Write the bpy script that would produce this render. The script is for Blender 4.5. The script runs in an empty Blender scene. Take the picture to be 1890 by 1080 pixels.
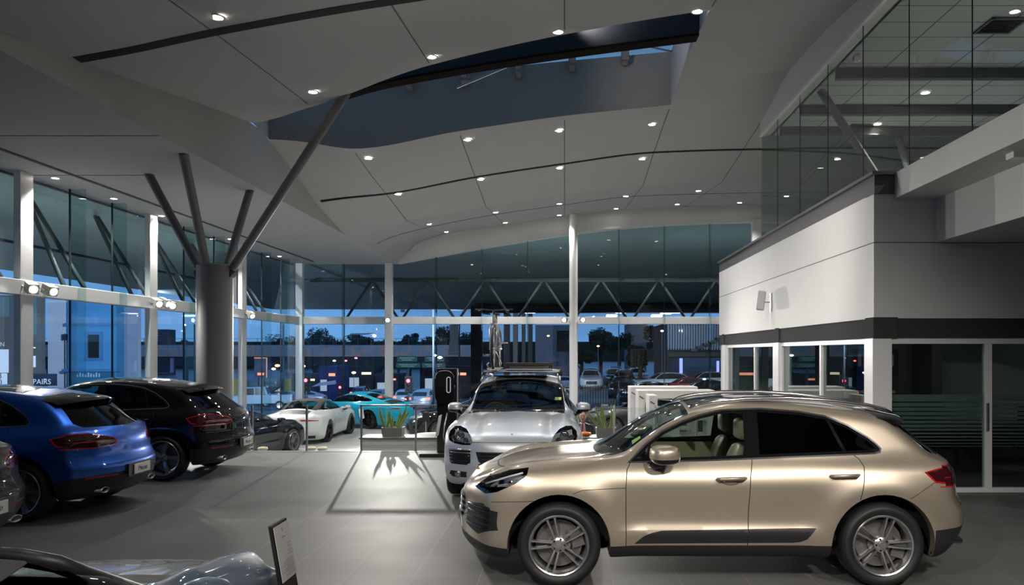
import bpy, bmesh, math, random
import numpy as np
from mathutils import Vector, Matrix
random.seed(7)
PI = math.pi
COL = bpy.context.scene.collection
SC = bpy.context.scene
F, CX, CY, H = 1440.0, 1042.0, 650.0, 2.04      # lens, vanishing point and eye height read off the photograph

def at(px, py, d):
    return Vector(((px-CX)/F*d, d, H-(py-CY)/F*d))

# ------------------------------------------------------------------ materials
MATS = {}
def mat(name, col, rough=.5, metal=0., coat=0., spec=.5, noise=0., nscale=20., bump=0., emit=None, es=0., alpha=None, crough=.03):
    if name in MATS: return MATS[name]
    m = bpy.data.materials.new(name); m.use_nodes = True
    nt = m.node_tree; b = nt.nodes['Principled BSDF']
    c = (*col, 1)
    b.inputs['Base Color'].default_value = c
    b.inputs['Roughness'].default_value = rough
    b.inputs['Metallic'].default_value = metal
    b.inputs['Coat Weight'].default_value = coat
    b.inputs['Coat Roughness'].default_value = crough
    b.inputs['Specular IOR Level'].default_value = spec
    if noise > 0 or bump > 0:
        tc = nt.nodes.new('ShaderNodeTexCoord'); n = nt.nodes.new('ShaderNodeTexNoise')
        n.inputs['Scale'].default_value = nscale; n.inputs['Detail'].default_value = 4
        nt.links.new(tc.outputs['Object'], n.inputs['Vector'])
        if noise > 0:
            r = nt.nodes.new('ShaderNodeMapRange')
            r.inputs['To Min'].default_value = 1-noise; r.inputs['To Max'].default_value = 1+noise
            nt.links.new(n.outputs['Fac'], r.inputs['Value'])
            v = nt.nodes.new('ShaderNodeVectorMath'); v.operation = 'SCALE'
            v.inputs[0].default_value = col
            nt.links.new(r.outputs[0], v.inputs['Scale']); nt.links.new(v.outputs[0], b.inputs['Base Color'])
        if bump > 0:
            bp = nt.nodes.new('ShaderNodeBump'); bp.inputs['Strength'].default_value = bump; bp.inputs['Distance'].default_value = .01
            nt.links.new(n.outputs['Fac'], bp.inputs['Height']); nt.links.new(bp.outputs[0], b.inputs['Normal'])
    if emit:
        b.inputs['Emission Color'].default_value = (*emit, 1); b.inputs['Emission Strength'].default_value = es
    MATS[name] = m
    return m

def glass(name, tint, ior=1.5, rough=0., gcol=(1,1,1)):
    if name in MATS: return MATS[name]
    m = bpy.data.materials.new(name); m.use_nodes = True
    nt = m.node_tree; nt.nodes.clear()
    o = nt.nodes.new('ShaderNodeOutputMaterial'); mx = nt.nodes.new('ShaderNodeMixShader')
    f = nt.nodes.new('ShaderNodeFresnel'); t = nt.nodes.new('ShaderNodeBsdfTransparent'); g = nt.nodes.new('ShaderNodeBsdfGlossy')
    geo = nt.nodes.new('ShaderNodeNewGeometry'); mm = nt.nodes.new('ShaderNodeMath'); mm.operation = 'MULTIPLY_ADD'
    mm.inputs[1].default_value = (1/ior-ior); mm.inputs[2].default_value = ior     # same reflectance from both faces of the pane
    nt.links.new(geo.outputs['Backfacing'], mm.inputs[0])
    nt.links.new(mm.outputs[0], f.inputs['IOR'])
    t.inputs[0].default_value = (*tint, 1); g.inputs[0].default_value = (*gcol, 1); g.inputs['Roughness'].default_value = rough
    n = nt.nodes.new('ShaderNodeTexNoise'); n.inputs['Scale'].default_value = .35
    tc = nt.nodes.new('ShaderNodeTexCoord'); bp = nt.nodes.new('ShaderNodeBump'); bp.inputs['Strength'].default_value = .02; bp.inputs['Distance'].default_value = .02
    nt.links.new(tc.outputs['Object'], n.inputs['Vector']); nt.links.new(n.outputs['Fac'], bp.inputs['Height']); nt.links.new(bp.outputs[0], g.inputs['Normal'])
    nt.links.new(f.outputs[0], mx.inputs[0]); nt.links.new(t.outputs[0], mx.inputs[1]); nt.links.new(g.outputs[0], mx.inputs[2])
    nt.links.new(mx.outputs[0], o.inputs[0])
    MATS[name] = m
    return m

def emis(name, col, s):
    if name in MATS: return MATS[name]
    m = bpy.data.materials.new(name); m.use_nodes = True
    nt = m.node_tree; nt.nodes.clear()
    o = nt.nodes.new('ShaderNodeOutputMaterial'); e = nt.nodes.new('ShaderNodeEmission')
    e.inputs[0].default_value = (*col, 1); e.inputs[1].default_value = s
    nt.links.new(e.outputs[0], o.inputs[0]); MATS[name] = m
    return m

def paint(name, col, metal=.6, rough=.38, coat=1., spec=.5):
    """car paint: metallic flake under clear coat; the inside of the panel is dark trim"""
    if name in MATS: return MATS[name]
    m = mat(name, col, rough, metal, coat, spec)
    nt = m.node_tree; b = nt.nodes['Principled BSDF']
    geo = nt.nodes.new('ShaderNodeNewGeometry')
    mx = nt.nodes.new('ShaderNodeMix'); mx.data_type = 'RGBA'
    n = nt.nodes.new('ShaderNodeTexNoise'); n.inputs['Scale'].default_value = 900
    tc = nt.nodes.new('ShaderNodeTexCoord'); nt.links.new(tc.outputs['Object'], n.inputs['Vector'])
    r = nt.nodes.new('ShaderNodeMapRange'); r.inputs['To Min'].default_value = .85; r.inputs['To Max'].default_value = 1.15
    nt.links.new(n.outputs['Fac'], r.inputs['Value'])
    v = nt.nodes.new('ShaderNodeVectorMath'); v.operation = 'SCALE'; v.inputs[0].default_value = col
    nt.links.new(r.outputs[0], v.inputs['Scale'])
    nt.links.new(geo.outputs['Backfacing'], mx.inputs['Factor'])
    nt.links.new(v.outputs[0], mx.inputs['A']); mx.inputs['B'].default_value = (.01, .01, .01, 1)
    nt.links.new(mx.outputs['Result'], b.inputs['Base Color'])
    return m

# ------------------------------------------------------------------ objects
def link(name, me, m=None, parent=None, smooth=False):
    o = bpy.data.objects.new(name, me); COL.objects.link(o)
    if m is not None:
        for k in (m if isinstance(m, (list, tuple)) else [m]): me.materials.append(k)
    if parent is not None: o.parent = parent
    if smooth:
        me.polygons.foreach_set('use_smooth', [True]*len(me.polygons))
    return o
def tag(o, label=None, cat=None, group=None, kind=None):
    if label: o['label'] = label
    if cat: o['category'] = cat
    if group: o['group'] = group
    if kind: o['kind'] = kind
    return o
def empty(name, loc=(0,0,0), rz=0., label=None, cat=None, group=None):
    o = bpy.data.objects.new(name, None); COL.objects.link(o); o.empty_display_size = .2
    o.location = loc; o.rotation_euler = (0, 0, rz)
    return tag(o, label, cat, group)
def copy_tree(o, parent=None, mats=None):
    c = o.copy(); COL.objects.link(c)
    if parent is not None: c.parent = parent
    for ch in list(o.children):
        copy_tree(ch, c)
    return c
def struct(o): o['kind'] = 'structure'; return o

class MB:
    """collects simple shapes into one mesh"""
    def __init__(s): s.v = []; s.f = []; s.m = []; s.cur = 0
    def add(s, vs, fs):
        k = len(s.v); s.v += [tuple(v) for v in vs]; s.f += [tuple(i+k for i in f) for f in fs]; s.m += [s.cur]*len(fs); return s
    def box(s, x0, x1, y0, y1, z0, z1):
        return s.add([(x0,y0,z0),(x1,y0,z0),(x1,y1,z0),(x0,y1,z0),(x0,y0,z1),(x1,y0,z1),(x1,y1,z1),(x0,y1,z1)],
                     [(0,3,2,1),(4,5,6,7),(0,1,5,4),(1,2,6,5),(2,3,7,6),(3,0,4,7)])
    def obox(s, c, size, M):
        """oriented box: centre, size, 3x3 matrix"""
        vs = []
        for dz in (-.5,.5):
            for (dx,dy) in ((-.5,-.5),(.5,-.5),(.5,.5),(-.5,.5)):
                vs.append(Vector(c) + M @ Vector((dx*size[0], dy*size[1], dz*size[2])))
        return s.add(vs, [(0,3,2,1),(4,5,6,7),(0,1,5,4),(1,2,6,5),(2,3,7,6),(3,0,4,7)])
    def bar(s, a, b, w, h=None):
        a = Vector(a); b = Vector(b); d = b-a; L = d.length
        q = d.to_track_quat('Z', 'Y').to_matrix()
        return s.obox((a+b)/2, (w, h or w, L), q)
    def tube(s, pts, r, n=10, cap=True, closed=False):
        pts = [Vector(p) for p in pts]; k0 = len(s.v); N = len(pts)
        rr = r if isinstance(r, (list, tuple)) else [r]*N
        up = None; rings = []
        for i, p in enumerate(pts):
            if closed: t = (pts[(i+1) % N]-pts[i-1]).normalized()
            else: t = (pts[min(i+1, N-1)]-pts[max(i-1, 0)]).normalized()
            if up is None:
                up = t.orthogonal().normalized()
            up = (up - t*up.dot(t)); up = up.normalized() if up.length > 1e-6 else t.orthogonal().normalized()
            w = t.cross(up)
            rings.append([p+(up*math.cos(2*PI*j/n)+w*math.sin(2*PI*j/n))*rr[i] for j in range(n)])
        vs = [v for R in rings for v in R]; fs = []
        M = N if closed else N-1
        for i in range(M):
            a = i*n; b = ((i+1) % N)*n
            for j in range(n):
                fs.append((a+j, a+(j+1) % n, b+(j+1) % n, b+j))
        if cap and not closed:
            fs.append(tuple(reversed(range(n)))); fs.append(tuple((N-1)*n+j for j in range(n)))
        return s.add(vs, fs)
    def lathe(s, prof, c=(0,0,0), axis='z', n=24, a0=0., a1=2*PI):
        """prof: list of (radius, height)"""
        full = abs(a1-a0-2*PI) < 1e-6; m = n if full else n+1
        vs = []
        for (r, h) in prof:
            for j in range(m):
                a = a0+(a1-a0)*j/n; u, v = r*math.cos(a), r*math.sin(a)
                p = {'z': (u, v, h), 'y': (u, h, v), 'x': (h, u, v)}[axis]
                vs.append((p[0]+c[0], p[1]+c[1], p[2]+c[2]))
        fs = []
        for i in range(len(prof)-1):
            for j in range(n):
                k = (j+1) % m
                q = (i*m+j, i*m+k, (i+1)*m+k, (i+1)*m+j)
                fs.append(q if axis != 'y' else q[::-1])
        return s.add(vs, fs)
    def prism(s, poly, h0, h1, axis='y'):
        """poly 2D list extruded along axis: 'y' -> (x,z), 'x' -> (y,z), 'z' -> (x,y)"""
        def P(p, h): return {'y': (p[0], h, p[1]), 'x': (h, p[0], p[1]), 'z': (p[0], p[1], h)}[axis]
        n = len(poly); vs = [P(p, h0) for p in poly]+[P(p, h1) for p in poly]
        fs = [tuple(range(n)), tuple(n+i for i in reversed(range(n)))]
        for i in range(n):
            k = (i+1) % n; fs.append((i, n+i, n+k, k))
        return s.add(vs, fs)
    def quad(s, a, b, c, d): return s.add([a,b,c,d], [(0,1,2,3)])
    def mesh(s, name='m', fix=True):
        me = bpy.data.meshes.new(name); me.from_pydata(s.v, [], s.f)
        me.polygons.foreach_set('material_index', s.m)
        if fix:
            bm = bmesh.new(); bm.from_mesh(me); bmesh.ops.recalc_face_normals(bm, faces=bm.faces); bm.to_mesh(me); bm.free()
        me.update(); return me
    def build(s, name, m, parent=None, smooth=False, bevel=0., fix=True):
        o = link(name, s.mesh(name, fix), m, parent, smooth)
        if bevel > 0:
            b = o.modifiers.new('bevel', 'BEVEL'); b.width = bevel; b.segments = 2; b.limit_method = 'ANGLE'
        if smooth and smooth != 'all':
            try: o.data.set_sharp_from_angle(angle=math.radians(40))
            except Exception: pass
        return o

def interp(xs, ys):
    """monotone cubic interpolant on numpy arrays"""
    xs = np.array(xs, float); ys = np.array(ys, float)
    h = np.diff(xs); dl = np.diff(ys)/h
    m = np.zeros_like(xs); m[0] = dl[0]; m[-1] = dl[-1]
    for i in range(1, len(xs)-1):
        m[i] = 0 if dl[i-1]*dl[i] <= 0 else 2*dl[i-1]*dl[i]/(dl[i-1]+dl[i])
    def f(x):
        x = np.clip(np.asarray(x, float), xs[0], xs[-1])
        i = np.clip(np.searchsorted(xs, x, side='right')-1, 0, len(xs)-2)
        t = (x-xs[i])/h[i]; t2 = t*t; t3 = t2*t
        return ((2*t3-3*t2+1)*ys[i]+(t3-2*t2+t)*h[i]*m[i]+(-2*t3+3*t2)*ys[i+1]+(t3-t2)*h[i]*m[i+1])
    return f

# common materials
M_white = mat('white_painted_plaster', (.70,.695,.68), .65, noise=.03, nscale=3, bump=.03)
M_ceil = mat('ceiling_plasterboard', (.44,.437,.43), .75, noise=.03, nscale=1.5)
M_alu = mat('white_powder_coat', (.80,.80,.79), .35, noise=.02)
M_dark = mat('dark_grey_steel', (.035,.035,.037), .45, noise=.1)
M_black = mat('matt_black', (.01,.01,.011), .5, noise=.1)
M_gloss = mat('gloss_black', (.006,.006,.007), .08, coat=.6, noise=.05)
M_slot = mat('recess_black', (.008,.008,.008), .9, noise=.05)
M_chrome = mat('polished_metal', (.75,.75,.76), .15, 1., noise=.03)
M_steel = mat('brushed_steel', (.42,.42,.43), .35, 1., noise=.08)
M_cap = mat('dark_capping', (.10,.10,.105), .5, noise=.06)
EXPO = 0.08
# ================================================================== THE SETTING
WX, BD = -10.95, 32.0           # left window wall, back window wall
EDGE = 16.1                     # where the show floor stops above the lower floor
LOW = -.75
# --- floor tiles
def floor_mat():
    m = bpy.data.materials.new('grey_porcelain_tiles'); m.use_nodes = True; nt = m.node_tree; b = nt.nodes['Principled BSDF']
    tc = nt.nodes.new('ShaderNodeTexCoord'); mp = nt.nodes.new('ShaderNodeMapping')
    mp.inputs['Location'].default_value = (.17, .07, 0)
    br = nt.nodes.new('ShaderNodeTexBrick'); br.offset = 0; br.squash = 1
    br.inputs['Scale'].default_value = 1; br.inputs['Brick Width'].default_value = .6; br.inputs['Row Height'].default_value = .6
    br.inputs['Mortar Size'].default_value = .0035; br.inputs['Mortar Smooth'].default_value = .3; br.inputs['Bias'].default_value = 0
    br.inputs['Color1'].default_value = (.105,.103,.101,1); br.inputs['Color2'].default_value = (.125,.123,.121,1)
    br.inputs['Mortar'].default_value = (.20,.195,.19,1)
    nt.links.new(tc.outputs['Object'], mp.inputs[0]); nt.links.new(mp.outputs[0], br.inputs[0])
    n = nt.nodes.new('ShaderNodeTexNoise'); n.inputs['Scale'].default_value = 1.2; n.inputs['Detail'].default_value = 6
    nt.links.new(tc.outputs['Object'], n.inputs['Vector'])
    mr = nt.nodes.new('ShaderNodeMapRange'); mr.inputs['To Min'].default_value = .8; mr.inputs['To Max'].default_value = 1.2
    nt.links.new(n.outputs['Fac'], mr.inputs['Value'])
    vm = nt.nodes.new('ShaderNodeVectorMath'); vm.operation = 'SCALE'
    nt.links.new(br.outputs['Color'], vm.inputs[0]); nt.links.new(mr.outputs[0], vm.inputs['Scale']); nt.links.new(vm.outputs[0], b.inputs['Base Color'])
    rr = nt.nodes.new('ShaderNodeMapRange'); rr.inputs['To Min'].default_value = .5; rr.inputs['To Max'].default_value = .62; b.inputs['Specular IOR Level'].default_value = .35
    nt.links.new(n.outputs['Fac'], rr.inputs['Value']); nt.links.new(rr.outputs[0], b.inputs['Roughness'])
    bp = nt.nodes.new('ShaderNodeBump'); bp.inputs['Strength'].default_value = .3; bp.inputs['Distance'].default_value = .002; bp.invert = True
    nt.links.new(br.outputs['Fac'], bp.inputs['Height']); nt.links.new(bp.outputs[0], b.inputs['Normal'])
    return m
M_floor = floor_mat()
b = MB(); b.box(-11.1, 14, -9, EDGE, -.9, 0)
struct(b.build('floor', M_floor))
M_floor2 = mat('pale_grey_concrete_floor', (.30,.298,.293), .4, noise=.12, nscale=1.5)
b = MB(); b.box(-11.1, 14, EDGE, 32.3, -1.2, LOW)
struct(b.build('floor', M_floor2))
b = MB(); b.box(-11.1, 4.4, EDGE-.16, EDGE+.004, .001, .006)
struct(b.build('trim_1', mat('step_edge_strip', (.2,.2,.2), .4, noise=.05)))
# --- ceiling surfaces: height fields over (x, depth)
XS = [-6.75,-6.03,-4.84,-2.42,0,2.42,4.84,7.9,14]
far_rows = {16.9:[7.0,6.95,6.8,7.15,7.5,7.8,8.12,8.2,8.2],
            17.8:[6.9,6.85,6.68,7.08,7.43,7.68,7.93,8.0,8.0],
            19.5:[6.5,6.5,6.47,6.93,7.28,7.57,7.69,7.72,7.7],
            21.5:[6.03,6.15,6.3,6.75,7.12,7.43,7.5,7.55,7.5],
            24.0:[5.65,5.8,6.07,6.52,6.88,7.18,7.28,7.32,7.3],
            26.3:[5.65,5.95,6.26,6.74,7.08,7.38,7.46,7.5,7.5],
            31.6:[5.65,6.4,6.82,7.18,7.53,7.8,7.92,8.0,8.0]}
near_rows = {-9:[4.5,4.55,4.7,5.0,5.3,5.5,5.6,5.6,5.6],
             9.26:[5.87,6.0,6.33,6.76,7.05,7.3,7.45,7.5,7.5],
             10.7:[6.07,6.2,6.45,6.87,7.2,7.45,7.6,7.65,7.65],
             14.3:[6.62,6.66,6.7,7.25,7.65,7.9,8.0,8.0,7.95],
             16.9:[7.0,6.95,6.8,7.15,7.5,7.8,8.12,8.2,8.2]}
def field(rows):
    ds = sorted(rows); fs = [interp(XS, rows[d]) for d in ds]
    def z(x, d):
        d = min(max(d, ds[0]), ds[-1])
        for i in range(len(ds)-1):
            if d <= ds[i+1]:
                t = (d-ds[i])/(ds[i+1]-ds[i]); return float(fs[i](x))*(1-t)+float(fs[i+1](x))*t
    return z
zfar, znear = field(far_rows), field(near_rows)
WR = 2.42                                # right end of the roof light
nedge = interp([-6.75,-5.9,-5.3,-4.84,-4.0,-2.42,0,2.42], [16.9,16.0,15.3,14.9,14.5,14.1,13.55,13.0])   # near edge of the roof light
FE = 17.8                                # far edge of the roof light
def frange(a, b, n): return [a+(b-a)*i/n for i in range(n+1)]
def strip(mb, xs, d0f, d1f, zf, nd, dz=0., marks=()):
    cols = []
    for x in xs:
        d0, d1 = d0f(x), d1f(x)
        ds = [d0+(d1-d0)*k/nd for k in range(nd+1)]
        cols.append([(x, d, zf(x, d)+dz) for d in ds])
    vs = [p for c in cols for p in c]; fs = []
    for i in range(len(xs)-1):
        for k in range(nd):
            a = i*(nd+1)+k; fs.append((a, a+1, a+nd+2, a+nd+1))
    mb.add(vs, fs)
c = MB()
xsL = frange(-6.75, WR, 44)
xsR = frange(WR, 14, 30)
strip(c, xsL, lambda x: -9, lambda x: float(nedge(x)), znear, 40)
strip(c, xsR, lambda x: -9, lambda x: 16.9, znear, 40)
for (a, e, n) in ((16.9, FE, 2), (FE, 21.5, 8), (21.5, 24, 6), (24, 26.3, 5), (26.3, 31.6, 8)):
    if a > 17: strip(c, xsL, lambda x: a, lambda x: e, zfar, n)
    strip(c, xsR, lambda x: a, lambda x: e, zfar, n)
# corner piece left of the roof light
ceil = c.build('ceiling', M_ceil, smooth='all'); struct(ceil)
# low flat ceiling along the left windows, and the upstand between the two
c = MB(); c.quad((WX-.2,-9,5.65),(-6.75,-9,5.65),(-6.75,32.1,5.65),(WX-.2,32.1,5.65))
ds = frange(-9, 31.6, 90)
vs = []; fs = []
for d in ds:
    zt = znear(-6.75, d) if d < 16.9 else zfar(-6.75, d)
    vs += [(-6.75, d, 5.65 if zt > 5.65 else zt), (-6.75, d, max(zt, 5.65))]
for i in range(len(ds)-1): fs.append((2*i, 2*i+1, 2*i+3, 2*i+2))
c.add(vs, fs)
struct(c.build('ceiling', M_ceil, fix=False))
# roof light shaft
shaft = mat('shaft_grey_paint', (.34,.31,.27), .7, noise=.04, nscale=2)
ztop = interp([-6.75,-4,-1,WR], [7.9,8.22,8.58,8.9])
xs = frange(-6.75, WR, 30)
c = MB()
vs = []; fs = []
for x in xs: vs += [(x, FE, zfar(x, FE)), (x, FE, float(ztop(x)))]
for i in range(len(xs)-1): fs.append((2*i, 2*i+2, 2*i+3, 2*i+1))
c.add(vs, fs)
struct(c.build('wall_rooflight_far', shaft, fix=False))
c = MB()
c.add([(WR,13,znear(WR,13)),(WR,15,znear(WR,15)),(WR,FE,zfar(WR,FE)),(WR,FE,8.9),(WR,13,8.9)], [(0,1,2,3,4)])
c.add([(-6.75,16.9,7.0),(-6.75,FE,6.9),(-6.75,FE,8.0),(-6.75,16.9,8.0)], [(0,1,2,3)])
struct(c.build('wall_rooflight_end', M_ceil, fix=False))
c = MB(); vs = []; fs = []
for x in xs: e = float(nedge(x)); vs += [(x, e, znear(x, e)), (x, e, float(ztop(x)))]
for i in range(len(xs)-1): fs.append((2*i, 2*i+2, 2*i+3, 2*i+1))
c.add(vs, fs); struct(c.build('wall_rooflight_near', shaft, fix=False))
c = MB(); vs = []; fs = []
for x in xs: vs += [(x, float(nedge(x)), float(ztop(x))+.02), (x, FE+.1, float(ztop(x))+.02)]
for i in range(len(xs)-1): fs.append((2*i, 2*i+2, 2*i+3, 2*i+1))
c.add(vs, fs); struct(c.build('window_1', glass('rooflight_glass', (.74,.68,.60)), fix=False))
navy = mat('navy_steel_beam', (.02,.028,.042), .5, noise=.1)
def ribbon(mb, xs, dfun, zfun, w, h):
    """rectangular section swept along x"""
    P = [[(x, dfun(x), zfun(x)), (x, dfun(x)+w, zfun(x)), (x, dfun(x)+w, zfun(x)+h), (x, dfun(x), zfun(x)+h)] for x in xs]
    vs = [p for r in P for p in r]; fs = [(0,3,2,1), tuple(4*(len(xs)-1)+i for i in (0,1,2,3))]
    for i in range(len(xs)-1):
        for j in range(4): k = (j+1) % 4; fs.append((4*i+j, 4*i+k, 4*i+4+k, 4*i+4+j))
    mb.add(vs, fs)
bx = frange(-4.6, WR-.01, 24)
zb = lambda x: float(interp([-4.8,-3.5,-2,0,WR],[7.2,7.38,7.52,7.66,7.77])(x))
c = MB(); ribbon(c, bx, lambda x: float(nedge(x))+1.0, zb, .25, .5)
bo = tag(c.build('roof_light_beam', navy), 'dark navy curved steel beam across the roof light opening', 'beam')
c = MB(); ribbon(c, bx, lambda x: float(nedge(x))+.97, lambda x: zb(x)-.05, .31, .045)
c.build('bottom_flange', mat('brown_flange', (.02,.017,.015), .95, spec=.05, noise=.1), bo)
for i, (px, py) in enumerate(((755,143),(857,135),(957,120),(1056,108),(1154,97))):
    x = (px-CX)/F*17.6; z0 = H-(py+8-CY)/F*17.6
    c = MB(); c.bar((x, 17.72, z0-.12), (x, 16.4, z0+.75), .12, .1); c.box(x-.08, x+.08, 17.5, 17.79, z0-.1, z0+.3)
    tag(c.build('rooflight_bracket', mat('grey_bracket', (.25,.25,.25), .5, noise=.05)),
        ['grey bracket at the far side of the roof light, nearest the diagonal strut','grey bracket of the roof light where the thin brace passes',
         'grey bracket of the roof light right above the white car\'s bicycle','grey bracket of the roof light, second from its right end','grey bracket at the right end of the roof light'][i], 'bracket', 'brackets in the roof light')
c = MB(); c.tube([at(843,162,17.0), at(962,112,16.6)], .025, 8)
tag(c.build('brace_rod', M_steel), 'thin pale diagonal rod across the left of the roof light', 'rod')
c = MB(); c.tube([at(1180,82,16.2), at(1240,95,17.2)], .02, 8)
tag(c.build('brace_rod', M_steel), 'thin pale diagonal rod at the right end of the roof light', 'rod')
# --- ceiling slots and joints
def zany(x, d): return znear(x, d) if d < 16.9 and (x > WR or d <= float(nedge(x))+.01) else zfar(x, d)
def slot(x0, x1, d, w, name='trim_2', m=None):
    c = MB(); xs = frange(x0, x1, 60); ribbon(c, xs, lambda x: d-w/2, lambda x: min(zany(x, d), zany(x, d-w/2), zany(x, d+w/2))-.006, w, .05)
    return struct(c.build(name, m or M_slot))
slot(-6.72, 12, 10.75, .2); slot(-6.6, 12, 21.15, .13); slot(-6.5, 12, 27.0, .035)
mj = mat('joint_grey', (.12,.12,.12), .9, noise=.05)  # even dark grey of the panel joints
for k in range(-2, 5):
    x = k*2.42
    spans = [(-8, float(nedge(x))-.15) if x < WR else (-8, 16.9), (FE+.25, 31.4)]
    if x == WR: spans = [(-8, 12.8), (FE+.25, 31.4)]
    c = MB()
    for (a, e) in spans:
        ds = sorted(frange(a, e, 50)+([24.0] if a < 24 < e else []))
        for i in range(len(ds)-1):
            z0, z1 = zany(x, ds[i])-.004, zany(x, ds[i+1])-.004
            c.quad((x-.011,ds[i],z0),(x+.011,ds[i],z0),(x+.011,ds[i+1],z1),(x-.011,ds[i+1],z1))
    struct(c.build('trim_3', mj))
c = MB(); c.box(-10.04, -9.96, -9, 31, 5.63, 5.655); struct(c.build('trim_4', mat('soffit_slot', (.07,.07,.07), .8, noise=.05)))
c = MB(); c.box(WX, -6.76, 13.0, 13.02, 5.644, 5.651); c.box(WX, -8.4, 15.9, 15.92, 5.644, 5.651); struct(c.build('trim_5', mj))
# --- curved bulkhead over the back windows
ft = interp([-6.75,-6.03,-4.84,-2.42,0,2.42,4.84,7.9,14], [5.65,6.4,6.82,7.18,7.53,7.8,7.92,8.0,8.0])
fb = interp([-6.75,-4.84,-2.42,0,2.42,4.84,7.9,14], [5.65,6.0,6.42,6.8,7.08,7.25,7.33,7.33])
c = MB(); vs = []; fs = []
xs = frange(-6.75, 14, 60)
for x in xs: vs += [(x, 31.55, float(fb(x))), (x, 31.6, float(ft(x))), (x, 32.1, float(fb(x)))]
for i in range(len(xs)-1): fs += [(3*i, 3*i+3, 3*i+4, 3*i+1), (3*i, 3*i+2, 3*i+5, 3*i+3)]
c.add(vs, fs)
struct(c.build('wall_back_bulkhead', M_white, smooth='all', fix=False))
c = MB(); vs = []; fs = []                          # the wall above, outside
for x in xs: vs += [(x, 32.1, float(fb(x))), (x, 32.1, 8.6)]
for i in range(len(xs)-1): fs.append((2*i, 2*i+2, 2*i+3, 2*i+1))
c.add(vs, fs); c.box(WX-.25, WX-.2, -9, 32.1, 5.6, 8.6)
struct(c.build('wall_outer_fascia', M_cap, fix=False))
# --- back windows
TZ = 3.33
pane = glass('clear_grey_glass', (.86,.93,.95), 1.5)
def head(x): return 5.65 if x < -6.75 else float(fb(x))
cols_back = [WX, -7.11, .356, 7.8, 14]
for bi in range(4):
    x0, x1 = cols_back[bi], cols_back[bi+1]
    n = max(1, round((x1-x0)/1.865)); js = frange(x0, x1, n)
    c = MB(); vs = []; fs = []
    for x in frange(x0, x1, 12): vs += [(x, BD, LOW), (x, BD, head(x))]
    for i in range(12): fs.append((2*i, 2*i+2, 2*i+3, 2*i+1))
    c.add(vs, fs)
    w = struct(c.build('window_%d' % (bi+2), pane, fix=False))
    c = MB()
    for x in js[1:-1]:
        c.box(x-.012, x+.012, BD-.02, BD+.02, LOW, head(x))
    c.box(x0, x1, BD-.01, BD+.01, 5.0, 5.02)
    c.build('joint', mat('black_silicone', (.012,.016,.018), .4, noise=.05), w)
    c = MB()
    for x in js[1:-1]:
        c.box(x-.01, x+.01, BD-.35, BD-.03, LOW, head(x)-.02)
    c.build('glass_fin', glass('fin_glass', (.80,.89,.88)), w)
# --- left windows
cols_left = [-9, -5, .2, 5.2, 10.3, 15.66, 20.5, 26.3, BD]
for bi in range(8):
    y0, y1 = cols_left[bi], cols_left[bi+1]
    c = MB(); c.quad((WX,y0,-.1 if y0 < 15 else LOW),(WX,y1,-.1 if y0 < 15 else LOW),(WX,y1,5.65),(WX,y0,5.65))
    w = struct(c.build('window_%d' % (bi+6), pane, fix=False))
    js = frange(y0, y1, 3)[1:-1]
    c = MB()
    for y in js: c.box(WX-.02, WX+.02, y-.012, y+.012, LOW, 5.65)
    c.build('joint', MATS['black_silicone'], w)
    c = MB()
    for y in js: c.box(WX+.03, WX+.35, y-.01, y+.01, LOW, 5.64)
    c.build('glass_fin', MATS['fin_glass'], w)
# --- transom beam
c = MB(); c.box(WX-.1, WX+.18, -9, BD, TZ-.15, TZ+.15); struct(c.build('trim_6', M_alu, bevel=.01))
c = MB(); c.box(WX+.18, 14, BD-.18, BD+.1, TZ-.15, TZ+.15); struct(c.build('trim_7', M_alu, bevel=.01))
c = MB(); c.box(WX, WX+.1, -9, EDGE, 0, .1); struct(c.build('baseboard_left', M_alu))
# --- window wall columns
lab = {15.66:'white square window post at the far left beside the twin spotlights', 20.5:'white square window post beside the three clustered spotlights',
       26.3:'white square window post just right of the big grey column'}
for y in (5.2, 10.3, 15.66, 20.5, 26.3):
    c = MB(); c.box(WX+.02, WX+.16, y-.19, y+.19, -.0 if y < 16 else LOW, 5.65)
    tag(c.build('window_post', M_alu, bevel=.01), lab.get(y, 'white square window post outside the left of the view'), 'post', 'posts of the left window wall')
c = MB(); c.box(WX+.02, WX+.3, BD-.32, BD-.05, LOW, 5.65); tag(c.build('window_post', M_alu, bevel=.01), 'white post in the corner where both window walls meet', 'post')
c = MB(); c.box(-7.26, -6.98, BD-.5, BD-.2, LOW, 5.65); tag(c.build('window_post', M_alu, bevel=.01), 'white post of the back windows behind the bright blue coupe, with the starry spotlight', 'post')
c = MB(); c.lathe([(.165, LOW), (.165, 7.5)], (.356, 31.0, 0), n=24); c.lathe([(.2, 3.2),(.2,3.28)], (.356,31.0,0), n=24)
tag(c.build('round_column', M_alu, smooth=True), 'white round column standing before the back windows behind the silver car', 'column')
c = MB(); c.box(7.6, 7.95, BD-.5, BD-.2, LOW, 7.4); tag(c.build('window_post', M_alu, bevel=.01), 'white post of the back windows above the mezzanine wall end', 'post')
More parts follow.
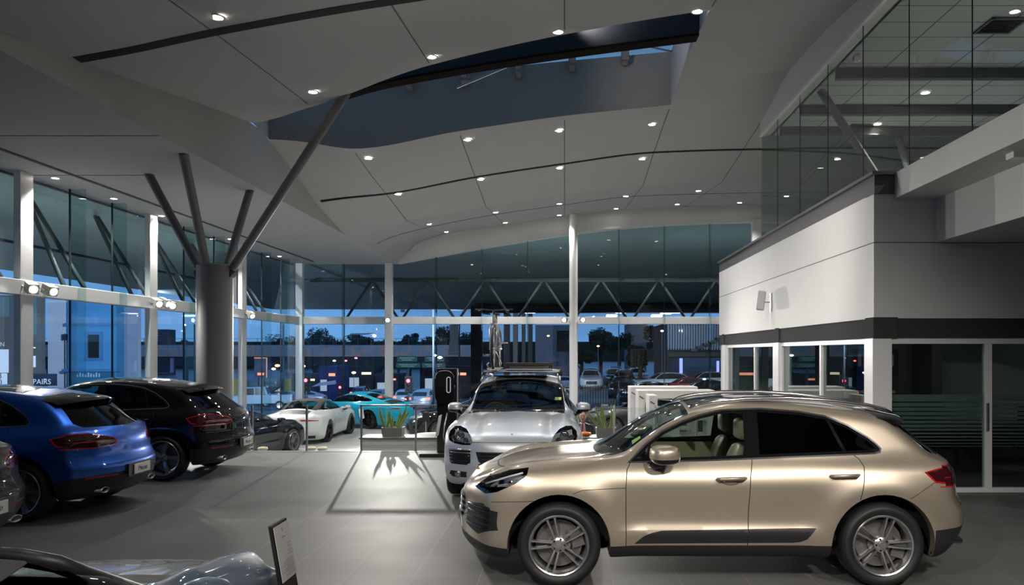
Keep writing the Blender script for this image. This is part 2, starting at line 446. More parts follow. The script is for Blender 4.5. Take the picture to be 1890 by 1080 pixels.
# --- tree column
TC = (-7.35, 16.4)
tree = empty('tree_column', (TC[0], TC[1], 0), 0, 'big grey round column that branches into four slanted struts', 'column')
M_col = mat('column_grey_paint', (.15,.15,.148), .5, noise=.06, nscale=3)
c = MB(); c.lathe([(.36, 0),(.36, 3.85),(.3,3.88),(0,3.88)], n=40); c.build('shaft', M_col, tree, smooth=True)
tops = [((273,322),15.85),((338,284),14.2),((462,352),17.45),((640,172),14.55)]
offs = [(-.3,.0),(-.1,-.12),(.16,.12),(.32,.0)]
for i, ((p, d), (ox, oy)) in enumerate(zip(tops, offs)):
    T = at(*p, d); T.x -= TC[0]; T.y -= TC[1]
    if i < 3: T.z = 5.68
    else: T.z = znear(-4.07, 14.5)+.06
    B = Vector((ox, oy, 3.72))
    dd = (T-B).normalized()
    c = MB(); c.tube([B+dd*.12, T], .085, 16)
    c.build('strut', M_col, tree, smooth=True)
    c = MB(); w = dd.cross(Vector((0,1,0))).normalized() if i != 1 else Vector((1,0,0))
    c.tube([B-w*.1-dd*.02, B+w*.1-dd*.02], .11, 14); c.bar(B-dd*.18, B+dd*.2, .12, .05)
    c.build('bracket', M_dark, tree, smooth=True)
# --- right block: wall, windows, office, mezzanine
RX, RF, RE = 4.48, 11.3, 22.6
Wt = .12
c = MB(); c.box(RX, RX+Wt, RF+Wt, RE, 2.53, 4.34); wl = struct(c.build('wall_right', M_white))
c = MB(); c.box(RX, 14, RF, RF+Wt, 2.53, 4.34); struct(c.build('wall_right_front', M_white))
c = MB(); c.box(RX-.003, RX, RF-.003, RE, 3.622, 3.634); c.box(RX, 14, RF-.003, RF, 3.622, 3.634); struct(c.build('trim_8', mj))
c = MB(); c.box(RX+.05, 14, RE-.1, RE, LOW, 4.34); struct(c.build('wall_right_end', M_white))
c = MB(); c.box(RX, RX+.3, RF-.02, RE, 4.34, 4.63); c.box(RX-.05, RX+.35, RF-.07, RE, 4.60, 4.65); c.box(RX-.004, RX+.29, RF-.03, RF+.3, 4.33, 4.598)
struct(c.build('trim_9', M_cap))
c = MB(); c.box(RX+.02, RX+.2, RF+.21, RE, 2.24, 2.53); c.box(RX+.02, 14, RF+.02, RF+.2, 2.24, 2.53)
for y in (16.3, 21.9): c.box(RX-.01, RX+.19, y, y+.28, 2.235, 2.545)
c.box(RX-.012, RX+.34, RF-.012, RF+.3, 2.235, 2.545)
struct(c.build('trim_10', mat('dark_band_panel', (.06,.06,.062), .85, spec=.05, noise=.08)))
# mezzanine slab
c = MB(); c.box(RX+.1, 14, RF+.1, RE, 4.3, 4.34)
struct(c.build('ceiling', M_white))
M_carpet = mat('charcoal_carpet', (.22,.22,.225), .9, noise=.2, nscale=60)
c = MB(); c.box(RX+.3, 14, 10.9, RE, 4.36, 4.42); struct(c.build('floor', M_carpet))
# upstand beams toward the camera
c = MB(); c.box(4.77, 5.0, -9, RF, 4.26, 4.63); c.box(5.0, 14, -9, RF, 4.26, 4.3); struct(c.build('trim_11', M_white, bevel=.004))
c = MB(); c.box(5.38, 14, -9, RF, 3.63, 4.26); struct(c.build('trim_12', M_white, bevel=.004))
c = MB(); c.box(4.95, 5.15, 8.6, 8.75, 4.19, 4.258); tag(c.build('ceiling_sensor', M_alu), 'small grey sensor under the white balcony at the right edge', 'sensor')
# mezzanine glass, bulkhead above and inner ceiling
mezz = glass('mezzanine_glass', (.60,.68,.64), 1.5)
MX, ME, MZ = 4.86, 19.27, 7.37
for (y0, y1) in ((19.27,17.8),(17.8,16.1),(16.1,14.4),(14.4,12.7),(12.7,11.0),(11.0,9.3),(9.3,7.6),(7.6,5.9),(5.9,4.0),(4.0,0)):
    c = MB(); c.quad((MX,y1,4.42),(MX,y0,4.42),(MX,y0,MZ+.01),(MX,y1,MZ+.01))
    wm = struct(c.build('window_14', mezz, fix=False))
    c = MB(); c.box(MX-.006,MX+.006,y1-.006,y1+.006,4.42,MZ); c.build('joint', MATS['black_silicone'], wm)
c = MB(); c.quad((MX+.02,ME-.01,4.42),(14,ME-.01,4.42),(14,ME-.01,MZ),(MX+.02,ME-.01,MZ)); struct(c.build('window_15', mezz, fix=False))
c = MB(); vs = []; fs = []
ds = frange(-9, ME, 44)
for d in ds: vs += [(MX-.03, d, MZ), (MX-.03, d, zany(MX, d)+.01), (MX+.25, d, MZ)]
for i in range(len(ds)-1): fs += [(3*i, 3*i+3, 3*i+4, 3*i+1), (3*i, 3*i+2, 3*i+5, 3*i+3)]
c.add(vs, fs); c.quad((MX-.03,ME,MZ),(MX-.03,ME,zany(MX,ME)),(14,ME,zany(14,ME)),(14,ME,MZ))
struct(c.build('wall_right_bulkhead', M_white, fix=False))
c = MB(); c.box(MX-.05, MX+.02, -9, ME, MZ-.02, MZ+.04); struct(c.build('trim_13', M_alu))
def grid_mat():
    m = mat('ceiling_tile_grid', (.40,.40,.39), .8); nt = m.node_tree; bb = nt.nodes['Principled BSDF']
    tc = nt.nodes.new('ShaderNodeTexCoord'); br = nt.nodes.new('ShaderNodeTexBrick'); br.offset = 0
    br.inputs['Scale'].default_value = 1; br.inputs['Brick Width'].default_value = 1.2; br.inputs['Row Height'].default_value = .6
    br.inputs['Mortar Size'].default_value = .012
    br.inputs['Color1'].default_value = (.55,.55,.53,1); br.inputs['Color2'].default_value = (.52,.52,.50,1); br.inputs['Mortar'].default_value = (.08,.08,.08,1)
    nt.links.new(tc.outputs['Object'], br.inputs[0]); nt.links.new(br.outputs['Color'], bb.inputs['Base Color']); return m
c = MB(); c.quad((MX+.2,-9,MZ),(14,-9,MZ),(14,ME-.02,MZ),(MX+.2,ME-.02,MZ)); struct(c.build('ceiling', grid_mat(), fix=False))
# beams and vents in the mezzanine
for (y, w) in ((14.6, .14), (16.8, .16), (18.4, .12)):
    c = MB(); c.box(MX+.25, 13.9, y, y+w, MZ-.2, MZ-.01); struct(c.build('trim_14', M_cap))
for i, (px, py, d) in enumerate(((1606,458/2.16,13.1),(1850,45,8.2))):
    pass
for i, (x, y) in enumerate(((7.0,18.5),(7.1,12.7),(9.2,14.2))):
    v = empty('ceiling_vent', (x, y, MZ), 0, ['square air grille in the mezzanine ceiling beside a lit downlight','square air grille in the mezzanine ceiling near the upper right corner','square air grille deep in the mezzanine ceiling'][i], 'vent', 'grilles in the mezzanine ceiling')
    c = MB(); c.box(-.3,.3,-.3,-.26,-.03,-.005); c.box(-.3,.3,.26,.3,-.03,-.005); c.box(-.3,-.26,-.3,.3,-.03,-.005); c.box(.26,.3,-.3,.3,-.03,-.005); c.build('frame', M_cap, v)
    c = MB()
    for k in range(7): c.box(-.26,.26,-.23+k*.075,-.2+k*.075,-.025,-.01)
    c.build('slat', M_slot, v)
# slanted struts on the mezzanine (seen through its glass)
for i, (A, Bv) in enumerate((((7.12,15.86,4.42),(5.2,15.86,7.37)), ((8.88,18.7,4.42),(7.94,18.7,7.37)), ((9.0,15.0,4.42),(9.7,15.0,7.37)))):
    c = MB(); c.tube([A, Bv], .085, 14)
    tag(c.build('slanted_strut', M_col, smooth=True), ['long dark slanted tube behind the mezzanine glass','short dark slanted tube behind the mezzanine glass, further right','dark slanted tube at the right edge behind the mezzanine glass'][i], 'strut', 'struts on the mezzanine')
# right side columns and window frames
for i, (y0, y1) in enumerate(((11.3,11.62),(16.3,16.72),(21.7,22.1))):
    c = MB(); c.box(RX-.02, RX+.26, y0-.01, y1, 0, 2.24)
    tag(c.build('white_pillar', M_alu, bevel=.006), ['white square pillar at the near corner of the office, right of the gold car roof','white square pillar between the two side office windows','white square pillar at the far end of the office wall'][i], 'pillar', 'pillars of the office wall')
office_g = glass('office_glass', (.62,.70,.68), 1.7)
def side_window(k, y0, y1, ym):
    c = MB(); t = .05; x0, x1 = RX+.04, RX+.14
    c.box(x0,x1,y0,y1,2.16,2.24); c.box(x0,x1,y0,y1,0,.08); c.box(x0,x1,y0,y0+t,.08,2.16); c.box(x0,x1,y1-t,y1,.08,2.16); c.box(x0,x1,ym-.04,ym+.04,.08,2.16)
    w = struct(c.build('window_%d' % k, M_alu, bevel=.004))
    c = MB(); c.box(RX+.085, RX+.095, y0+t, ym-.04, .08, 2.16); c.box(RX+.085, RX+.095, ym+.04, y1-t, .08, 2.16); c.build('pane', office_g, w)
side_window(16, 11.62, 16.3, 13.8); side_window(17, 16.72, 21.7, 18.6)
# front glass doors
c = MB(); y0, y1 = RF+.03, RF+.12
c.box(RX+.26, 14, y0, y1, 2.16, 2.24); c.box(RX+.26, 14, y0, y1, 0, .07)
for x in (6.16, 8.1, 10.0, 12.0): c.box(x-.05, x+.05, y0, y1, .07, 2.16)
w = struct(c.build('door_1', M_alu, bevel=.004))
c = MB(); px = [RX+.26, 6.11, 6.21, 8.05, 8.15, 9.95, 10.05, 14]
for i in range(0, 8, 2): c.box(px[i], px[i+1], RF+.07, RF+.08, .07, 2.16)
c.build('pane', office_g, w)
frost = mat('frosted_film', (.55,.58,.57), .9, noise=.04)
c = MB(); z = 1.42
for i, (t, g) in enumerate(((.1,.02),(.055,.014),(.05,.016),(.046,.018),(.042,.02),(.038,.022),(.034,.024),(.03,.025),(.026,.027),(.022,.028),(.018,.03),(.014,.03),(.01,.03))):
    z -= t
    for j in range(0, 8, 2): c.box(px[j]+.01, px[j+1]-.01, RF+.083, RF+.086, z, z+t)
    z -= g
c.build('frosted_stripes', frost, w)
c = MB(); c.box(6.12, 6.14, RF-.02, RF+.03, .9, 1.3); c.build('handle', M_steel, w)
# office inside
c = MB(); c.box(9.9, 10, RF+.13, RE-.1, -.1, 4.3); struct(c.build('wall_office_right', M_white))
c = MB(); c.box(RX+.3, 9.9, 18.9, 19.0, 2.0, 2.6); struct(c.build('wall_office_header', M_white))
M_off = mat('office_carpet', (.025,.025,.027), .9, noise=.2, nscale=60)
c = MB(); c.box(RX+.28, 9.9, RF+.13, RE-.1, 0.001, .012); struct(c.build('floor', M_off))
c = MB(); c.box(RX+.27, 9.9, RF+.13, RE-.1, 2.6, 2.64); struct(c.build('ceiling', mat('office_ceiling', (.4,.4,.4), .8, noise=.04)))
def desk(x, y, rz, label):
    t = empty('office_desk', (x,y,.012), rz, label, 'desk', 'desks in the office')
    c = MB(); c.box(-.9,.9,-.4,.4,.70,.74); c.build('desktop', mat('dark_veneer', (.03,.028,.026), .4, noise=.2), t, bevel=.004)
    for s in (-1,1):
        c = MB(); c.box(s*.85-.02,s*.85+.02,-.38,.38,0,.7); c.build('leg_panel', M_black, t)
    c = MB(); c.box(-.83,.83,.3,.32,.3,.7); c.build('modesty_panel', M_black, t)
desk(6.3, 13.6, 0, 'dark office desk seen through the striped glass behind the gold car')
desk(7.9, 14.4, .0, 'dark office desk deeper in the office to the right')
def office_chair(x, y, rz, label):
    t = empty('office_chair', (x,y,.012), rz, label, 'chair', 'office chairs')
    c = MB(); c.box(-.24,.24,-.24,.24,.43,.5); c.build('seat', M_black, t, bevel=.03)
    c = MB(); c.box(-.23,.23,.2,.26,.5,1.15); c.build('backrest', M_black, t, bevel=.03)
    c = MB(); c.lathe([(.03,.06),(.03,.43)], n=10)
    for k in range(5): a = 2*PI*k/5; c.bar((0,0,.07),(.28*math.cos(a),.28*math.sin(a),.05),.04,.03)
    c.build('base', M_steel, t)
    for s in (-1,1):
        c = MB(); c.box(s*.27-.02,s*.27+.02,-.15,.2,.66,.69); c.box(s*.27-.02,s*.27+.02,.1,.14,.45,.67); c.build('armrest', M_black, t)
office_chair(6.0, 14.5, .2, 'black office chair behind the striped glass at the desk')
office_chair(7.7, 12.9, 2.8, 'black office chair near the glass door at the right')
c = MB(); c.box(7.3,7.5,15.5,17.2,0.01,2.55); tag(c.build('partition_panel', M_dark, bevel=.01), 'dark full height partition standing inside the office', 'partition')
# poster board and lamp
c = MB(); c.box(-.45,.45,-.02,.02,.9,2.1); po = c.build('poster', M_gloss); po.location = (6.35, 15.9, 0); tag(po, 'dark framed poster hanging on the office partition', 'poster')
pp = mat('poster_pink', (.45,.32,.32), .5, noise=.2)
for k in range(7):
    c = MB(); c.box(-.38+k*.11, -.31+k*.11, -.024, -.021, 1.75-.04*(k % 3), 2.0); c.build('picture_figure', pp, po)
c = MB(); c.box(-.38,.38,-.024,-.021,1.2,1.26); c.build('picture_caption_bar', pp, po)
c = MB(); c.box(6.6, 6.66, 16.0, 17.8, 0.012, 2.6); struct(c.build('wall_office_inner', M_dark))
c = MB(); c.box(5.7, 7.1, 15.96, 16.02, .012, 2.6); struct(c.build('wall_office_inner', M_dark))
def office_lamp(x, y):
    c = MB(); c.box(-.6,.6,-.06,.06,-.05,0); o = c.build('linear_lamp', M_alu); o.location = (x,y,2.6)
    c = MB(); c.box(-.58,.58,-.05,.05,-.056,-.05); c.build('diffuser', emis('office_tube', (1,.97,.9), 30), o)
    return o
tag(office_lamp(6.4,14.2), 'slim lit ceiling lamp in the office above the desk', 'lamp')
tag(office_lamp(8.6,13.2), 'slim lit ceiling lamp in the office at the right', 'lamp')
# --- room shell behind the camera
M_back = mat('rear_wall_grey', (.30,.30,.30), .7, noise=.05)
c = MB(); c.box(-11.2, 14, -9.1, -9, 0, 8); struct(c.build('wall_rear', M_back))
c = MB(); c.box(13.9, 14, -9, 32.1, LOW, 8.6); struct(c.build('wall_far_right', M_back))
# --- wall speaker
sp = empty('wall_speaker', (RX, 16.9, 3.12), 0, 'small white box speaker bracketed on the white office wall', 'speaker')
c = MB(); c.box(-.22,-.06,-.1,.1,-.21,.21); o = c.build('cabinet', mat('speaker_grey', (.5,.5,.5), .4, noise=.04), sp, bevel=.02); o.rotation_euler = (0,.12,-.3); o.location=(-.08,0,.02)
c = MB(); c.box(-.02,0,-.04,.04,-.2,.2); c.bar((-.02,0,0),(-.16,.0,0),.03); c.build('bracket', M_steel, sp)
c = MB(); c.lathe([(.05,0),(.07,.06),(.05,.1),(0,.12)], axis='x', n=14); o = c.build('security_camera', M_alu, smooth=True); o.location = at(1475,107,11.8)+Vector((-.06,0,0)); o.location.x = RX-.11
tag(o, 'small white dome camera on the cream bulkhead above the mezzanine', 'camera')
# --- glass balustrade on the floor edge
for k in range(5):
    x0 = -7.55+k*1.12
    g = empty('glass_balustrade', (x0, EDGE-.08, 0), 0, ['clear glass railing panel right of the black car, leftmost in view','clear glass railing panel before the rear of the white sports car',
        'clear glass railing panel before the white sports car\'s front and its info stand','clear glass railing panel before the potted plant','clear glass railing panel left of the charging post'][k], 'railing', 'railing panels on the floor edge')
    c = MB(); c.box(.03, 1.09, -.006, .006, .06, .9); c.build('pane', glass('railing_glass', (.93,.96,.95), 1.45), g)
    c = MB(); c.box(0, .035, -.02, .02, 0, .95); c.build('post', M_steel, g)
    if k >= 3:
        c = MB(); c.box(0, 1.12, -.02, .02, .93, .96); c.build('handrail', M_steel, g)
for k in range(5):
    x0 = .15+k*.85
    g = empty('glass_balustrade', (x0, EDGE-.08, 0), 0, 'clear glass railing panel behind the gold car, hidden low', 'railing', 'railing panels behind the gold car')
    c = MB(); c.box(.03, .82, -.006, .006, .06, .9); c.build('pane', MATS['railing_glass'], g)
    c = MB(); c.box(0, .035, -.02, .02, 0, .95); c.build('post', M_steel, g)
# ================================================================== CARS
def smax(gs, k=.022):
    g = np.stack(np.broadcast_arrays(*gs)); m = g.max(0)
    return m + k*np.log(np.exp((g-m)/k).sum(0))
def sstep(x, a, b):
    t = np.clip((x-a)/(b-a), 0, 1); return t*t*(3-2*t)

class Shell:
    """half car shell (y>=0) found by casting rays from inside to the body surface, then knifed into parts"""
    def __init__(s, field, xa, xb, za, nst=110, naz=26, nel=84):
        dirs, anc = [], []
        els = []
        for i in range(nel+1):
            els.append(-90+180*i/nel)
        rows = []
        for i in range(naz): rows.append((xa, 180-90*i/naz))           # azimuth: 180 = forward (-x), 90 = sideways
        for i in range(nst+1): rows.append((xa+(xb-xa)*i/nst, 90))
        for i in range(naz): rows.append((xb, 90-90*(i+1)/naz))
        A = np.array([[(r[0], 0, za) for e in els] for r in rows], float)
        D = np.array([[(math.cos(math.radians(r[1]))*math.cos(math.radians(e)), math.sin(math.radians(r[1]))*math.cos(math.radians(e)), math.sin(math.radians(e))) for e in els] for r in rows], float)
        def G(t): P = A+D*t[..., None]; return field(P[..., 0], P[..., 1], P[..., 2])
        lo = np.zeros(A.shape[:2]); hi = np.full(A.shape[:2], 3.)
        found = np.zeros(A.shape[:2], bool); prev = np.zeros(A.shape[:2])
        for t in np.linspace(.04, 2.2, 72):
            tt = np.full(A.shape[:2], t); g = G(tt); new = (g > 0) & ~found
            lo[new] = prev[new]; hi[new] = t; found |= new; prev[:] = t
        for _ in range(22):
            mid = (lo+hi)/2; g = G(mid); hi = np.where(g > 0, mid, hi); lo = np.where(g > 0, lo, mid)
        P = A+D*((lo+hi)/2)[..., None]
        s.bm = bm = bmesh.new(); s.lay = bm.faces.layers.int.new('part')
        R, C = P.shape[:2]; V = [[None]*C for _ in range(R)]
        for i in range(R):
            for j in range(C):
                p = P[i, j].copy()
                if i == 0 or i == R-1 or j == 0 or j == C-1: p[1] = 0
                V[i][j] = bm.verts.new(p)
        for i in range(R-1):
            for j in range(C-1):
                bm.faces.new((V[i][j], V[i+1][j], V[i+1][j+1], V[i][j+1]))
        bmesh.ops.remove_doubles(bm, verts=bm.verts, dist=.0008)
        bm.normal_update(); s.names = {0: 'body'}
        bmesh.ops.recalc_face_normals(bm, faces=bm.faces)
    def cut(s, name, poly, axis='y', sel=None, only=(0,)):
        """knife a convex outline through the shell and mark what lies inside"""
        bm, lay = s.bm, s.lay
        pid = next((k for k, v in s.names.items() if v == name), None)
        if pid is None: pid = max(s.names)+1; s.names[pid] = name
        ix = {'y': (0, 2), 'x': (1, 2), 'z': (0, 1)}[axis]
        area = sum(poly[i][0]*poly[(i+1) % len(poly)][1]-poly[(i+1) % len(poly)][0]*poly[i][1] for i in range(len(poly)))
        if area < 0: poly = poly[::-1]
        x0 = min(p[0] for p in poly); x1 = max(p[0] for p in poly); y0 = min(p[1] for p in poly); y1 = max(p[1] for p in poly)
        fs = []
        for f in bm.faces:
            if only and f[lay] not in only_ids(s, only): continue
            cs = [v.co for v in f.verts]
            if max(c[ix[0]] for c in cs) < x0 or min(c[ix[0]] for c in cs) > x1 or max(c[ix[1]] for c in cs) < y0 or min(c[ix[1]] for c in cs) > y1: continue
            if sel and not sel(f.calc_center_median(), f.normal): continue
            fs.append(f)
        for i in range(len(poly)):
            p, q = poly[i], poly[(i+1) % len(poly)]
            dx, dy = q[0]-p[0], q[1]-p[1]; L = math.hypot(dx, dy)
            if L < 1e-7 or not fs: continue
            no = [0, 0, 0]; no[ix[0]] = dy/L; no[ix[1]] = -dx/L; co = [0, 0, 0]; co[ix[0]], co[ix[1]] = p
            es = set(); vs = set()
            for f in fs: es.update(f.edges); vs.update(f.verts)
            r = bmesh.ops.bisect_plane(bm, geom=list(fs)+list(es)+list(vs), dist=1e-6, plane_co=co, plane_no=no)
            out = set(g for g in r['geom'] if isinstance(g, bmesh.types.BMFace))
            out.update(f for f in fs if f.is_valid)
            no_v, co_v = Vector(no), Vector(co)
            fs = [f for f in out if (f.calc_center_median()-co_v).dot(no_v) <= 0]
        for f in fs: f[lay] = pid
        return fs
    def relabel(s, a, b):
        ia = next(k for k, v in s.names.items() if v == a); ib = 0 if b == 'body' else next(k for k, v in s.names.items() if v == b)
        for f in s.bm.faces:
            if f[s.lay] == ia: f[s.lay] = ib
    def screen(s, xa, xb, xc, outer, inner):
        big = lambda x0, x1: [(x0,.5),(x0,1.9),(x1,1.9),(x1,.5)]
        s.cut('zone', big(xa, xb), 'y'); s.cut('frame2', outer, 'x', None, ('zone',))
        s.cut('zone2', big(xa, xc), 'y', None, ('frame2',)); s.cut('windscreen', inner, 'x', None, ('zone2',))
        s.relabel('zone', 'body'); s.relabel('zone2', 'frame2')
    def line(s, name, pts, w=.007, axis='y', sel=None, only=(0,)):
        for a, b in zip(pts[:-1], pts[1:]):
            dx, dy = b[0]-a[0], b[1]-a[1]; L = math.hypot(dx, dy); nx, ny = -dy/L*w/2, dx/L*w/2; ex, ey = dx/L*w*.4, dy/L*w*.4
            s.cut(name, [(a[0]+nx-ex, a[1]+ny-ey), (a[0]-nx-ex, a[1]-ny-ey), (b[0]-nx+ex, b[1]-ny+ey), (b[0]+nx+ex, b[1]+ny+ey)], axis, sel, only)
    def arch(s, cx, cz, r, ymin=.5):
        poly = [(cx+r*math.cos(2*PI*k/44), cz+r*math.sin(2*PI*k/44)) for k in range(44)]
        s.cut('_del', poly, 'y', lambda c, n: c.y > ymin, ())
        s.cut('_del', [(cx-r, cz), (cx+r, cz), (cx+r+.015, -.1), (cx-r-.015, -.1)], 'y', lambda c, n: c.y > ymin, ())
        pid = next(k for k, v in s.names.items() if v == '_del')
        dl = [f for f in s.bm.faces if f[s.lay] == pid]
        bmesh.ops.delete(s.bm, geom=dl, context='FACES')
        eb = [e for e in s.bm.edges if e.is_boundary and all(v.co.y > ymin-.02 and abs(math.hypot(v.co.x-cx, max(v.co.z-cz, 0))-r) < .02 for v in e.verts)]
        r1 = bmesh.ops.extrude_edge_only(s.bm, edges=eb)
        for v in [g for g in r1['geom'] if isinstance(g, bmesh.types.BMVert)]:
            v.co.y -= .07; v.co.x += (cx-v.co.x)*.02; v.co.z += (cz-v.co.z)*.02
        for f in [g for g in r1['geom'] if isinstance(g, bmesh.types.BMFace)]: f[s.lay] = 0
    def extract(s, names, side=0, merge=True):
        """mesh of the named regions; side 0 both halves joined, 1 the +y half, -1 the -y half. Returns (mesh, index of name per material slot)"""
        ids = {k: i for i, n in enumerate(names) for k, v in s.names.items() if v == n}
        src = s.bm; vs = []; vi = {}; fs = []; ms = []
        def vert(v, sg):
            key = (v.index, sg if v.co.y > 1e-5 else 0)
            if key not in vi: vi[key] = len(vs); vs.append((v.co.x, v.co.y*sg, v.co.z))
            return vi[key]
        src.verts.index_update()
        for f in src.faces:
            if f[s.lay] not in ids: continue
            if side >= 0: fs.append([vert(v, 1) for v in f.verts]); ms.append(ids[f[s.lay]])
            if side <= 0: fs.append([vert(v, -1) for v in reversed(f.verts)]); ms.append(ids[f[s.lay]])
        me = bpy.data.meshes.new(names[0]); me.from_pydata(vs, [], fs); me.polygons.foreach_set('material_index', ms)
        me.update(); return me
def only_ids(s, only):
    return {k for k, v in s.names.items() if v in only or (0 in only and k == 0)}

def wheel_meshes(R=.364, r=.235, w=.25, style='twin', rimr=None):
    """tyre, rim and disc centred on the origin, outer face towards -y"""
    t = MB(); h = w/2
    prof = [(r, -h*.86), (r+.012, -h*.93), (r+.03, -h*1.0), ((r+R)/2+.01, -h*1.07), (R-.03, -h*.98), (R-.008, -h*.84), (R, -h*.66), (R, h*.66), (R-.008, h*.84), (R-.03, h*.98), ((r+R)/2, h*1.07), (r+.02, h), (r, h*.86)]
    t.lathe(prof, axis='y', n=56)
    for k in (-.4, 0, .4): t.lathe([(R+.0006, h*k-.005), (R+.0006, h*k+.005)], axis='y', n=56)
    tyre = t.mesh('tyre', False)
    m = MB(); yo = -h*.9
    m.lathe([(r+.004, yo-.004), (r-.003, yo-.012), (r-.014, yo-.006), (r-.022, yo+.012), (r-.03, yo+.05), (r-.035, h*.8), (r-.004, h*.86)], axis='y', n=56)
    m.lathe([(0, yo+.012), (.026, yo+.012), (.032, yo+.02), (.05, yo+.022), (.066, yo+.034), (.07, yo+.09), (0, yo+.09)], axis='y', n=30)
    rr = r-.016
    if style == 'twin':
        for k in range(5):
            for sgn in (-1, 1):
                a0 = PI/2+2*PI*k/5; c0, s0 = math.cos(a0), math.sin(a0)
                def P(rad, off, y): return Vector((rad*c0-off*s0, y, rad*s0+off*c0))
                n = 7; ring = []
                for i in range(n):
                    q = i/(n-1); rad = .045+(rr-.045)*q; off = sgn*(.016+.018*q); wd = .0105-.001*q+.004*max(0, q-.8)*5
                    y = yo+.036-.03*math.sin(q*PI*.5)
                    ring.append([P(rad, off-wd, y+.012), P(rad, off-wd*.7, y), P(rad, off+wd*.7, y), P(rad, off+wd, y+.012), P(rad, off+wd, y+.045), P(rad, off-wd, y+.045)])
                vs = [p for g in ring for p in g]; fs = []
                for i in range(n-1):
                    for j in range(6): fs.append((6*i+j, 6*i+(j+1) % 6, 6*i+6+(j+1) % 6, 6*i+6+j))
                m.add(vs, fs)
        nb = 5; br = .052
    else:
        for k in range(5):
            a0 = PI/2+2*PI*k/5; c0, s0 = math.cos(a0), math.sin(a0)
            def P(rad, off, y): return Vector((rad*c0-off*s0, y, rad*s0+off*c0))
            n = 7; ring = []
            for i in range(n):
                q = i/(n-1); rad = .04+(rr-.04)*q; wd = .034-.012*math.sin(q*PI)+.012*q; y = yo+.04-.034*math.sin(q*PI*.5)
                ring.append([P(rad, -wd, y+.014), P(rad, -wd*.75, y), P(rad, wd*.75, y), P(rad, wd, y+.014), P(rad, wd, y+.05), P(rad, -wd, y+.05)])
            vs = [p for g in ring for p in g]; fs = []
            for i in range(n-1):
                for j in range(6): fs.append((6*i+j, 6*i+(j+1) % 6, 6*i+6+(j+1) % 6, 6*i+6+j))
            m.add(vs, fs)
    m.cur = 1
    for k in range(5):
        a0 = PI/2+2*PI*(k+.5)/5
        m.lathe([(0, yo+.02), (.009, yo+.02), (.010, yo+.04)], c=(.05*math.cos(a0), 0, .05*math.sin(a0)), axis='y', n=10)
    rim = m.mesh('rim', True)
    m = MB(); m.lathe([(0, .0), (r*.78, .0), (r*.78, .025), (0, .025)], axis='y', n=40); m.lathe([(0, -.03), (r*.4, -.03), (r*.4, 0)], axis='y', n=30)
    m.box(r*.42, r*.84, -.05, .05, -.07, .09)
    disc = m.mesh('disc', True)
    return tyre, rim, disc
M_tyre = mat('tyre_rubber', (.012,.012,.012), .55, noise=.15, nscale=40)
M_rim = mat('silver_alloy', (.55,.55,.56), .28, .9, noise=.03)
M_rimdark = mat('dark_alloy', (.28,.28,.30), .3, .8, noise=.05)
M_rimblack = mat('black_alloy', (.01,.01,.011), .3, .4, noise=.05)
M_disc = mat('brake_disc_metal', (.22,.21,.2), .45, .7, noise=.1)
M_redcal = mat('red_caliper', (.5,.02,.01), .35, noise=.05)
M_liner = mat('arch_liner', (.004,.004,.004), .95, noise=.1)
M_seam = mat('panel_gap', (.008,.008,.008), .8, noise=.05)
M_clad = mat('charcoal_cladding', (.018,.018,.019), .42, noise=.12, nscale=80)
M_tint = glass('tinted_car_glass', (.012,.013,.013), 1.5)
M_clear = glass('windscreen_glass', (.62,.72,.68), 1.5)
M_frontglass = glass('door_glass', (.55,.63,.60), 1.5)
M_beige = mat('cream_leather', (.62,.53,.36), .5, noise=.05, bump=.05, nscale=60)
M_blackleather = mat('black_leather', (.02,.02,.02), .5, noise=.1, bump=.05, nscale=60)
M_red = mat('red_lens', (.35,.004,.008), .08, coat=1, noise=.1, nscale=30)
M_redglow = mat('red_lens_rim', (.34,.005,.010), .12, coat=1, noise=.1, emit=(1,.02,.02), es=.04)
M_smoke = mat('smoked_lens', (.035,.004,.007), .06, coat=1, noise=.1)
M_lampglass = glass('headlight_cover', (.92,.94,.95), 1.5)
M_lampin = mat('headlight_chrome', (.5,.52,.54), .12, 1., noise=.2, nscale=14)
M_lampdark = mat('headlight_bowl', (.50,.52,.55), .4, .1, noise=.5, nscale=16, bump=.6)
M_plate = mat('number_plate_white', (.62,.62,.60), .4, noise=.02)
M_yel = mat('sticker_yellow_green', (.75,.85,.2), .5, noise=.1, nscale=60)
M_ink = mat('printed_ink', (.01,.01,.01), .6, noise=.05)

def text_mesh(txt, size, mm, parent, loc, rot, name='lettering', shear=0., extrude=.0006, font=None):
    cu = bpy.data.curves.new(name, 'FONT'); cu.body = txt; cu.size = size; cu.align_x = 'CENTER'; cu.align_y = 'CENTER'; cu.shear = shear; cu.extrude = extrude; cu.resolution_u = 3
    t = bpy.data.objects.new('tmp', cu); COL.objects.link(t)
    dg = bpy.context.evaluated_depsgraph_get(); me = bpy.data.meshes.new_from_object(t.evaluated_get(dg)); bpy.data.objects.remove(t)
    me.materials.clear(); o = link(name, me, mm, parent); o.location = loc; o.rotation_euler = rot
    return o

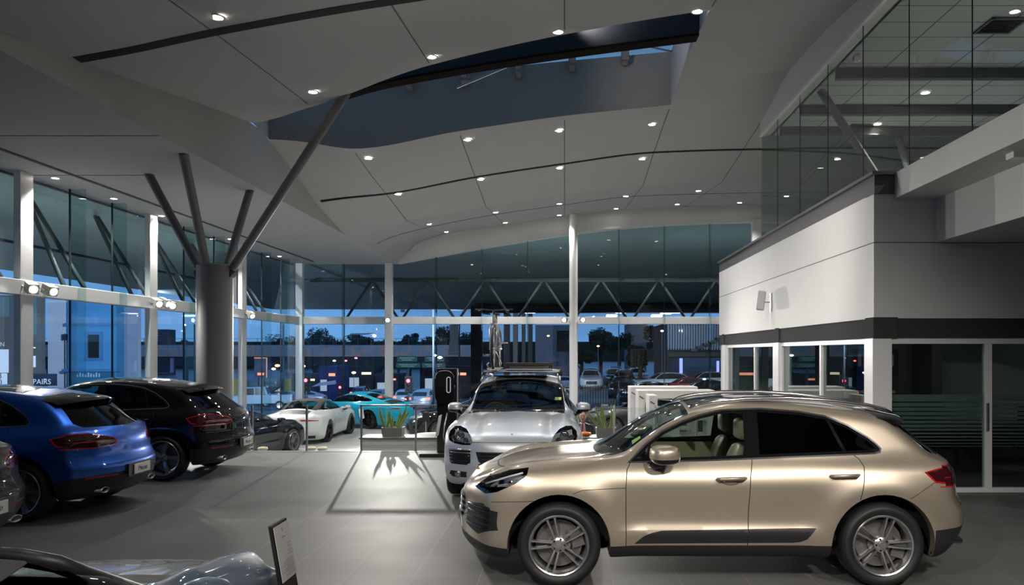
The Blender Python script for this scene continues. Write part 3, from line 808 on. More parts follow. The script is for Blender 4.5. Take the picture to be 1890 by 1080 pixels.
def seat_parts(parent, x, y, m, zf=.34):
    def soft(o, lv=2):
        s = o.modifiers.new('soft', 'SUBSURF'); s.levels = lv; s.render_levels = lv
        for p in o.data.polygons: p.use_smooth = True
    c = MB(); z = zf+.22
    c.add([(x-.27,y-.25,z),(x+.22,y-.25,z-.03),(x+.22,y+.25,z-.03),(x-.27,y+.25,z),(x-.29,y-.24,z+.13),(x+.22,y-.24,z+.09),(x+.22,y+.24,z+.09),(x-.29,y+.24,z+.13)],
          [(0,3,2,1),(4,5,6,7),(0,1,5,4),(1,2,6,5),(2,3,7,6),(3,0,4,7)])
    st = c.build('seat', m, parent, smooth='all', bevel=.05)
    # backrest lofted
    prof = [(0,.17,.25,.13),(.14,.20,.25,.13),(.34,.26,.26,.12),(.5,.31,.235,.10),(.56,.335,.16,.07)]
    c = MB(); vs = []; fs = []
    for (h, bx, hw, th) in prof:
        zz = z+.07+h
        vs += [(x+bx-th/2, y-hw*.85, zz), (x+bx-th/2+.035, y, zz), (x+bx-th/2, y+hw*.85, zz), (x+bx, y+hw, zz), (x+bx+th/2, y+hw*.7, zz), (x+bx+th/2, y-hw*.7, zz), (x+bx, y-hw, zz)]
    n = 7
    for i in range(len(prof)-1):
        for j in range(n): fs.append((n*i+j, n*i+(j+1) % n, n*i+n+(j+1) % n, n*i+n+j))
    fs += [tuple(reversed(range(n))), tuple(n*(len(prof)-1)+j for j in range(n))]
    c.add(vs, fs); o = c.build('backrest', m, st); soft(o)
    c = MB(); c.box(x+.29, x+.39, y-.13, y+.13, z+.67, z+.86); o = c.build('headrest', m, st); bv = o.modifiers.new('b', 'BEVEL'); bv.width = .04; bv.segments = 3
    for p in o.data.polygons: p.use_smooth = True
    return st

def finish(sh, root, spec):
    """turn a knifed shell into parts under root"""
    pnt = spec['paint']
    body = link('body', sh.extract(['body', 'seam', 'chrome']), [pnt, M_seam, M_chrome], root, smooth=True)
    body.data.set_sharp_from_angle(angle=math.radians(38))
    lab = {}
    for (nm, out, m, sides) in spec['parts']:
        if nm not in sh.names.values(): continue
        for sd in ((0,) if not sides else (-1, 1)):
            me = sh.extract([nm], sd)
            if len(me.polygons) == 0: continue
            o = link(out, me, m, root, smooth=True)
    for (wx, wy) in spec['wheels']:
        pass
    return body

def add_wheels(root, axles, yc, meshes, rm, R, cal=None, arch_r=.447, y_in=.45, y_out=.86, steer=0.):
    tyre, rim, disc = meshes
    for (x, zc, rm_) in [(a, R, rm) for a in axles]:
        for sg in (-1, 1):
            w = link('wheel', tyre if not tyre.materials else tyre, None, root)
            if not tyre.materials:
                tyre.materials.append(M_tyre); tyre.polygons.foreach_set('use_smooth', [True]*len(tyre.polygons)); rim.materials.append(rm_); rim.materials.append(M_gloss)
                rim.polygons.foreach_set('use_smooth', [True]*len(rim.polygons)); rim.set_sharp_from_angle(angle=math.radians(35)); disc.materials.append(M_disc)
            w.location = (x, sg*yc, R); w.rotation_euler = (0, .21*x, 0 if sg < 0 else PI)
            r = link('rim', rim, None, w); r.material_slots[0].link = 'OBJECT'; r.material_slots[0].material = rm_
            d = link('brake_disc', disc, None, w)
    for x in axles:
        for sg in (-1, 1):
            c = MB(); n = 20; vs = []; fs = []
            for i in range(n+1):
                a = PI*1.12*i/n-PI*.06; rr = arch_r+.004
                px, pz = x+rr*math.cos(a), R+rr*math.sin(a)
                vs += [(px, sg*y_in, pz), (px, sg*y_out, pz)]
            for i in range(n): fs.append((2*i, 2*i+2, 2*i+3, 2*i+1))
            fs.append(tuple(2*i for i in range(n+1)))
            c.add(vs, fs); c.build('arch_liner', M_liner, root, fix=False)

def ellipsoid(mb, c, s, nu=20, nv=14, sq=.75, M=None):
    def pw(v, e): return math.copysign(abs(v)**e, v)
    vs = []; fs = []
    for i in range(nv+1):
        ph = -PI/2+PI*i/nv
        for j in range(nu):
            th = 2*PI*j/nu
            p = Vector((pw(math.cos(ph), sq)*pw(math.cos(th), sq)*s[0], pw(math.cos(ph), sq)*pw(math.sin(th), sq)*s[1], pw(math.sin(ph), sq)*s[2]))
            if M: p = M @ p
            vs.append(p+Vector(c))
    for i in range(nv):
        for j in range(nu): fs.append((i*nu+j, i*nu+(j+1) % nu, (i+1)*nu+(j+1) % nu, (i+1)*nu+j))
    return mb.add(vs, fs)
def mirror_part(root, x, y, z, pnt, s=(.12,.11,.08), axis_x=.0, inner=.80):
    for sg in (-1, 1):
        c = MB(); M = Matrix.Rotation(sg*-.25, 3, 'Z')
        c.cur = 0; ellipsoid(c, (x, sg*y, z), s, M=M, sq=.7)
        mi = c.build('mirror', [pnt, M_gloss], root, smooth='all')
        # lower half of the cap is black
        for p in mi.data.polygons:
            if p.center.z < z-s[2]*.45: p.material_index = 1
        c = MB(); c.tube([(x-.0, sg*(y-.03), z-s[2]*.8), (x-.07, sg*(y-.12), z-s[2]*1.3), (x-.13, sg*inner, z-s[2]*1.35)], [.035,.032,.03], 8)
        c.build('mirror_arm', M_gloss, mi, smooth='all')
        c = MB(); c.bar((x+s[0]*.8, sg*(y-.08), z), (x+s[0]*.82, sg*(y+.08), z), .006, .11); c.build('mirror_glass', M_chrome, mi)
# ---------------------------------------------------------------- the sport utility estate (gold, blue, black, charcoal)
AX = 1.4035
def gp(px, py, yd):          # gold car: photograph position -> car side coordinates at lateral yd
    d = 7.66-yd
    return ((px-CX)/F*d-1.354, H-(py-CY)/F*d)
_zt = interp([-2.42,-2.36,-2.31,-2.2,-2.05,-1.85,-1.6,-1.3,-1.1,-1.0,-.8,-.55,-.3,-.1,.2,.5,.9,1.3,1.62,1.75,1.83,2.0,2.19,2.28,2.36,2.5],
             [.55,.70,.80,.90,.965,1.03,1.075,1.105,1.12,1.15,1.275,1.425,1.535,1.58,1.612,1.615,1.592,1.545,1.485,1.42,1.37,1.24,1.09,.99,.86,.5])
_w = interp([.2,.3,.36,.45,.6,.75,.88,.97,1.04,1.10,1.16,1.3,1.45,1.55,1.63], [.83,.875,.90,.915,.925,.930,.925,.905,.87,.825,.79,.725,.655,.60,.54])
_pf = interp([-2.4,-2.1,-1.7,-1.2,-.3,.8,1.5,1.9,2.3], [.965,.985,.995,.985,.985,.995,1.0,.985,.95])
_gf = interp([-1.2,-.6,0,.6,1.2,1.7,2.1,2.4], [.93,.985,1.0,1.0,.985,.955,.93,.92])
_xf = interp([.2,.28,.36,.5,.62,.75,.86,.95,1.1], [-2.22,-2.30,-2.345,-2.355,-2.34,-2.335,-2.30,-2.22,-1.9])
_xr = interp([.2,.3,.42,.55,.62,.70,.78,.88,.98,1.04,1.12,1.3,1.6], [2.12,2.25,2.34,2.385,2.385,2.345,2.315,2.31,2.29,2.25,2.3,2.4,2.6])
def suv_field(x, y, z):
    ay = np.abs(y)
    w = _w(z)
    up = sstep(z, 1.0, 1.2)
    pf = _pf(x)*(1-up)+_gf(x)*up
    ys = w*pf
    for ax in (-AX, AX):
        r = np.hypot(x-ax, z-.364)
        ys = ys+.022*np.exp(-((r-.50)/.13)**2)*sstep(z, 1.02, .82)*1.0
    # door hollow and the crease above the sill
    ys = ys-.030*np.exp(-((z-.63)/.15)**2)*sstep(np.abs(x), 1.05, .62)+.016*np.exp(-((z-.47)/.05)**2)*sstep(np.abs(x), 1.0, .7)
    xe = x-.20*(ay/.7)**2*sstep(x, .25, -.35)*sstep(x, -1.9, -1.0)+.16*(ay/.7)**2*sstep(x, 1.0, 1.7)*sstep(z, 1.0, 1.15)
    zt = _zt(xe)
    hood = sstep(x, -.95, -1.2)
    zt = zt-hood*(.05*(ay/.85)**2)+hood*.035*np.exp(-((ay-.70)/.10)**2)*sstep(x, -2.25, -1.8)-hood*.018*np.exp(-((ay-.50)/.07)**2)
    roof = sstep(x, -.5, 0)
    zt = zt-roof*.055*(ay/.6)**2
    xf = _xf(z)+.34*(ay/.93)**2.3
    xr = _xr(z)-.33*(ay/.93)**2.2
    sl = np.clip(np.gradient(_zt(np.linspace(-2.5, 2.5, 400)), 5/399.), -3, 3)
    s = np.interp(x, np.linspace(-2.5, 2.5, 400), sl)
    g2 = (z-zt)/np.sqrt(1+s*s)
    return smax([ay-ys, g2, xf-x, x-xr, .24+.0*x-z], .02)
def build_suv():
    sh = Shell(suv_field, -1.75, 1.85, .72, nst=118, naz=30, nel=92)
    # daylight opening with black frames
    D = [gp(1164,851,.80), gp(1192,823,.78), gp(1223.5,799,.76), gp(1262,780,.73), gp(1294,769,.71), gp(1335,759.5,.70), gp(1406,757,.70), gp(1476,762,.70), gp(1525,770,.70), gp(1567,787,.72), gp(1603,809,.74), gp(1617,820,.76), gp(1625,828.5,.77), gp(1624,833,.78), gp(1614,835.5,.78), gp(1567,838,.80), gp(1300,848,.80)]
    cx = sum(p[0] for p in D)/len(D); cz = sum(p[1] for p in D)/len(D)
    def grow(poly, k):
        out = []; n = len(poly)
        for i in range(n):
            a, p, b = Vector(poly[i-1]), Vector(poly[i]), Vector(poly[(i+1) % n])
            e1 = (p-a).normalized(); e2 = (b-p).normalized(); n1 = Vector((-e1.y, e1.x)); n2 = Vector((-e2.y, e2.x))
            m = (n1+n2).normalized(); m = m/max(.4, m.dot(n1))
            if (Vector((cx, cz))-p).dot(m) > 0: m = -m
            out.append((p.x+m.x*k, p.y+m.y*k))
        return out
    up = lambda c, n: c.y > .3 and n.y > .25
    sh.cut('chrome', grow(D, .014), 'y', up)
    sh.cut('frame', D, 'y', up, only=('chrome',))
    fr = ('frame',)
    inn = grow(D[:11]+[(D[12][0]+.004, D[12][1])]+D[14:], -.024)
    def clip(poly, x0, x1, sl=0.):
        """keep the part of a convex outline between two leaning vertical lines"""
        def half(P, xx, keep, s):
            out = []
            for i in range(len(P)):
                a, b = P[i], P[(i+1) % len(P)]
                fa = (a[0]-xx-s*(a[1]-1.1))*keep; fb = (b[0]-xx-s*(b[1]-1.1))*keep
                if fa >= 0: out.append(a)
                if fa*fb < 0: t = fa/(fa-fb); out.append((a[0]+(b[0]-a[0])*t, a[1]+(b[1]-a[1])*t))
            return out
        return half(half(poly, x0[0], 1, x0[1]), x1[0], -1, x1[1])
    bpx = gp(1390, 848, .8)[0]; cpx = gp(1567, 838, .8)[0]
    sh.cut('glass_front', clip(inn, (-9,0), (bpx-.075, .05)), 'y', up, fr)
    sh.cut('glass_rear', clip(inn, (bpx+.055, .05), (cpx-.02, -.42)), 'y', up, fr)
    sh.cut('glass_quarter', clip(inn, (cpx+.012, -.42), (9, 0)), 'y', up, fr)
    # windscreen, rear window
    sh.screen(-1.3, -.235, -.285, [(-.1,1.13),(.735,1.10),(.60,1.50),(.56,1.7),(-.1,1.7)], [(-.1,1.165),(.70,1.145),(.575,1.487),(.54,1.7),(-.1,1.7)])
    rw = lambda c, n: c.x > 1.6 and n.x > .2
    sh.cut('rear_window', [(-.1,1.095),(.60,1.11),(.635,1.16),(.53,1.40),(-.1,1.425)], 'x', rw)
    # lamps
    L = [gp(877,896,.62), gp(903,877,.68), gp(942,866,.76), gp(976,864,.84), gp(973,876,.84), gp(953,889,.80), gp(921,901,.72), gp(899,904,.66)]
    sh.cut('headlight', L, 'y', lambda c, n: c.x < -1.5 and c.y > .45)
    fl = lambda c, n: c.x < -1.7 and n.x < -.1
    sh.cut('grille', [(-.1,.50),(.40,.50),(.50,.60),(.46,.74),(-.1,.76)], 'x', fl)
    sh.cut('side_intake', [(.56,.49),(.80,.44),(.93,.50),(.93,.66),(.84,.72),(.56,.68)], 'x', fl)
    T = [gp(1703,871,.86), gp(1749,856,.78), gp(1775,853,.6), gp(1775,890,.6), gp(1722,890,.86)]
    sh.cut('tail_lamp', T, 'y', lambda c, n: c.x > 1.5 and c.y > .62)
    rr = lambda c, n: c.x > 1.9 and n.x > .1
    sh.cut('tail_lamp', [(.33,.91),(.345,.95),(.40,.985),(.60,1.035),(.95,1.06),(.95,.87),(.6,.862),(.42,.873),(.355,.888)], 'x', rr, (0, 'tail_lamp'))
    sh.cut('tail_inner', [(.342,.911),(.356,.946),(.41,.977),(.60,1.025),(.93,1.048),(.93,.882),(.6,.872),(.425,.883),(.366,.896)], 'x', rr, ('tail_lamp',))
    sh.cut('tail_strip', [(.44,.925),(.60,.933),(.9,.945),(.9,.955),(.6,.944),(.44,.935)], 'x', rr, ('tail_inner',))
    T2 = [gp(1708,871.5,.86), gp(1749,858.5,.78), gp(1774,855.5,.6), gp(1774,887,.6), gp(1724,887,.86)]
    sh.cut('tail_inner', T2, 'y', lambda c, n: c.x > 1.5 and c.y > .62, ('tail_lamp',))
    # black panels
    dp = [gp(1171,1006,.93), gp(1189,991,.93), gp(1204,985,.93), gp(1222,981,.93), gp(1508,975.5,.93), gp(1491,997,.93), gp(1480,1002,.93), gp(1465,1004,.93)]
    sh.cut('door_panel', dp, 'y', lambda c, n: c.y > .6)
    sh.cut('cladding', [(-2.6,.0),(-2.6,.44),(-2.25,.40),(-1.80,.325),(-.8,.355),(.95,.365),(1.8,.38),(2.0,.50),(2.6,.58),(2.6,0)][0:3]+[(-1.80,.325),(-1.8,0)], 'y', None)
    sh.cut('cladding', [(-1.8,0),(-1.8,.325),(-.8,.360),(1.85,.365),(1.85,0)], 'y', None)
    sh.cut('cladding', [(1.85,0),(1.85,.50),(2.15,.53),(2.6,.56),(2.6,0)], 'y', None)
    sh.cut('reflector', [(.40,.50),(.80,.50),(.80,.525),(.42,.52)], 'x', rr, (0, 'cladding'))
    # panel gaps
    sd = lambda c, n: c.y > .5
    sh.line('seam', [gp(1163,854,.82), gp(1157,868,.87), gp(1155.5,900,.92), gp(1156,1012,.93)], .007, 'y', sd, (0, 'door_panel'))
    sh.line('seam', [gp(1388,848,.82), gp(1385.5,880,.9), gp(1383.5,930,.92), gp(1381.5,1013,.93)], .007, 'y', sd, (0, 'door_panel'))
    sh.line('seam', [gp(1574,839,.80), gp(1588,848,.85), gp(1596,862,.88), gp(1595,885,.91), gp(1587,922,.93)], .007, 'y', sd)
    sh.line('seam', [gp(909,923,.82), gp(985,925,.93)], .005, 'y', sd)
    sh.line('seam', [gp(1058,912,.93), gp(1075,905,.93), gp(1155,902,.93)], .005, 'y', sd)
    sh.line('seam', [gp(1722,890,.88), gp(1680,920,.93)], .005, 'y', sd)
    sh.line('seam', [(0,.985),(.5,.985),(.72,.95)], .005, 'x', fl)
    sh.line('seam', [(0,.66),(.56,.655),(.66,.70),(.70,.86)], .007, 'x', rr)
    sh.arch(-AX, .364, .447); sh.arch(AX, .364, .447)
    return sh
suv_shell = build_suv()
suv_wheels = wheel_meshes(.364, .262, .245, 'twin')
suv_wheels5 = wheel_meshes(.364, .275, .245, 'five')
def make_suv(paint_m, rim_m, leather, label, plate, wheels, black_roof=False):
    root = empty('suv', (0,0,0), 0, label, 'car')
    sh = suv_shell
    spec = dict(paint=paint_m, wheels=[], parts=[
        ('frame','window_frame',M_gloss,True),('glass_front','front_door_window',M_frontglass,True),('glass_rear','rear_door_window',M_tint,True),('glass_quarter','quarter_window',M_tint,True),
        ('frame2','windscreen_frame',M_gloss,False),('windscreen','windscreen',M_clear,False),('rear_window','rear_window',M_tint,False),
        ('headlight','headlight',M_lampglass,True),('grille','grille',M_black,False),('side_intake','side_intake',M_black,True),
        ('tail_lamp','tail_lamp',M_redglow,True),('tail_inner','tail_lamp_lens',M_smoke,True),('tail_strip','tail_lamp_strip',M_red,True),('door_panel','door_blade',M_clad,True),('cladding','lower_cladding',M_clad,False),('reflector','rear_reflector',M_red,True)])
    body = finish(sh, root, spec)
    add_wheels(root, (-AX, AX), .80, wheels, rim_m, .364)
    mirror_part(root, -.50, 1.02, 1.165, paint_m, (.125,.125,.085), inner=.80)
    for sg in (-1, 1):
        for hx, hz in ((gp(1351,884,.93)), (gp(1561,879,.93))):
            c = MB(); c.cur = 0; yy = .915 if hx < .5 else .905
            c.tube([(hx-.125, sg*(yy+.005), hz-.002), (hx-.1, sg*(yy+.04), hz), (hx+.1, sg*(yy+.042), hz+.006), (hx+.125, sg*(yy+.005), hz+.006)], [.012,.016,.016,.012], 8)
            ellipsoid(c, (hx-.005, sg*(yy-.012), hz-.035), (.075,.022,.028), 14, 8, 1)
            c.build('door_handle', [paint_m], root, smooth='all')
    # roof rails
    for sg in (-1, 1) if leather is M_beige else ():
        c = MB(); pts = []
        for (x, z) in ((-.22,1.53),(-.14,1.562),(0,1.59),(.3,1.618),(.7,1.622),(1.1,1.595),(1.4,1.555),(1.56,1.515),(1.62,1.49)):
            pts.append((x, sg*(.585-.03*abs(x-.5)), z))
        c.tube(pts, [.012]+[.02]*7+[.012], 8); c.build('roof_rail', M_chrome if leather is M_beige else M_gloss, root, smooth='all')
    # spoiler
    c = MB(); vs = []; fs = []
    for i in range(17):
        y = -.60+1.2*i/16; k = 1-.10*(abs(y)/.6)**2.5; dz = -.05*(abs(y)/.6)**2
        xs_ = [1.50*k, 1.62*k, 1.80*k, 1.865*k, 1.86*k, 1.78*k, 1.70*k]; zs = [1.515+dz, 1.495+dz, 1.465+dz, 1.435+dz, 1.425+dz, 1.41+dz, 1.40+dz]
        vs += [(xs_[j], y, zs[j]) for j in range(7)]
    for i in range(16):
        for j in range(7): fs.append((7*i+j, 7*i+(j+1) % 7, 7*i+7+(j+1) % 7, 7*i+7+j))
    fs += [tuple(range(7)), tuple(16*7+j for j in reversed(range(7)))]
    c.add(vs, fs); c.build('roof_spoiler', M_gloss, root, smooth=True)
    # panoramic roof
    c = MB(); vs = []; fs = []; nx, ny = 18, 8
    for i in range(nx+1):
        x = -.20+1.35*i/nx
        for j in range(ny+1):
            y = -.45+.9*j/ny; g = .0
            zz = 1.7
            for _ in range(1): 
                lo_, hi_ = 1.2, 1.8
                for _ in range(22):
                    mid = (lo_+hi_)/2
                    if suv_field(np.array(x), np.array(y), np.array(mid)) > 0: hi_ = mid
                    else: lo_ = mid
                zz = lo_
            vs.append((x, y, zz+.003))
    for i in range(nx):
        for j in range(ny): a = i*(ny+1)+j; fs.append((a, a+ny+1, a+ny+2, a+1))
    c.add(vs, fs); c.build('roof_glass', M_gloss, root, smooth='all')
    # inner lamp details
    for sg in (-1, 1):
        for (x, y, z, r) in ((-1.97,.64,.885,.042),(-1.84,.70,.92,.038),(-2.06,.58,.865,.028)):
            c = MB(); c.lathe([(r,-.04),(r*.95,-.045),(r*.6,-.02),(0,-.012)], c=(x, sg*y, z), axis='x', n=18); c.build('headlight_reflector', M_lampin, root, smooth='all')
        c = MB(); c.tube([(-2.06,sg*.66,.86),(-1.95,sg*.71,.90),(-1.82,sg*.76,.945),(-1.72,sg*.79,.975)], .009, 6); c.build('light_guide', mat('light_guide', (.8,.82,.85), .3, noise=.02), root, smooth='all')
        c = MB()
        c.add([(-2.08,sg*.50,.80),(-2.08,sg*.50,.88),(-1.62,sg*.70,.95),(-1.62,sg*.70,.84)], [(0,1,2,3)]); c.build('headlight_bowl', M_lampdark, root, fix=False)
    # side intake slats, front grille bars
    for sg in (-1, 1):
        c = MB()
        for k, z in enumerate((.52,.575,.63,.685)):
            pts = []
            for j in range(7):
                y = .56+.36*j/6; xx = float(_xf(z))+.34*(y/.93)**2.3
                pts.append((xx-.006, sg*y, z))
            c.tube(pts, .011 if k < 3 else .016, 6)
        c.build('intake_blade', M_gloss if sg else M_gloss, root, smooth='all')
    c = MB()
    for z in (.55,.60,.65,.70):
        c.tube([(float(_xf(z))+.34*(abs(y)/.93)**2.3-.008, y, z) for y in frange(-.46,.46,10)], .011, 6)
    c.build('grille_bar', M_gloss, root, smooth='all')
    c = MB(); ellipsoid(c, (-2.205,0,.905), (.012,.026,.032), 14, 8, 1); c.build('bonnet_badge', mat('gold_badge', (.5,.32,.08), .3, .8, noise=.3, nscale=90), root, smooth='all')
    # exhausts
    for sg in (-1, 1):
        c = MB(); c.lathe([(.036,-.20),(.042,.0),(.037,.004),(.033,-.08),(0,-.08)], axis='x', n=24); e_ = c.build('exhaust_pipe', M_steel, root, smooth='all')
        e_.location = (2.235, sg*.54, .335); e_.scale = (1, 2.1, .85)
    # plate and its recess
    c = MB(); c.box(2.392, 2.404, -.19, .19, .475, .60); pl = c.build('number_plate', M_plate, root, bevel=.003)
    text_mesh(plate, .085, M_ink, pl, (2.4055, 0, .535), (PI/2, 0, PI/2), 'plate_lettering', .35)
    c = MB(); c.box(2.375, 2.392, -.3, .3, .455, .62); c.build('plate_holder', M_clad, root, bevel=.004)
    # interior
    c = MB(); c.box(-1.0,1.5,-.78,.78,.38,.42); c.box(-1.35,-.85,-.76,.76,.42,1.02); c.box(1.1,1.9,-.7,.7,.42,.95)
    inn = c.build('cabin_floor', M_liner, root)
    c = MB(); c.add([(-1.25,-.74,1.05),(-1.25,.74,1.05),(-.62,.72,1.02),(-.62,-.72,1.02),(-.55,-.72,.86),(-.55,.72,.86)], [(0,1,2,3),(3,2,5,4)]); c.build('dashboard', M_blackleather, inn, fix=False)
    c = MB()
    for sg in (-1, 1): c.box(-.6,.90,sg*.80-.01,sg*.80+.01,.42,1.07)
    c.build('door_card', leather, inn)
    for y in (-.37, .37): seat_parts(root, -.05, y, leather)
    for y in (-.36, .36): seat_parts(root, .88, y, leather)
    c = MB(); pts = [(-.52+.06*math.cos(a)*.6, .37+.185*math.sin(a), .98+.185*math.cos(a)) for a in [2*PI*k/24 for k in range(24)]]
    c.tube(pts, .014, 8, closed=True); c.bar((-.52,.2,.98),(-.52,.54,.98),.02,.04); c.tube([(-.52,.37,.98),(-.75,.37,.9)], .03, 8); c.build('steering_wheel', M_blackleather, root, smooth='all')
    c = MB(); c.box(-.36,-.33,-.13,.13,1.42,1.49); c.build('rear_view_mirror', M_black, root, bevel=.01)
    return root
P_gold = paint('champagne_metallic_paint', (.52,.44,.345), .72, .36)
P_blue = paint('sapphire_metallic_paint', (.01,.11,.55), .65, .36)
P_black = paint('jet_black_paint', (.004,.004,.005), 0, .6, spec=.02)
P_char = paint('charcoal_paint', (.006,.007,.008), 0, .6, coat=.5, spec=.03)
gold = make_suv(P_gold, M_rim, M_beige, 'champagne gold sport utility car seen side on in the foreground', 'Macan', suv_wheels)
gold.location = (1.354, 7.66, 0)
# ---------------------------------------------------------------- copies of the same model in the row at the left
def place(o, x, d, rz, z=0): o.location = (x, d, z); o.rotation_euler = (0, 0, rz); return o
blue = place(make_suv(P_blue, M_rimdark, M_blackleather, 'sapphire blue sport utility car with its tail toward the aisle', 'Macan', suv_wheels5), -7.92, 10.2, -.0)
blackc = place(make_suv(P_black, M_rimdark, M_blackleather, 'glossy black sport utility car parked beyond the blue one', 'Macan S', suv_wheels5), -7.75, 13.2, -.0)
char = place(make_suv(P_char, M_rimdark, M_blackleather, 'charcoal black sport utility car cut off by the left edge, nearest of its row', 'Turbo', suv_wheels5), -7.85, 7.45, -.0)
# ---------------------------------------------------------------- large silver estate facing the viewer
KX, KY, KZ = 1.031, 1.012, 1.04
def big_field(x, y, z): return suv_field(x/KX, y/KY, z/KZ)
def build_big():
    sh = Shell(big_field, -1.8, 1.9, .75, nst=100, naz=40, nel=92)
    up = lambda c, n: c.y > .3 and n.y > .25
    D = [(-.80,1.165),(-.66,1.30),(-.45,1.43),(-.2,1.52),(.1,1.565),(.6,1.57),(1.1,1.54),(1.5,1.46),(1.72,1.36),(1.8,1.26),(1.78,1.2)]
    sh.cut('frame', D, 'y', up)
    I = [(-.72,1.185),(-.62,1.29),(-.42,1.41),(-.19,1.495),(.1,1.54),(.16,1.54),(.16,1.19)]
    sh.cut('glass_front', I, 'y', up, ('frame',))
    sh.cut('glass_rear', [(.26,1.19),(.26,1.54),(.6,1.545),(1.05,1.52),(1.05,1.21)], 'y', up, ('frame',))
    sh.cut('glass_quarter', [(1.1,1.21),(1.1,1.515),(1.47,1.44),(1.69,1.34),(1.74,1.25)], 'y', up, ('frame',))
    sh.screen(-1.34, -.24, -.29, [(-.1,1.17),(.80,1.14),(.645,1.545),(.60,1.8),(-.1,1.8)], [(-.1,1.205),(.765,1.18),(.62,1.535),(.575,1.8),(-.1,1.8)])
    sh.cut('rear_window', [(-.1,1.14),(.62,1.15),(.54,1.45),(-.1,1.47)], 'x', lambda c, n: c.x > 1.6 and n.x > .2)
    fl = lambda c, n: c.x < -1.6 and n.x < -.08 and c.y > .35
    sh.cut('headlight', [(.515,.835),(.56,.93),(.63,1.0),(.72,1.035),(.80,1.03),(.86,.97),(.875,.90),(.86,.85),(.78,.815),(.66,.80),(.56,.805)], 'x', fl)
    f2 = lambda c, n: c.x < -1.7 and n.x < -.1
    sh.cut('grille', [(-.1,.525),(.36,.53),(.44,.60),(.475,.72),(-.1,.72)], 'x', f2)
    sh.cut('side_intake', [(.545,.58),(.60,.54),(.82,.545),(.85,.60),(.86,.72),(.55,.735)], 'x', f2)
    sh.cut('fog_recess', [(.60,.375),(.80,.37),(.85,.41),(.83,.455),(.60,.45)], 'x', f2)
    sh.cut('cladding', [(-.1,.0),(-.1,.43),(.35,.43),(.50,.36),(1.0,.345),(1.0,0)], 'x', lambda c, n: c.x < -1.7)
    sh.cut('cladding', [(-1.8,0),(-1.8,.34),(1.95,.37),(1.95,0)], 'y', None)
    sh.line('seam', [(0,.845),(.48,.845),(.53,.84)], .006, 'x', f2)
    sd = lambda c, n: c.y > .5
    sh.line('seam', [(-.86,1.10),(-.93,.9),(-.93,.36)], .007, 'y', sd); sh.line('seam', [(.2,1.18),(.2,.36)], .007, 'y', sd)
    sh.arch(-1.4475, .372, .452); sh.arch(1.4475, .372, .452)
    return sh
big = build_big()
P_silver = paint('silver_metallic_paint', (.62,.65,.68), .55, .4)
root = empty('suv', (0,0,0), 0, 'silver sport utility car facing the viewer with a bicycle on its roof', 'car')
spec = dict(paint=P_silver, wheels=[], parts=[('frame','window_frame',M_gloss,True),('glass_front','front_door_window',M_frontglass,True),('glass_rear','rear_door_window',M_tint,True),('glass_quarter','quarter_window',M_tint,True),
    ('frame2','windscreen_frame',M_gloss,False),('windscreen','windscreen',M_clear,False),('rear_window','rear_window',M_tint,False),('headlight','headlight',M_lampglass,True),('grille','grille',M_black,False),
    ('side_intake','side_intake',M_black,True),('fog_recess','fog_lamp_recess',M_gloss,True),('cladding','lower_cladding',M_clad,False)])
finish(big, root, spec)
add_wheels(root, (-1.4475, 1.4475), .82, suv_wheels, M_rim, .372, arch_r=.452)
mirror_part(root, -.62, .985, 1.19, P_silver, (.10,.105,.078), inner=.82)
def bx(z): return float(_xf(z/KZ))*KX
for sg in (-1, 1):
    for k, z in enumerate((.575,.62,.665,.70)):
        c = MB(); c.tube([(bx(z)+.34*(y/.94)**2.3-.004, sg*y, z) for y in frange(.55,.84,6)], .009, 6); c.build('intake_blade', M_gloss if k < 3 else M_chrome, root, smooth='all')
    c = MB(); c.tube([(bx(.74)+.34*(y/.94)**2.3-.012, sg*y, .742) for y in frange(.53,.86,8)], .011, 6); c.build('chrome_strip', M_chrome, root, smooth='all')
    c = MB()
    c.lathe([(.045,0),(.045,-.012),(.03,-.02),(0,-.02)], c=(bx(.41)+.34*(.72/.94)**2.3-.0, sg*.72, .413), axis='x', n=18); c.build('fog_lamp', M_lampin, root, smooth=True)
    for (y, z, r, dx) in ((.70,.925,.062,.0),(.62,.86,.04,-.03),(.79,.89,.035,.05)):
        c = MB(); xx = bx(.90)+.34*(y/.94)**2.3+.04
        c.lathe([(r,-.03),(r*.93,-.036),(r*.86,-.005),(r*.5,.012),(r*.42,-.02),(0,-.03)], c=(xx, sg*y, z), axis='x', n=22); c.build('headlight_projector', M_lampin, root, smooth='all')
    c = MB()
    for k in range(4):
        yy, zz = .57+.07*k, .995-.0*k+.012*k; 
    c.add([(bx(.9)+.20,sg*.50,.80),(bx(.9)+.24,sg*.52,.92),(bx(.9)+.44,sg*.80,.98),(bx(.9)+.42,sg*.82,.82)], [(0,1,2,3)]); c.build('headlight_bowl', M_lampdark, root, fix=False)
    c = MB(); c.tube([(-.2,sg*.63,1.585),(0,sg*.62,1.64),(.5,sg*.61,1.675),(1.2,sg*.59,1.64),(1.6,sg*.57,1.555)], .018, 8); c.build('roof_rail', M_steel, root, smooth='all')
    for x in (.12, 1.0):
        c = MB(); c.tube([(x,sg*.63,1.645),(x,sg*.62,1.70),(x,sg*.57,1.725)], [.035,.03,.02], 8); c.build('rail_foot', M_black, root, smooth='all')
for z in (.56,.605,.65,.695):
    c = MB(); c.tube([(bx(z)+.34*(abs(y)/.94)**2.3-.006, y, z) for y in frange(-.43,.43,12)], .009, 6); c.build('grille_bar', M_gloss, root, smooth='all')
for x in (.12, 1.0):
    c = MB(); c.bar((x,-.62,1.725),(x,.62,1.725),.07,.03); c.build('roof_bar', M_steel, root, bevel=.008)
c = MB(); c.box(-.25,.35,-.42,.42,1.655,1.672); c.build('sun_roof', M_gloss, root)
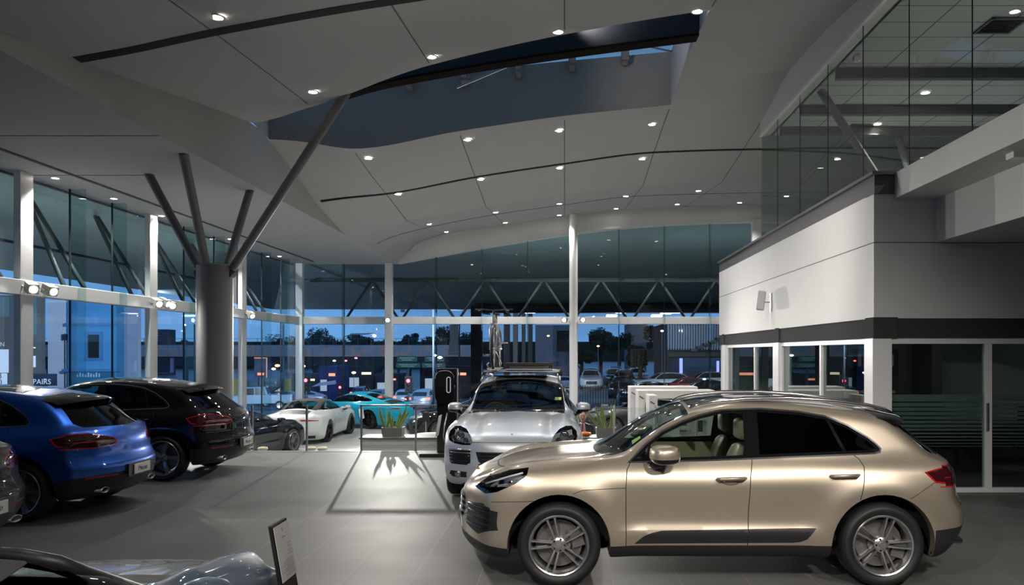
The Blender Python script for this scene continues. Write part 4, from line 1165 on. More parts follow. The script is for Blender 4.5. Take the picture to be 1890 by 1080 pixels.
c = MB(); ellipsoid(c, (-2.255,0,.925), (.01,.022,.03), 14, 8, 1); c.build('bonnet_badge', MATS['gold_badge'], root, smooth='all')
c = MB(); c.box(-1.0,1.5,-.78,.78,.40,.44); c.box(-1.35,-.85,-.76,.76,.44,1.08); inn = c.build('cabin_floor', M_liner, root)
c = MB(); c.add([(-1.12,-.70,1.07),(-1.12,.70,1.07),(-.62,.72,1.08),(-.62,-.72,1.08),(-.55,-.72,.9),(-.55,.72,.9)], [(0,1,2,3),(3,2,5,4)]); c.build('dashboard', M_blackleather, inn, fix=False)
for y in (-.37,.37): seat_parts(root, -.02, y, M_blackleather, .37)
for y in (-.36,.36): seat_parts(root, .9, y, M_blackleather, .37)
c = MB(); c.tube([(-.54+.04*math.cos(a), .37+.19*math.sin(a), 1.06+.19*math.cos(a)) for a in [2*PI*k/24 for k in range(24)]], .015, 8, closed=True); c.bar((-.54,.19,1.06),(-.54,.55,1.06),.02,.05); c.build('steering_wheel', M_blackleather, root, smooth='all')
c = MB(); c.box(-.42,-.38,-.13,.13,1.46,1.53); c.tube([(-.4,0,1.5),(-.42,0,1.56)], .012); c.build('rear_view_mirror', M_black, root)
c = MB(); c.box(-.03,.03,-.05,.05,-.002,.002); o = c.build('windscreen_sticker', M_yel, root); o.location = (-.66,-.60,1.325); o.rotation_euler = (0,-.72,-.3)
SIL = place(root, -.70, 12.65, PI/2)
# the sticker on the gold car windscreen
c = MB(); c.box(-.045,.045,-.035,.035,-.0015,.0015); o = c.build('windscreen_sticker', M_yel, gold); o.location = (-.70,-.57,1.235); o.rotation_euler = (.6,-.55,-.2)
# ---- ski carrier and bicycle on the roof (things of their own)
sk = empty('ski_carrier', (-.56, 12.75, 1.742), 0, 'black ski carrier clamped on the silver car roof bars beside the bicycle', 'ski carrier')
c = MB(); c.box(-.40,.36,-.06,.06,0,.035); c.build('lower_jaw', M_steel, sk, bevel=.01)
c = MB(); c.box(-.40,.36,-.06,.06,.07,.125); c.box(-.40,-.34,-.06,.06,.03,.08); c.box(.30,.36,-.06,.06,.03,.08); c.build('upper_jaw', M_black, sk, bevel=.012)
c = MB(); c.box(-.33,.29,-.065,.05,.038,.067); c.build('rubber_lip', mat('grey_rubber', (.12,.12,.12), .7, noise=.1), sk)
bk = empty('bicycle', (-1.155, 12.95, 1.755), 0, 'silver bicycle standing upright in a carrier on the silver car roof', 'bicycle')
M_bike = mat('bike_silver', (.62,.62,.62), .25, .7, noise=.03)
def circ(cx, cy, cz, r, n=40): return [(cx, cy+r*math.cos(2*PI*k/n), cz+r*math.sin(2*PI*k/n)) for k in range(n)]
for (nm, yy) in (('front_wheel', -.30), ('rear_wheel', .76)):
    c = MB(); c.tube(circ(0, yy, .34, .325), .022, 8, closed=True); wq = c.build(nm, M_tyre, bk, smooth='all')
    c = MB(); c.tube(circ(0, yy, .34, .30), .009, 6, closed=True); c.tube([(-.05,yy,.34),(.05,yy,.34)], .02, 10); c.build('rim', M_bike, wq, smooth='all')
    c = MB()
    for k in range(16): a = 2*PI*k/16; c.bar((0.03*(-1)**k,yy+.018*math.cos(a),.34+.018*math.sin(a)),(0,yy+.3*math.cos(a+.3),.34+.3*math.sin(a+.3)),.003)
    c.build('spokes', M_steel, wq)
c = MB()
for sx_ in (-1, 1):
    c.tube([(sx_*.05,-.30,.34),(sx_*.055,-.25,.66),(sx_*.035,-.22,.74)], .016, 8)
c.tube([(-.05,-.225,.74),(.05,-.225,.74)], .02, 8); c.build('fork', M_bike, bk, smooth='all')
c = MB(); c.tube([(0,-.22,.73),(0,-.19,.90)], .026, 10); c.tube([(0,-.2,.80),(0,.32,.34)], .026, 8); c.tube([(0,-.19,.88),(0,.24,.80)], .02, 8); c.tube([(0,.22,.86),(0,.32,.32)], .02, 8)
for sx_ in (-1, 1): c.tube([(sx_*.015,.32,.34),(sx_*.05,.76,.34)], .011, 6); c.tube([(sx_*.015,.24,.78),(sx_*.05,.76,.34)], .009, 6)
c.build('frame', M_bike, bk, smooth='all')
c = MB(); c.tube([(-.31,-.13,.985),(-.2,-.165,.985),(-.05,-.2,.965),(.05,-.2,.965),(.2,-.165,.985),(.31,-.13,.985)], .012, 8); c.tube([(0,-.19,.9),(0,-.2,.965)], .018, 8); hb = c.build('handlebar', M_black, bk, smooth='all')
for sx_ in (-1, 1):
    c = MB(); c.tube([(sx_*.19,-.17,.98),(sx_*.25,-.24,.96)], .006, 6); c.build('brake_lever', M_steel, hb, smooth='all')
c = MB(); ellipsoid(c, (0,.2,.92), (.07,.14,.025), 14, 8, .9); c.tube([(0,.21,.92),(0,.22,.84)], .013, 8); c.build('saddle', M_black, bk, smooth='all')
c = MB(); c.tube([(-.02,.32,.34),(-.13,.32,.34)], .01, 6)
for (sx_, dz) in ((-1,.0),(1,-.0)):
    c.tube([(sx_*.05,.32,.34),(sx_*.08,.32-sx_*.12,.34+sx_*.1),(sx_*.1,.32-sx_*.12,.34+sx_*.1)], .009, 6); c.box(sx_*.15-.045, sx_*.15+.045, .32-sx_*.12-.03,.32-sx_*.12+.03,.33+sx_*.1,.35+sx_*.1)
c.build('crankset', M_steel, bk, smooth=True)
c = MB(); c.box(.02,.05,.28,.36,.3,.38); c.tube([(.03,-.22,.6),(.09,-.1,.5),(.1,.1,.36),(.06,.32,.3)], .006, 6); c.tube([(.05,-.24,.78),(.12,-.24,.6),(.14,-.24,.42),(.08,-.26,.38)], .005, 6); c.build('cables', M_steel, bk, smooth='all')
c = MB(); c.box(-.05,.05,-.62,1.1,-.005,.014); c.box(-.10,.12,-.34,-.26,.0,.03); ra = c.build('roof_tray', M_steel, bk)
c = MB(); c.tube([(.10,-.30,.02),(.13,-.30,.10),(.09,-.29,.20),(.04,-.28,.30)], .012, 8); c.tube([(-.06,-.30,.02),(-.1,-.30,.08),(-.07,-.3,.12)], .014, 8); c.build('clamp_arm', M_bike, bk, smooth='all')
# ---------------------------------------------------------------- low sports coupe
SA = 1.225
_sz = interp([-2.3,-2.2,-2.1,-1.9,-1.6,-1.3,-1.0,-.85,-.75,-.6,-.35,-.1,.15,.4,.7,1.0,1.3,1.6,1.9,2.1,2.22,2.32],
             [.45,.60,.69,.76,.82,.87,.915,.945,.98,1.06,1.175,1.255,1.292,1.295,1.265,1.205,1.12,1.02,.92,.85,.78,.5])
_sw = interp([.1,.2,.3,.45,.6,.72,.80,.88,.94,1.02,1.12,1.22,1.32], [.78,.83,.855,.875,.885,.88,.865,.83,.775,.705,.635,.55,.45])
_sp = interp([-2.3,-1.9,-1.2,-.5,.3,1.0,1.6,2.3], [.94,.975,.985,.965,.98,1.035,1.04,.97])
_sg = interp([-1.0,-.5,0,.4,1.0,1.6,2.2], [.93,.99,1.0,.99,.90,.72,.5])
_sxf = interp([.1,.2,.35,.5,.62,.72,.8], [-2.10,-2.18,-2.22,-2.21,-2.17,-2.08,-1.9])
_sxr = interp([.1,.25,.4,.55,.68,.78,.86], [2.1,2.22,2.28,2.27,2.24,2.22,2.2])
def sport_field(x, y, z):
    ay = np.abs(y); up = sstep(z, .84, 1.0)
    ys = _sw(z)*(_sp(x)*(1-up)+_sg(x)*up)
    for ax in (-SA, SA): ys = ys+.018*np.exp(-((np.hypot(x-ax, z-.33)-.42)/.12)**2)*sstep(z, .92, .75)
    ys = ys-.02*np.exp(-((z-.5)/.12)**2)*sstep(np.abs(x), .9, .5)
    xe = x-.16*(ay/.6)**2*sstep(x, .1, -.3)*sstep(x, -1.5, -.9)+.10*(ay/.6)**2*sstep(x, .5, 1.2)
    zt = _sz(xe); hd = sstep(x, -.75, -1.0)
    zt = zt-hd*.02*(ay/.8)**2+hd*.075*np.exp(-((ay-.68)/.12)**2)*sstep(x, -2.15, -1.7)-hd*.012*np.exp(-((ay-.42)/.1)**2)
    rf = sstep(x, -.4, 0)*(1-sstep(x, 1.2, 1.9)); zt = zt-rf*.06*(ay/.55)**2+sstep(x, .9, 1.5)*.05*np.exp(-((ay-.72)/.14)**2)
    X = np.linspace(-2.4, 2.4, 300); s = np.interp(x, X, np.gradient(_sz(X), X))
    return smax([ay-ys, (z-zt)/np.sqrt(1+s*s), _sxf(z)+.38*(ay/.9)**2.4-x, x-(_sxr(z)-.30*(ay/.9)**2.3), .13+0*x-z], .02)
def build_sport(fabric=False, res=1.):
    sh = Shell(sport_field, -1.6, 1.6, .55, nst=int(100*res), naz=int(30*res), nel=int(80*res))
    up = lambda c, n: c.y > .3 and n.y > .2
    D = [(-.66,.945),(-.45,1.06),(-.22,1.15),(.05,1.205),(.35,1.215),(.7,1.175),(1.0,1.10),(1.16,1.04),(1.18,1.01),(1.1,.985),(.6,.965)]
    sh.cut('frame', D, 'y', up)
    sh.cut('glass_front', [(-.60,.965),(-.43,1.05),(-.2,1.135),(.05,1.19),(.33,1.20),(.33,.975)], 'y', up, ('frame',))
    sh.cut('glass_rear', [(.38,.98),(.38,1.2),(.7,1.16),(1.0,1.085),(1.14,1.03),(1.08,1.0)], 'y', up, ('frame',))
    sh.screen(-1.0, -.13, -.165, [(-.1,.962),(.64,.952),(.56,1.16),(.50,1.4),(-.1,1.4)], [(-.1,.975),(.61,.965),(.53,1.16),(.47,1.4),(-.1,1.4)])
    rw = lambda c, n: c.x > .7 and n.z > .3
    sh.cut('rear_window', [(.78,-.1),(.78,.43),(1.45,.42),(1.5,.36),(1.5,-.1)], 'z', rw)
    if fabric: sh.cut('roof_fabric', [(-.16,-.1),(-.16,.9),(1.42,.9),(1.5,.5),(1.52,-.1)], 'z', lambda c, n: n.z > .05 and c.z > 1.0)
    rl = lambda c, n: c.x > 1.4
    sh.cut('engine_grille', [(1.60,-.1),(1.60,.47),(1.92,.44),(1.92,-.1)], 'z', lambda c, n: c.x > 1.4 and n.z > .2)
    sh.cut('tail_lamp', [(-.1,.715),(.36,.715),(.42,.68),(.80,.70),(.82,.735),(.42,.765),(-.1,.735)], 'x', lambda c, n: c.x > 1.6 and n.x > .05)
    sh.cut('exhaust_recess', [(.50,.19),(.72,.19),(.74,.28),(.50,.28)], 'x', lambda c, n: c.x > 1.6)
    hl = [(.60+.105*math.cos(2*PI*k/14), .70+.12*math.sin(2*PI*k/14)) for k in range(14)]
    sh.cut('headlight', hl, 'x', lambda c, n: c.x < -1.5)
    sh.cut('side_intake', [(.45,.25),(.80,.25),(.78,.42),(.5,.42)], 'x', lambda c, n: c.x < -1.6)
    sd = lambda c, n: c.y > .5
    sh.line('seam', [(-.62,.93),(-.70,.75),(-.66,.24)], .006, 'y', sd); sh.line('seam', [(.42,.95),(.52,.7),(.42,.24)], .006, 'y', sd)
    sh.arch(-SA, .33, .375); sh.arch(SA, .33, .38)
    return sh
sport_shell = build_sport(); cabrio_shell = build_sport(True); open_shell = build_sport(False, 1.15)
open_shell.cut('roof_void', [(-.20,-.1),(-.20,.9),(.9,.9),(1.35,.62),(1.35,-.1)], 'z', lambda c, n: c.z > .93, only=('body','frame','glass_front','glass_rear','rear_window'))
sport_wheels = wheel_meshes(.33, .255, .27, 'twin')
M_fabric = mat('black_roof_fabric', (.014,.014,.014), .9, noise=.15, nscale=120)
def make_sport(sh, paint_m, rim_m, label, name='sports_car', zoff=0):
    root = empty(name, (0,0,0), 0, label, 'car')
    spec = dict(paint=paint_m, wheels=[], parts=[('frame','window_frame',M_gloss,True),('roof_fabric','fabric_roof',M_fabric,False),('glass_front','door_window',M_frontglass,True),('glass_rear','quarter_window',M_frontglass,True),
        ('frame2','windscreen_frame',M_gloss,False),('windscreen','windscreen',M_clear,False),('rear_window','rear_window',M_frontglass,False),('engine_grille','engine_grille',M_black,False),('tail_lamp','tail_lamp',M_redglow,False),('exhaust_recess','exhaust_recess',M_black,True),
        ('headlight','headlight',M_lampin,True),('side_intake','side_intake',M_black,True)])
    finish(sh, root, spec)
    add_wheels(root, (-SA, SA), .775, sport_wheels, rim_m, .33, arch_r=.378, y_in=.42, y_out=.80)
    mirror_part(root, -.50, .96, .97, paint_m, (.10,.10,.065), inner=.75)
    c = MB(); c.box(-.9,1.1,-.68,.68,.2,.24); c.box(-1.0,-.65,-.65,.65,.24,.86); c.build('cabin_floor', M_liner, root)
    for y in (-.34,.34): seat_parts(root, .12, y, M_blackleather, .08)
    c = MB(); c.tube([(-.38+.05*math.cos(a), .34+.17*math.sin(a), .82+.17*math.cos(a)) for a in [2*PI*k/20 for k in range(20)]], .014, 8, closed=True); c.bar((-.38,.18,.82),(-.38,.5,.82),.02,.04); c.build('steering_wheel', M_blackleather, root, smooth='all')
    for sg in (-1,1):
        c = MB(); c.tube([(-.02,sg*.885,.79),(.0,sg*.905,.795),(.14,sg*.905,.80),(.16,sg*.885,.80)], .012, 6); c.build('door_handle', [paint_m], root, smooth='all')
        c = MB(); c.tube([(1.99,sg*.34,.30),(2.03,sg*.52,.30)], .0, 4) if 0 else None
    return root
P_cyan = paint('miami_blue_paint', (.005,.42,.60), .1, .3); P_white = paint('white_paint', (.62,.63,.63), .05, .3); P_slate = paint('slate_blue_metallic', (.075,.11,.16), .35, .5)
P_navy = paint('deep_navy_paint', (.005,.006,.011), 0, .6, spec=.03)
cy = place(make_sport(sport_shell, P_cyan, M_rimblack, 'bright turquoise blue sports coupe on the lower floor by the windows'), -7.9, 29.6, -.40, LOW)
wh = place(make_sport(cabrio_shell, P_white, M_rimblack, 'white sports car with black fabric roof on the lower floor, seen from behind'), -8.2, 25.5, -1.58, LOW)
nv = place(make_sport(sport_shell, P_navy, M_rimdark, 'dark navy sports car on the lower floor beside the black sport utility car'), -8.62, 20.6, -1.77, LOW)
fg = place(make_sport(open_shell, P_slate, M_rim, 'slate blue open sports car with black windscreen frame at the lower left corner'), -2.50, 2.84, -PI/2, 0); fg.scale = (1,1,1.03)
c = MB(); hdr = [(-.60,.665,.955),(-.45,.61,1.045),(-.3,.565,1.13),(-.215,.52,1.19),(-.185,.40,1.222),(-.175,.2,1.238),(-.172,0,1.243)]
hdr = hdr+[(x, -y, z) for x, y, z in hdr[-2::-1]]
c.tube([(x+.01, y, z-.012) for x, y, z in hdr], .034, 10); c.build('windscreen_frame', mat('black_trim', (.02,.02,.021), .45, noise=.1), fg, smooth='all')
for sg in (-1, 1):
    c = MB(); c.add([(-.13,sg*.10,1.225),(-.13,sg*.46,1.195),(.02,sg*.46,1.165),(.02,sg*.10,1.195)], [(0,1,2,3)]); o = c.build('sun_visor', mat('visor_grey', (.07,.07,.07), .7, noise=.1), fg, fix=False); so = o.modifiers.new('s','SOLIDIFY'); so.thickness = .018; bv = o.modifiers.new('b','BEVEL'); bv.width = .008
    c = MB(); c.tube([(.25,sg*.55,.90),(.30,sg*.34,1.0),(.36,sg*.15,1.0),(.38,sg*.14,.85)], .02, 8); c.build('roll_bar', M_black, fg, smooth='all')
c = MB(); c.add([(.45,-.68,.95),(1.35,-.55,.99),(1.35,.55,.99),(.45,.68,.95)], [(0,1,2,3)]); c.build('folded_roof', M_fabric, fg, fix=False)
c = MB(); c.add([(-.95,-.66,.93),(-.95,.66,.93),(-.52,.66,.90),(-.52,-.66,.90),(-.42,-.66,.74),(-.42,.66,.74)], [(0,1,2,3),(3,2,5,4)]); c.build('dashboard', M_blackleather, fg, fix=False)
c = MB(); ellipsoid(c, (-.21,0,1.17), (.02,.12,.035), 14, 8, .8); c.build('rear_view_mirror', M_black, fg, smooth='all')
gr = place(make_sport(sport_shell, paint('graphite_paint', (.03,.03,.034), .5, .4), M_rimdark, 'graphite sports car behind the planter right of the silver car'), 2.7, 26.3, .12, LOW)
rb = place(make_sport(cabrio_shell, P_black, M_rimdark, 'black sports car low behind the charging post'), -2.9, 25.4, .25, LOW)
# ================================================================== OUTSIDE
def gz(x, d):                                             # the street falls away to the left and back
    t = min(max((d-34)/50., 0), 1)*min(max((-x+2)/8., 0), 1)
    return -1.05-2.5*t
c = MB(); xsg = [-260,-120,-60,-30,-14,-6,2,10,30,80,200]; dsg = [-30,20,32.2,34,40,47,55,65,75,84,110,160,400]
vs = [(x, d, gz(x, d)) for x in xsg for d in dsg]; fs = []
for i in range(len(xsg)-1):
    for j in range(len(dsg)-1):
        a = i*len(dsg)+j; fs.append((a, a+len(dsg), a+len(dsg)+1, a+1))
c.add(vs, fs); o = c.build('ground', mat('wet_asphalt', (.12,.125,.14), .38, noise=.25, nscale=.4), smooth='all'); struct(o)
# --- canopy outside the glass: sloping soffit, edge beam, trusses
M_sof = mat('canopy_soffit', (.30,.38,.39), .7, noise=.06, nscale=.7)
EX, EY, EZ = -16.2, 43.5, 4.42
c = MB()
c.quad((WX-.3,-12,6.9),(WX-.3,32.3,6.9),(EX,EY,EZ),(EX,-12,EZ))
c.quad((WX-.3,32.3,6.9),(15,32.3,7.6),(30,EY,EZ),(EX,EY,EZ))
c.quad((EX,-12,EZ),(EX,EY,EZ),(EX,EY,EZ+.5),(EX,-12,EZ+.5)); c.quad((EX,EY,EZ),(30,EY,EZ),(30,EY,EZ+.5),(EX,EY,EZ+.5))
c.quad((EX,-12,EZ+.5),(EX,EY,EZ+.5),(WX-.3,32.3,8.6),(WX-.3,-12,8.6)); c.quad((EX,EY,EZ+.5),(30,EY,EZ+.5),(15,32.3,8.6),(WX-.3,32.3,8.6))
canopy = tag(c.build('entrance_canopy', M_sof, fix=False), 'wide dark sloping canopy roof outside above the windows', 'canopy')
M_truss = mat('truss_green_grey', (.06,.085,.082), .5, noise=.08)
c = MB(); c.box(WX-.6,14,32.75,32.87,4.98,5.12); tag(c.build('truss_chord', M_truss), 'long horizontal steel tube joining the tops of the zigzag struts outside', 'beam')
tops = [687,791,896,1003,1109,1217,1322]
nm = ['leftmost','second','third','fourth','fifth','sixth','last']
for i, tx in enumerate(tops):
    T = at(tx, 518, 32.8)
    g = empty('v_strut', (T.x, 32.8, 5.0), 0, '%s pair of slanted steel struts outside the back windows, counted from the left' % nm[i], 'strut', 'zigzag struts outside the back windows')
    for s in (-1, 1):
        c = MB(); c.tube([(s*.06,0,0),(s*1.06,0,-1.50)], .055, 8); c.build('strut', M_truss, g, smooth='all')
for i, d in enumerate((12.6,15.4,18.2,21.0,23.8,26.6,29.4)):
    g = empty('v_strut', (-13.2, d+1.0, 5.85), 0, 'slanted steel strut pair outside the left windows, number %s from the left' % nm[i] if 0 else ['slanted strut pair outside the left windows, at the very left edge','slanted strut pair outside just right of the left window post','slanted strut pair outside left of the clustered spotlights','slanted strut pair outside behind the thinnest strut of the column','slanted strut pair outside behind the big grey column','slanted strut pair outside right of the big grey column','slanted strut pair outside next to the window corner'][i], 'strut', 'struts outside the left windows')
    for s in (-1, 1):
        c = MB(); c.tube([(0,s*.06,0),(1.85,-1.0+s*.42,-2.45)], .055, 8); c.build('strut', M_truss, g, smooth='all')
for k, (x, y, L_) in enumerate(((-7.5,33.0,6),(-.5,33.0,6),(6.5,33.0,6),(-12.9,13,6),(-12.9,20,6),(-12.9,27,6))):  # lamps added to brighten the underside of the canopy
    bk_ = y > 32
    t = empty('added_uplight', (x, y, 5.14 if bk_ else 4.6), 0, 'slim linear uplighter added to brighten the outside canopy from its steel frame', 'lamp', 'added canopy uplighters')
    c = MB(); c.box(-L_/2,L_/2,-.04,.04,-.02,.04) if bk_ else c.box(-.04,.04,-L_/2,L_/2,-.02,.04); c.build('housing', M_dark, t)
    L = bpy.data.lights.new('added_uplight_beam','AREA'); L.shape = 'RECTANGLE'; L.size = L_ if bk_ else .06; L.size_y = .06 if bk_ else L_; L.energy = 14; L.color = (.82,1,.97)
    lo = bpy.data.objects.new('beam', L); COL.objects.link(lo); lo.parent = t; lo.location = (0,0,.06); lo.rotation_euler = (PI,0,0)
for k, (x, y, tx, ty) in enumerate(((EX+.1,16,-30,44),(EX+.1,30,-32,48),(-9,EY-.1,-14,75),(3,EY-.1,4,70),(12,EY-.1,10,62))):  # lamps added to brighten the street and the houses outside
    t = empty('added_flood_lamp', (x, y, EZ-.02), 0, 'small floodlight added under the canopy edge to brighten the street', 'lamp', 'added canopy edge floodlights')
    c = MB(); c.box(-.1,.1,-.1,.1,-.14,0); c.build('housing', M_dark, t)
    L = bpy.data.lights.new('added_flood_beam','SPOT'); L.energy = 9000 if k < 4 else 2500; L.color = (.72,.84,1); L.spot_size = math.radians(120); L.spot_blend = 1; L.shadow_soft_size = .1
    lo = bpy.data.objects.new('beam', L); COL.objects.link(lo); lo.parent = t; dv = Vector((tx-x,ty-y,-3)).normalized(); lo.location = dv*.2+Vector((0,0,-.1)); lo.rotation_euler = dv.to_track_quat('-Z','Y').to_euler()
# --- street cars: three simple bodies at low resolution
def build_low(field, xa, xb, za, D, rear, ws, k, ax, R):
    sh = Shell(field, xa, xb, za, nst=34, naz=9, nel=34)
    up = lambda c, n: c.y > .3 and n.y > .2
    sh.cut('glass', D, 'y', up); sh.cut('glass', ws, 'x', lambda c, n: -1.2 < c.x < .15 and n.x < -.2); sh.cut('glass', rear, 'x', lambda c, n: c.x > 1.2 and n.x > .15)
    sh.cut('lamp', [(.52,.62*k),(.85,.66*k),(.85,.76*k),(.55,.74*k)], 'x', lambda c, n: c.x < -1.6)
    sh.cut('tail', [(.55,.72*k),(.88,.72*k),(.88,.86*k),(.60,.86*k)], 'x', lambda c, n: c.x > 1.6)
    sh.cut('grille', [(-.1,.38*k),(.45,.38*k),(.45,.62*k),(-.1,.62*k)], 'x', lambda c, n: c.x < -1.8)
    sh.arch(-ax, R, R+.07); sh.arch(ax, R, R+.07)
    return sh
Dm = [(-.75,1.12),(-.45,1.37),(-.15,1.5),(.5,1.54),(1.1,1.50),(1.5,1.38),(1.7,1.2),(1.6,1.15)]
low_suv = build_low(suv_field, -1.75, 1.85, .72, Dm, [(-.1,1.1),(.6,1.1),(.53,1.4),(-.1,1.42)], [(-.1,1.17),(.69,1.15),(.56,1.5),(-.1,1.55)], 1.15, AX, .36)
def sedan_field(x, y, z): return sport_field(x*.98, y/1.0, (z-.06)/1.06)
Ds = [(-.62,1.04),(-.4,1.15),(-.1,1.27),(.4,1.33),(.8,1.26),(1.1,1.16),(1.12,1.06)]
low_sedan = build_low(sedan_field, -1.6, 1.6, .6, Ds, [(-.1,1.0),(.45,1.0),(.42,1.24),(-.1,1.24)], [(-.1,1.06),(.6,1.04),(.48,1.27),(-.1,1.33)], 1.0, 1.25, .33)
wl = MB(); wl.lathe([(.20,-.1),(.33,-.11),(.345,0),(.33,.11),(.2,.1)], axis='y', n=18); wl.cur = 1; wl.lathe([(0,-.07),(.21,-.09),(.21,.0)], axis='y', n=18); low_wheel = wl.mesh('street_wheel'); low_wheel.materials.append(M_tyre); low_wheel.materials.append(M_rim)
M_dglass = mat('street_car_glass', (.02,.025,.03), .05, coat=1, noise=.1)
M_hl = mat('street_headlamp', (.7,.72,.75), .1, coat=1, noise=.05)
_me = {}
def street_car(kind, col, x, d, rz, label, lit=False, group='parked cars outside', scale=1.):
    sh, ax = (low_suv, AX) if kind == 'suv' else (low_sedan, 1.25)
    if kind not in _me:
        _me[kind] = (sh.extract(['body','seam']), sh.extract(['glass']), sh.extract(['lamp']), sh.extract(['tail']), sh.extract(['grille']))
        for m_, q in zip(_me[kind], (None, M_dglass, M_hl, M_red, M_black)):
            m_.polygons.foreach_set('use_smooth', [True]*len(m_.polygons))
            m_.materials.append(q)
    pm = mat('street_paint_%02x%02x%02x' % tuple(int(v*255) for v in col), col, .3, .3, 1., noise=.02)
    root = empty('car', (x, d, gz(x, d)), rz, label, 'car', group); root.scale = (scale,)*3
    b_ = link('body', _me[kind][0], None, root); b_.material_slots[0].link = 'OBJECT'; b_.material_slots[0].material = pm
    link('windows', _me[kind][1], None, root)
    link('headlights', _me[kind][2], None, root)
    t = link('tail_lights', _me[kind][3], None, root)
    if lit: t.material_slots[0].link = 'OBJECT'; t.material_slots[0].material = emis('lit_tail_lamp', (1,.06,.04), 9)
    link('grille', _me[kind][4], None, root)
    for xx in (-ax, ax):
        for s in (-1, 1):
            w_ = link('wheel', low_wheel, None, root); w_.location = (xx, s*.80, .345)
            w_.rotation_euler = (0,0,0 if s < 0 else PI)
    return root
WHT, SLV, BLK, BLU, RED = (.75,.78,.82), (.45,.5,.56), (.012,.012,.014), (.08,.22,.38), (.25,.012,.015)
def pk(kind, col, px, py, d, rz, label, **k):
    X = (px-CX)/F*d; return street_car(kind, col, X, d, rz, label, **k)
F_ = PI/2
pk('suv', WHT, 1090, 0, 66, F_, 'white hatchback facing the showroom, nearest in its row left of the parking aisle')
pk('suv', SLV, 1091, 0, 76, F_, 'pale car just behind the white hatchback left of the aisle')
pk('sedan', SLV, 1040, 0, 70, F_+.2, 'silver car outside partly hidden by the round white column')
pk('suv', SLV, 1136, 0, 84, F_, 'silver sport utility car at the far end of the middle row')
pk('suv', BLK, 1152, 0, 66, F_-.05, 'black sport utility car facing the showroom right of the parking aisle')
pk('suv', BLK, 1134, 0, 72, F_, 'dark car behind the black one beside the aisle')
pk('suv', SLV, 1176, 0, 74.5, F_, 'pale blue van far back behind the parked row')
pk('suv', WHT, 1222, 0, 57.5, .2, 'white estate car parked across, in the middle of the lot')
pk('sedan', BLU, 1196, 0, 44.3, .9, 'dark blue car with tinted rear window near the fence')
pk('sedan', BLK, 1150, 0, 53.5, 1.45, 'black car with red tail lamp near the fence')
pk('sedan', RED, 1262, 0, 52, .1, 'dark red car parked side on in the lot')
pk('suv', WHT, 1300, 0, 60, .1, 'white van parked at the right end of the lot')
pk('sedan', BLK, 1296, 0, 47.6, -.15, 'black car in front of the dark red one')
pk('sedan', BLU, 1330, 0, 42, -.3, 'blue car near the fence at the right end')
pk('sedan', SLV, 1012, 0, 62, .2, 'silver car outside behind the ski carrier')
pk('suv', WHT, 990, 0, 75, .3, 'white car far outside above the silver car roof')
pk('suv', SLV, 915, 0, 70, .1, 'pale car outside behind the bicycle wheel')
# traffic
for (px, d, k, cc, lb) in ((775,70,'sedan',BLK,'dark car with lit tail lamps in the traffic queue'),(790,62,'suv',SLV,'silver car with lit tail lamps beside the charging post'),(748,76,'suv',WHT,'white car with lit tail lamps behind the red light'),
    (764,86.6,'suv',BLK,'black car far up the traffic queue'),(718,90,'sedan',RED,'dark red car far in the traffic'),(700,80,'suv',BLK,'dark off-road car behind the turquoise coupe'),(812,78,'sedan',WHT,'white car far in the traffic beside the banner pole'),(668,92,'suv',BLU,'blue car far under the bridge'),(560,78,'sedan',SLV,'silver car crossing behind the corner post'),(520,70,'sedan',BLU,'blue car waiting behind the white sports car roof')):
    pk(k, cc, px, 0, d, -F_+random.uniform(-.25,.25) if px > 640 else .3, lb, lit=px > 640, group='cars in the street')
# pick-up and cement mixer
pkp = empty('pickup', ((476-CX)/F*58, 58, gz(-16.6,58)), .25, 'pale blue double cab pickup outside, behind the black cars', 'pickup')
P_pu = mat('pickup_paint', (.30,.45,.60), .35, .1, 1., noise=.03)
c = MB(); c.prism([(-2.5,.45),(-2.5,1.0),(-1.3,1.12),(-.8,1.72),(.6,1.74),(.8,1.15),(2.5,1.15),(2.5,.5)], -.88, .88); c.build('body', P_pu, pkp, bevel=.05)
for s in (-1,1):
    c = MB(); c.prism([(-1.1,1.15),(-.72,1.63),(-.15,1.65),(-.15,1.15)], s*.885-.004, s*.885+.004); c.prism([(-.08,1.15),(-.08,1.65),(.5,1.66),(.65,1.15)], s*.885-.004, s*.885+.004); c.build('side_windows', M_dglass, pkp)
for x in (-1.6,1.6):
    for s in (-1,1): w_ = link('wheel', low_wheel, None, pkp); w_.location = (x, s*.82, .36)
X = (480-CX)/F*80
mx = empty('cement_mixer', (X, 80, gz(X,80)), .5, 'cement mixer truck with a big grey blue drum, outside beyond the pickup', 'truck')
c = MB(); c.lathe([(0,-2),(.6,-1.9),(1.15,-.6),(1.2,.3),(.9,1.3),(.45,1.9),(0,1.9)], axis='x', n=26)
dr = c.build('drum', mat('mixer_drum', (.22,.33,.38), .45, noise=.1), mx, smooth='all'); dr.location = (.6,0,2.3); dr.rotation_euler = (0,-.25,0)
c = MB(); c.box(-3.2,-1.6,-1.1,1.1,.7,2.7); c.build('cab', mat('mixer_yellow', (.45,.36,.05), .5, noise=.1), mx, bevel=.08)
c = MB(); c.box(-3,3,-.9,.9,.5,.8); c.box(2.2,2.9,-.8,.8,.8,2.6); c.build('chassis', MATS['mixer_yellow'], mx)
for x in (-2.4,.6,1.7):
    for s in (-1,1): w_ = link('wheel', low_wheel, None, mx); w_.location = (x, s*1.0, .5); w_.scale = (1.4,1.4,1.4)
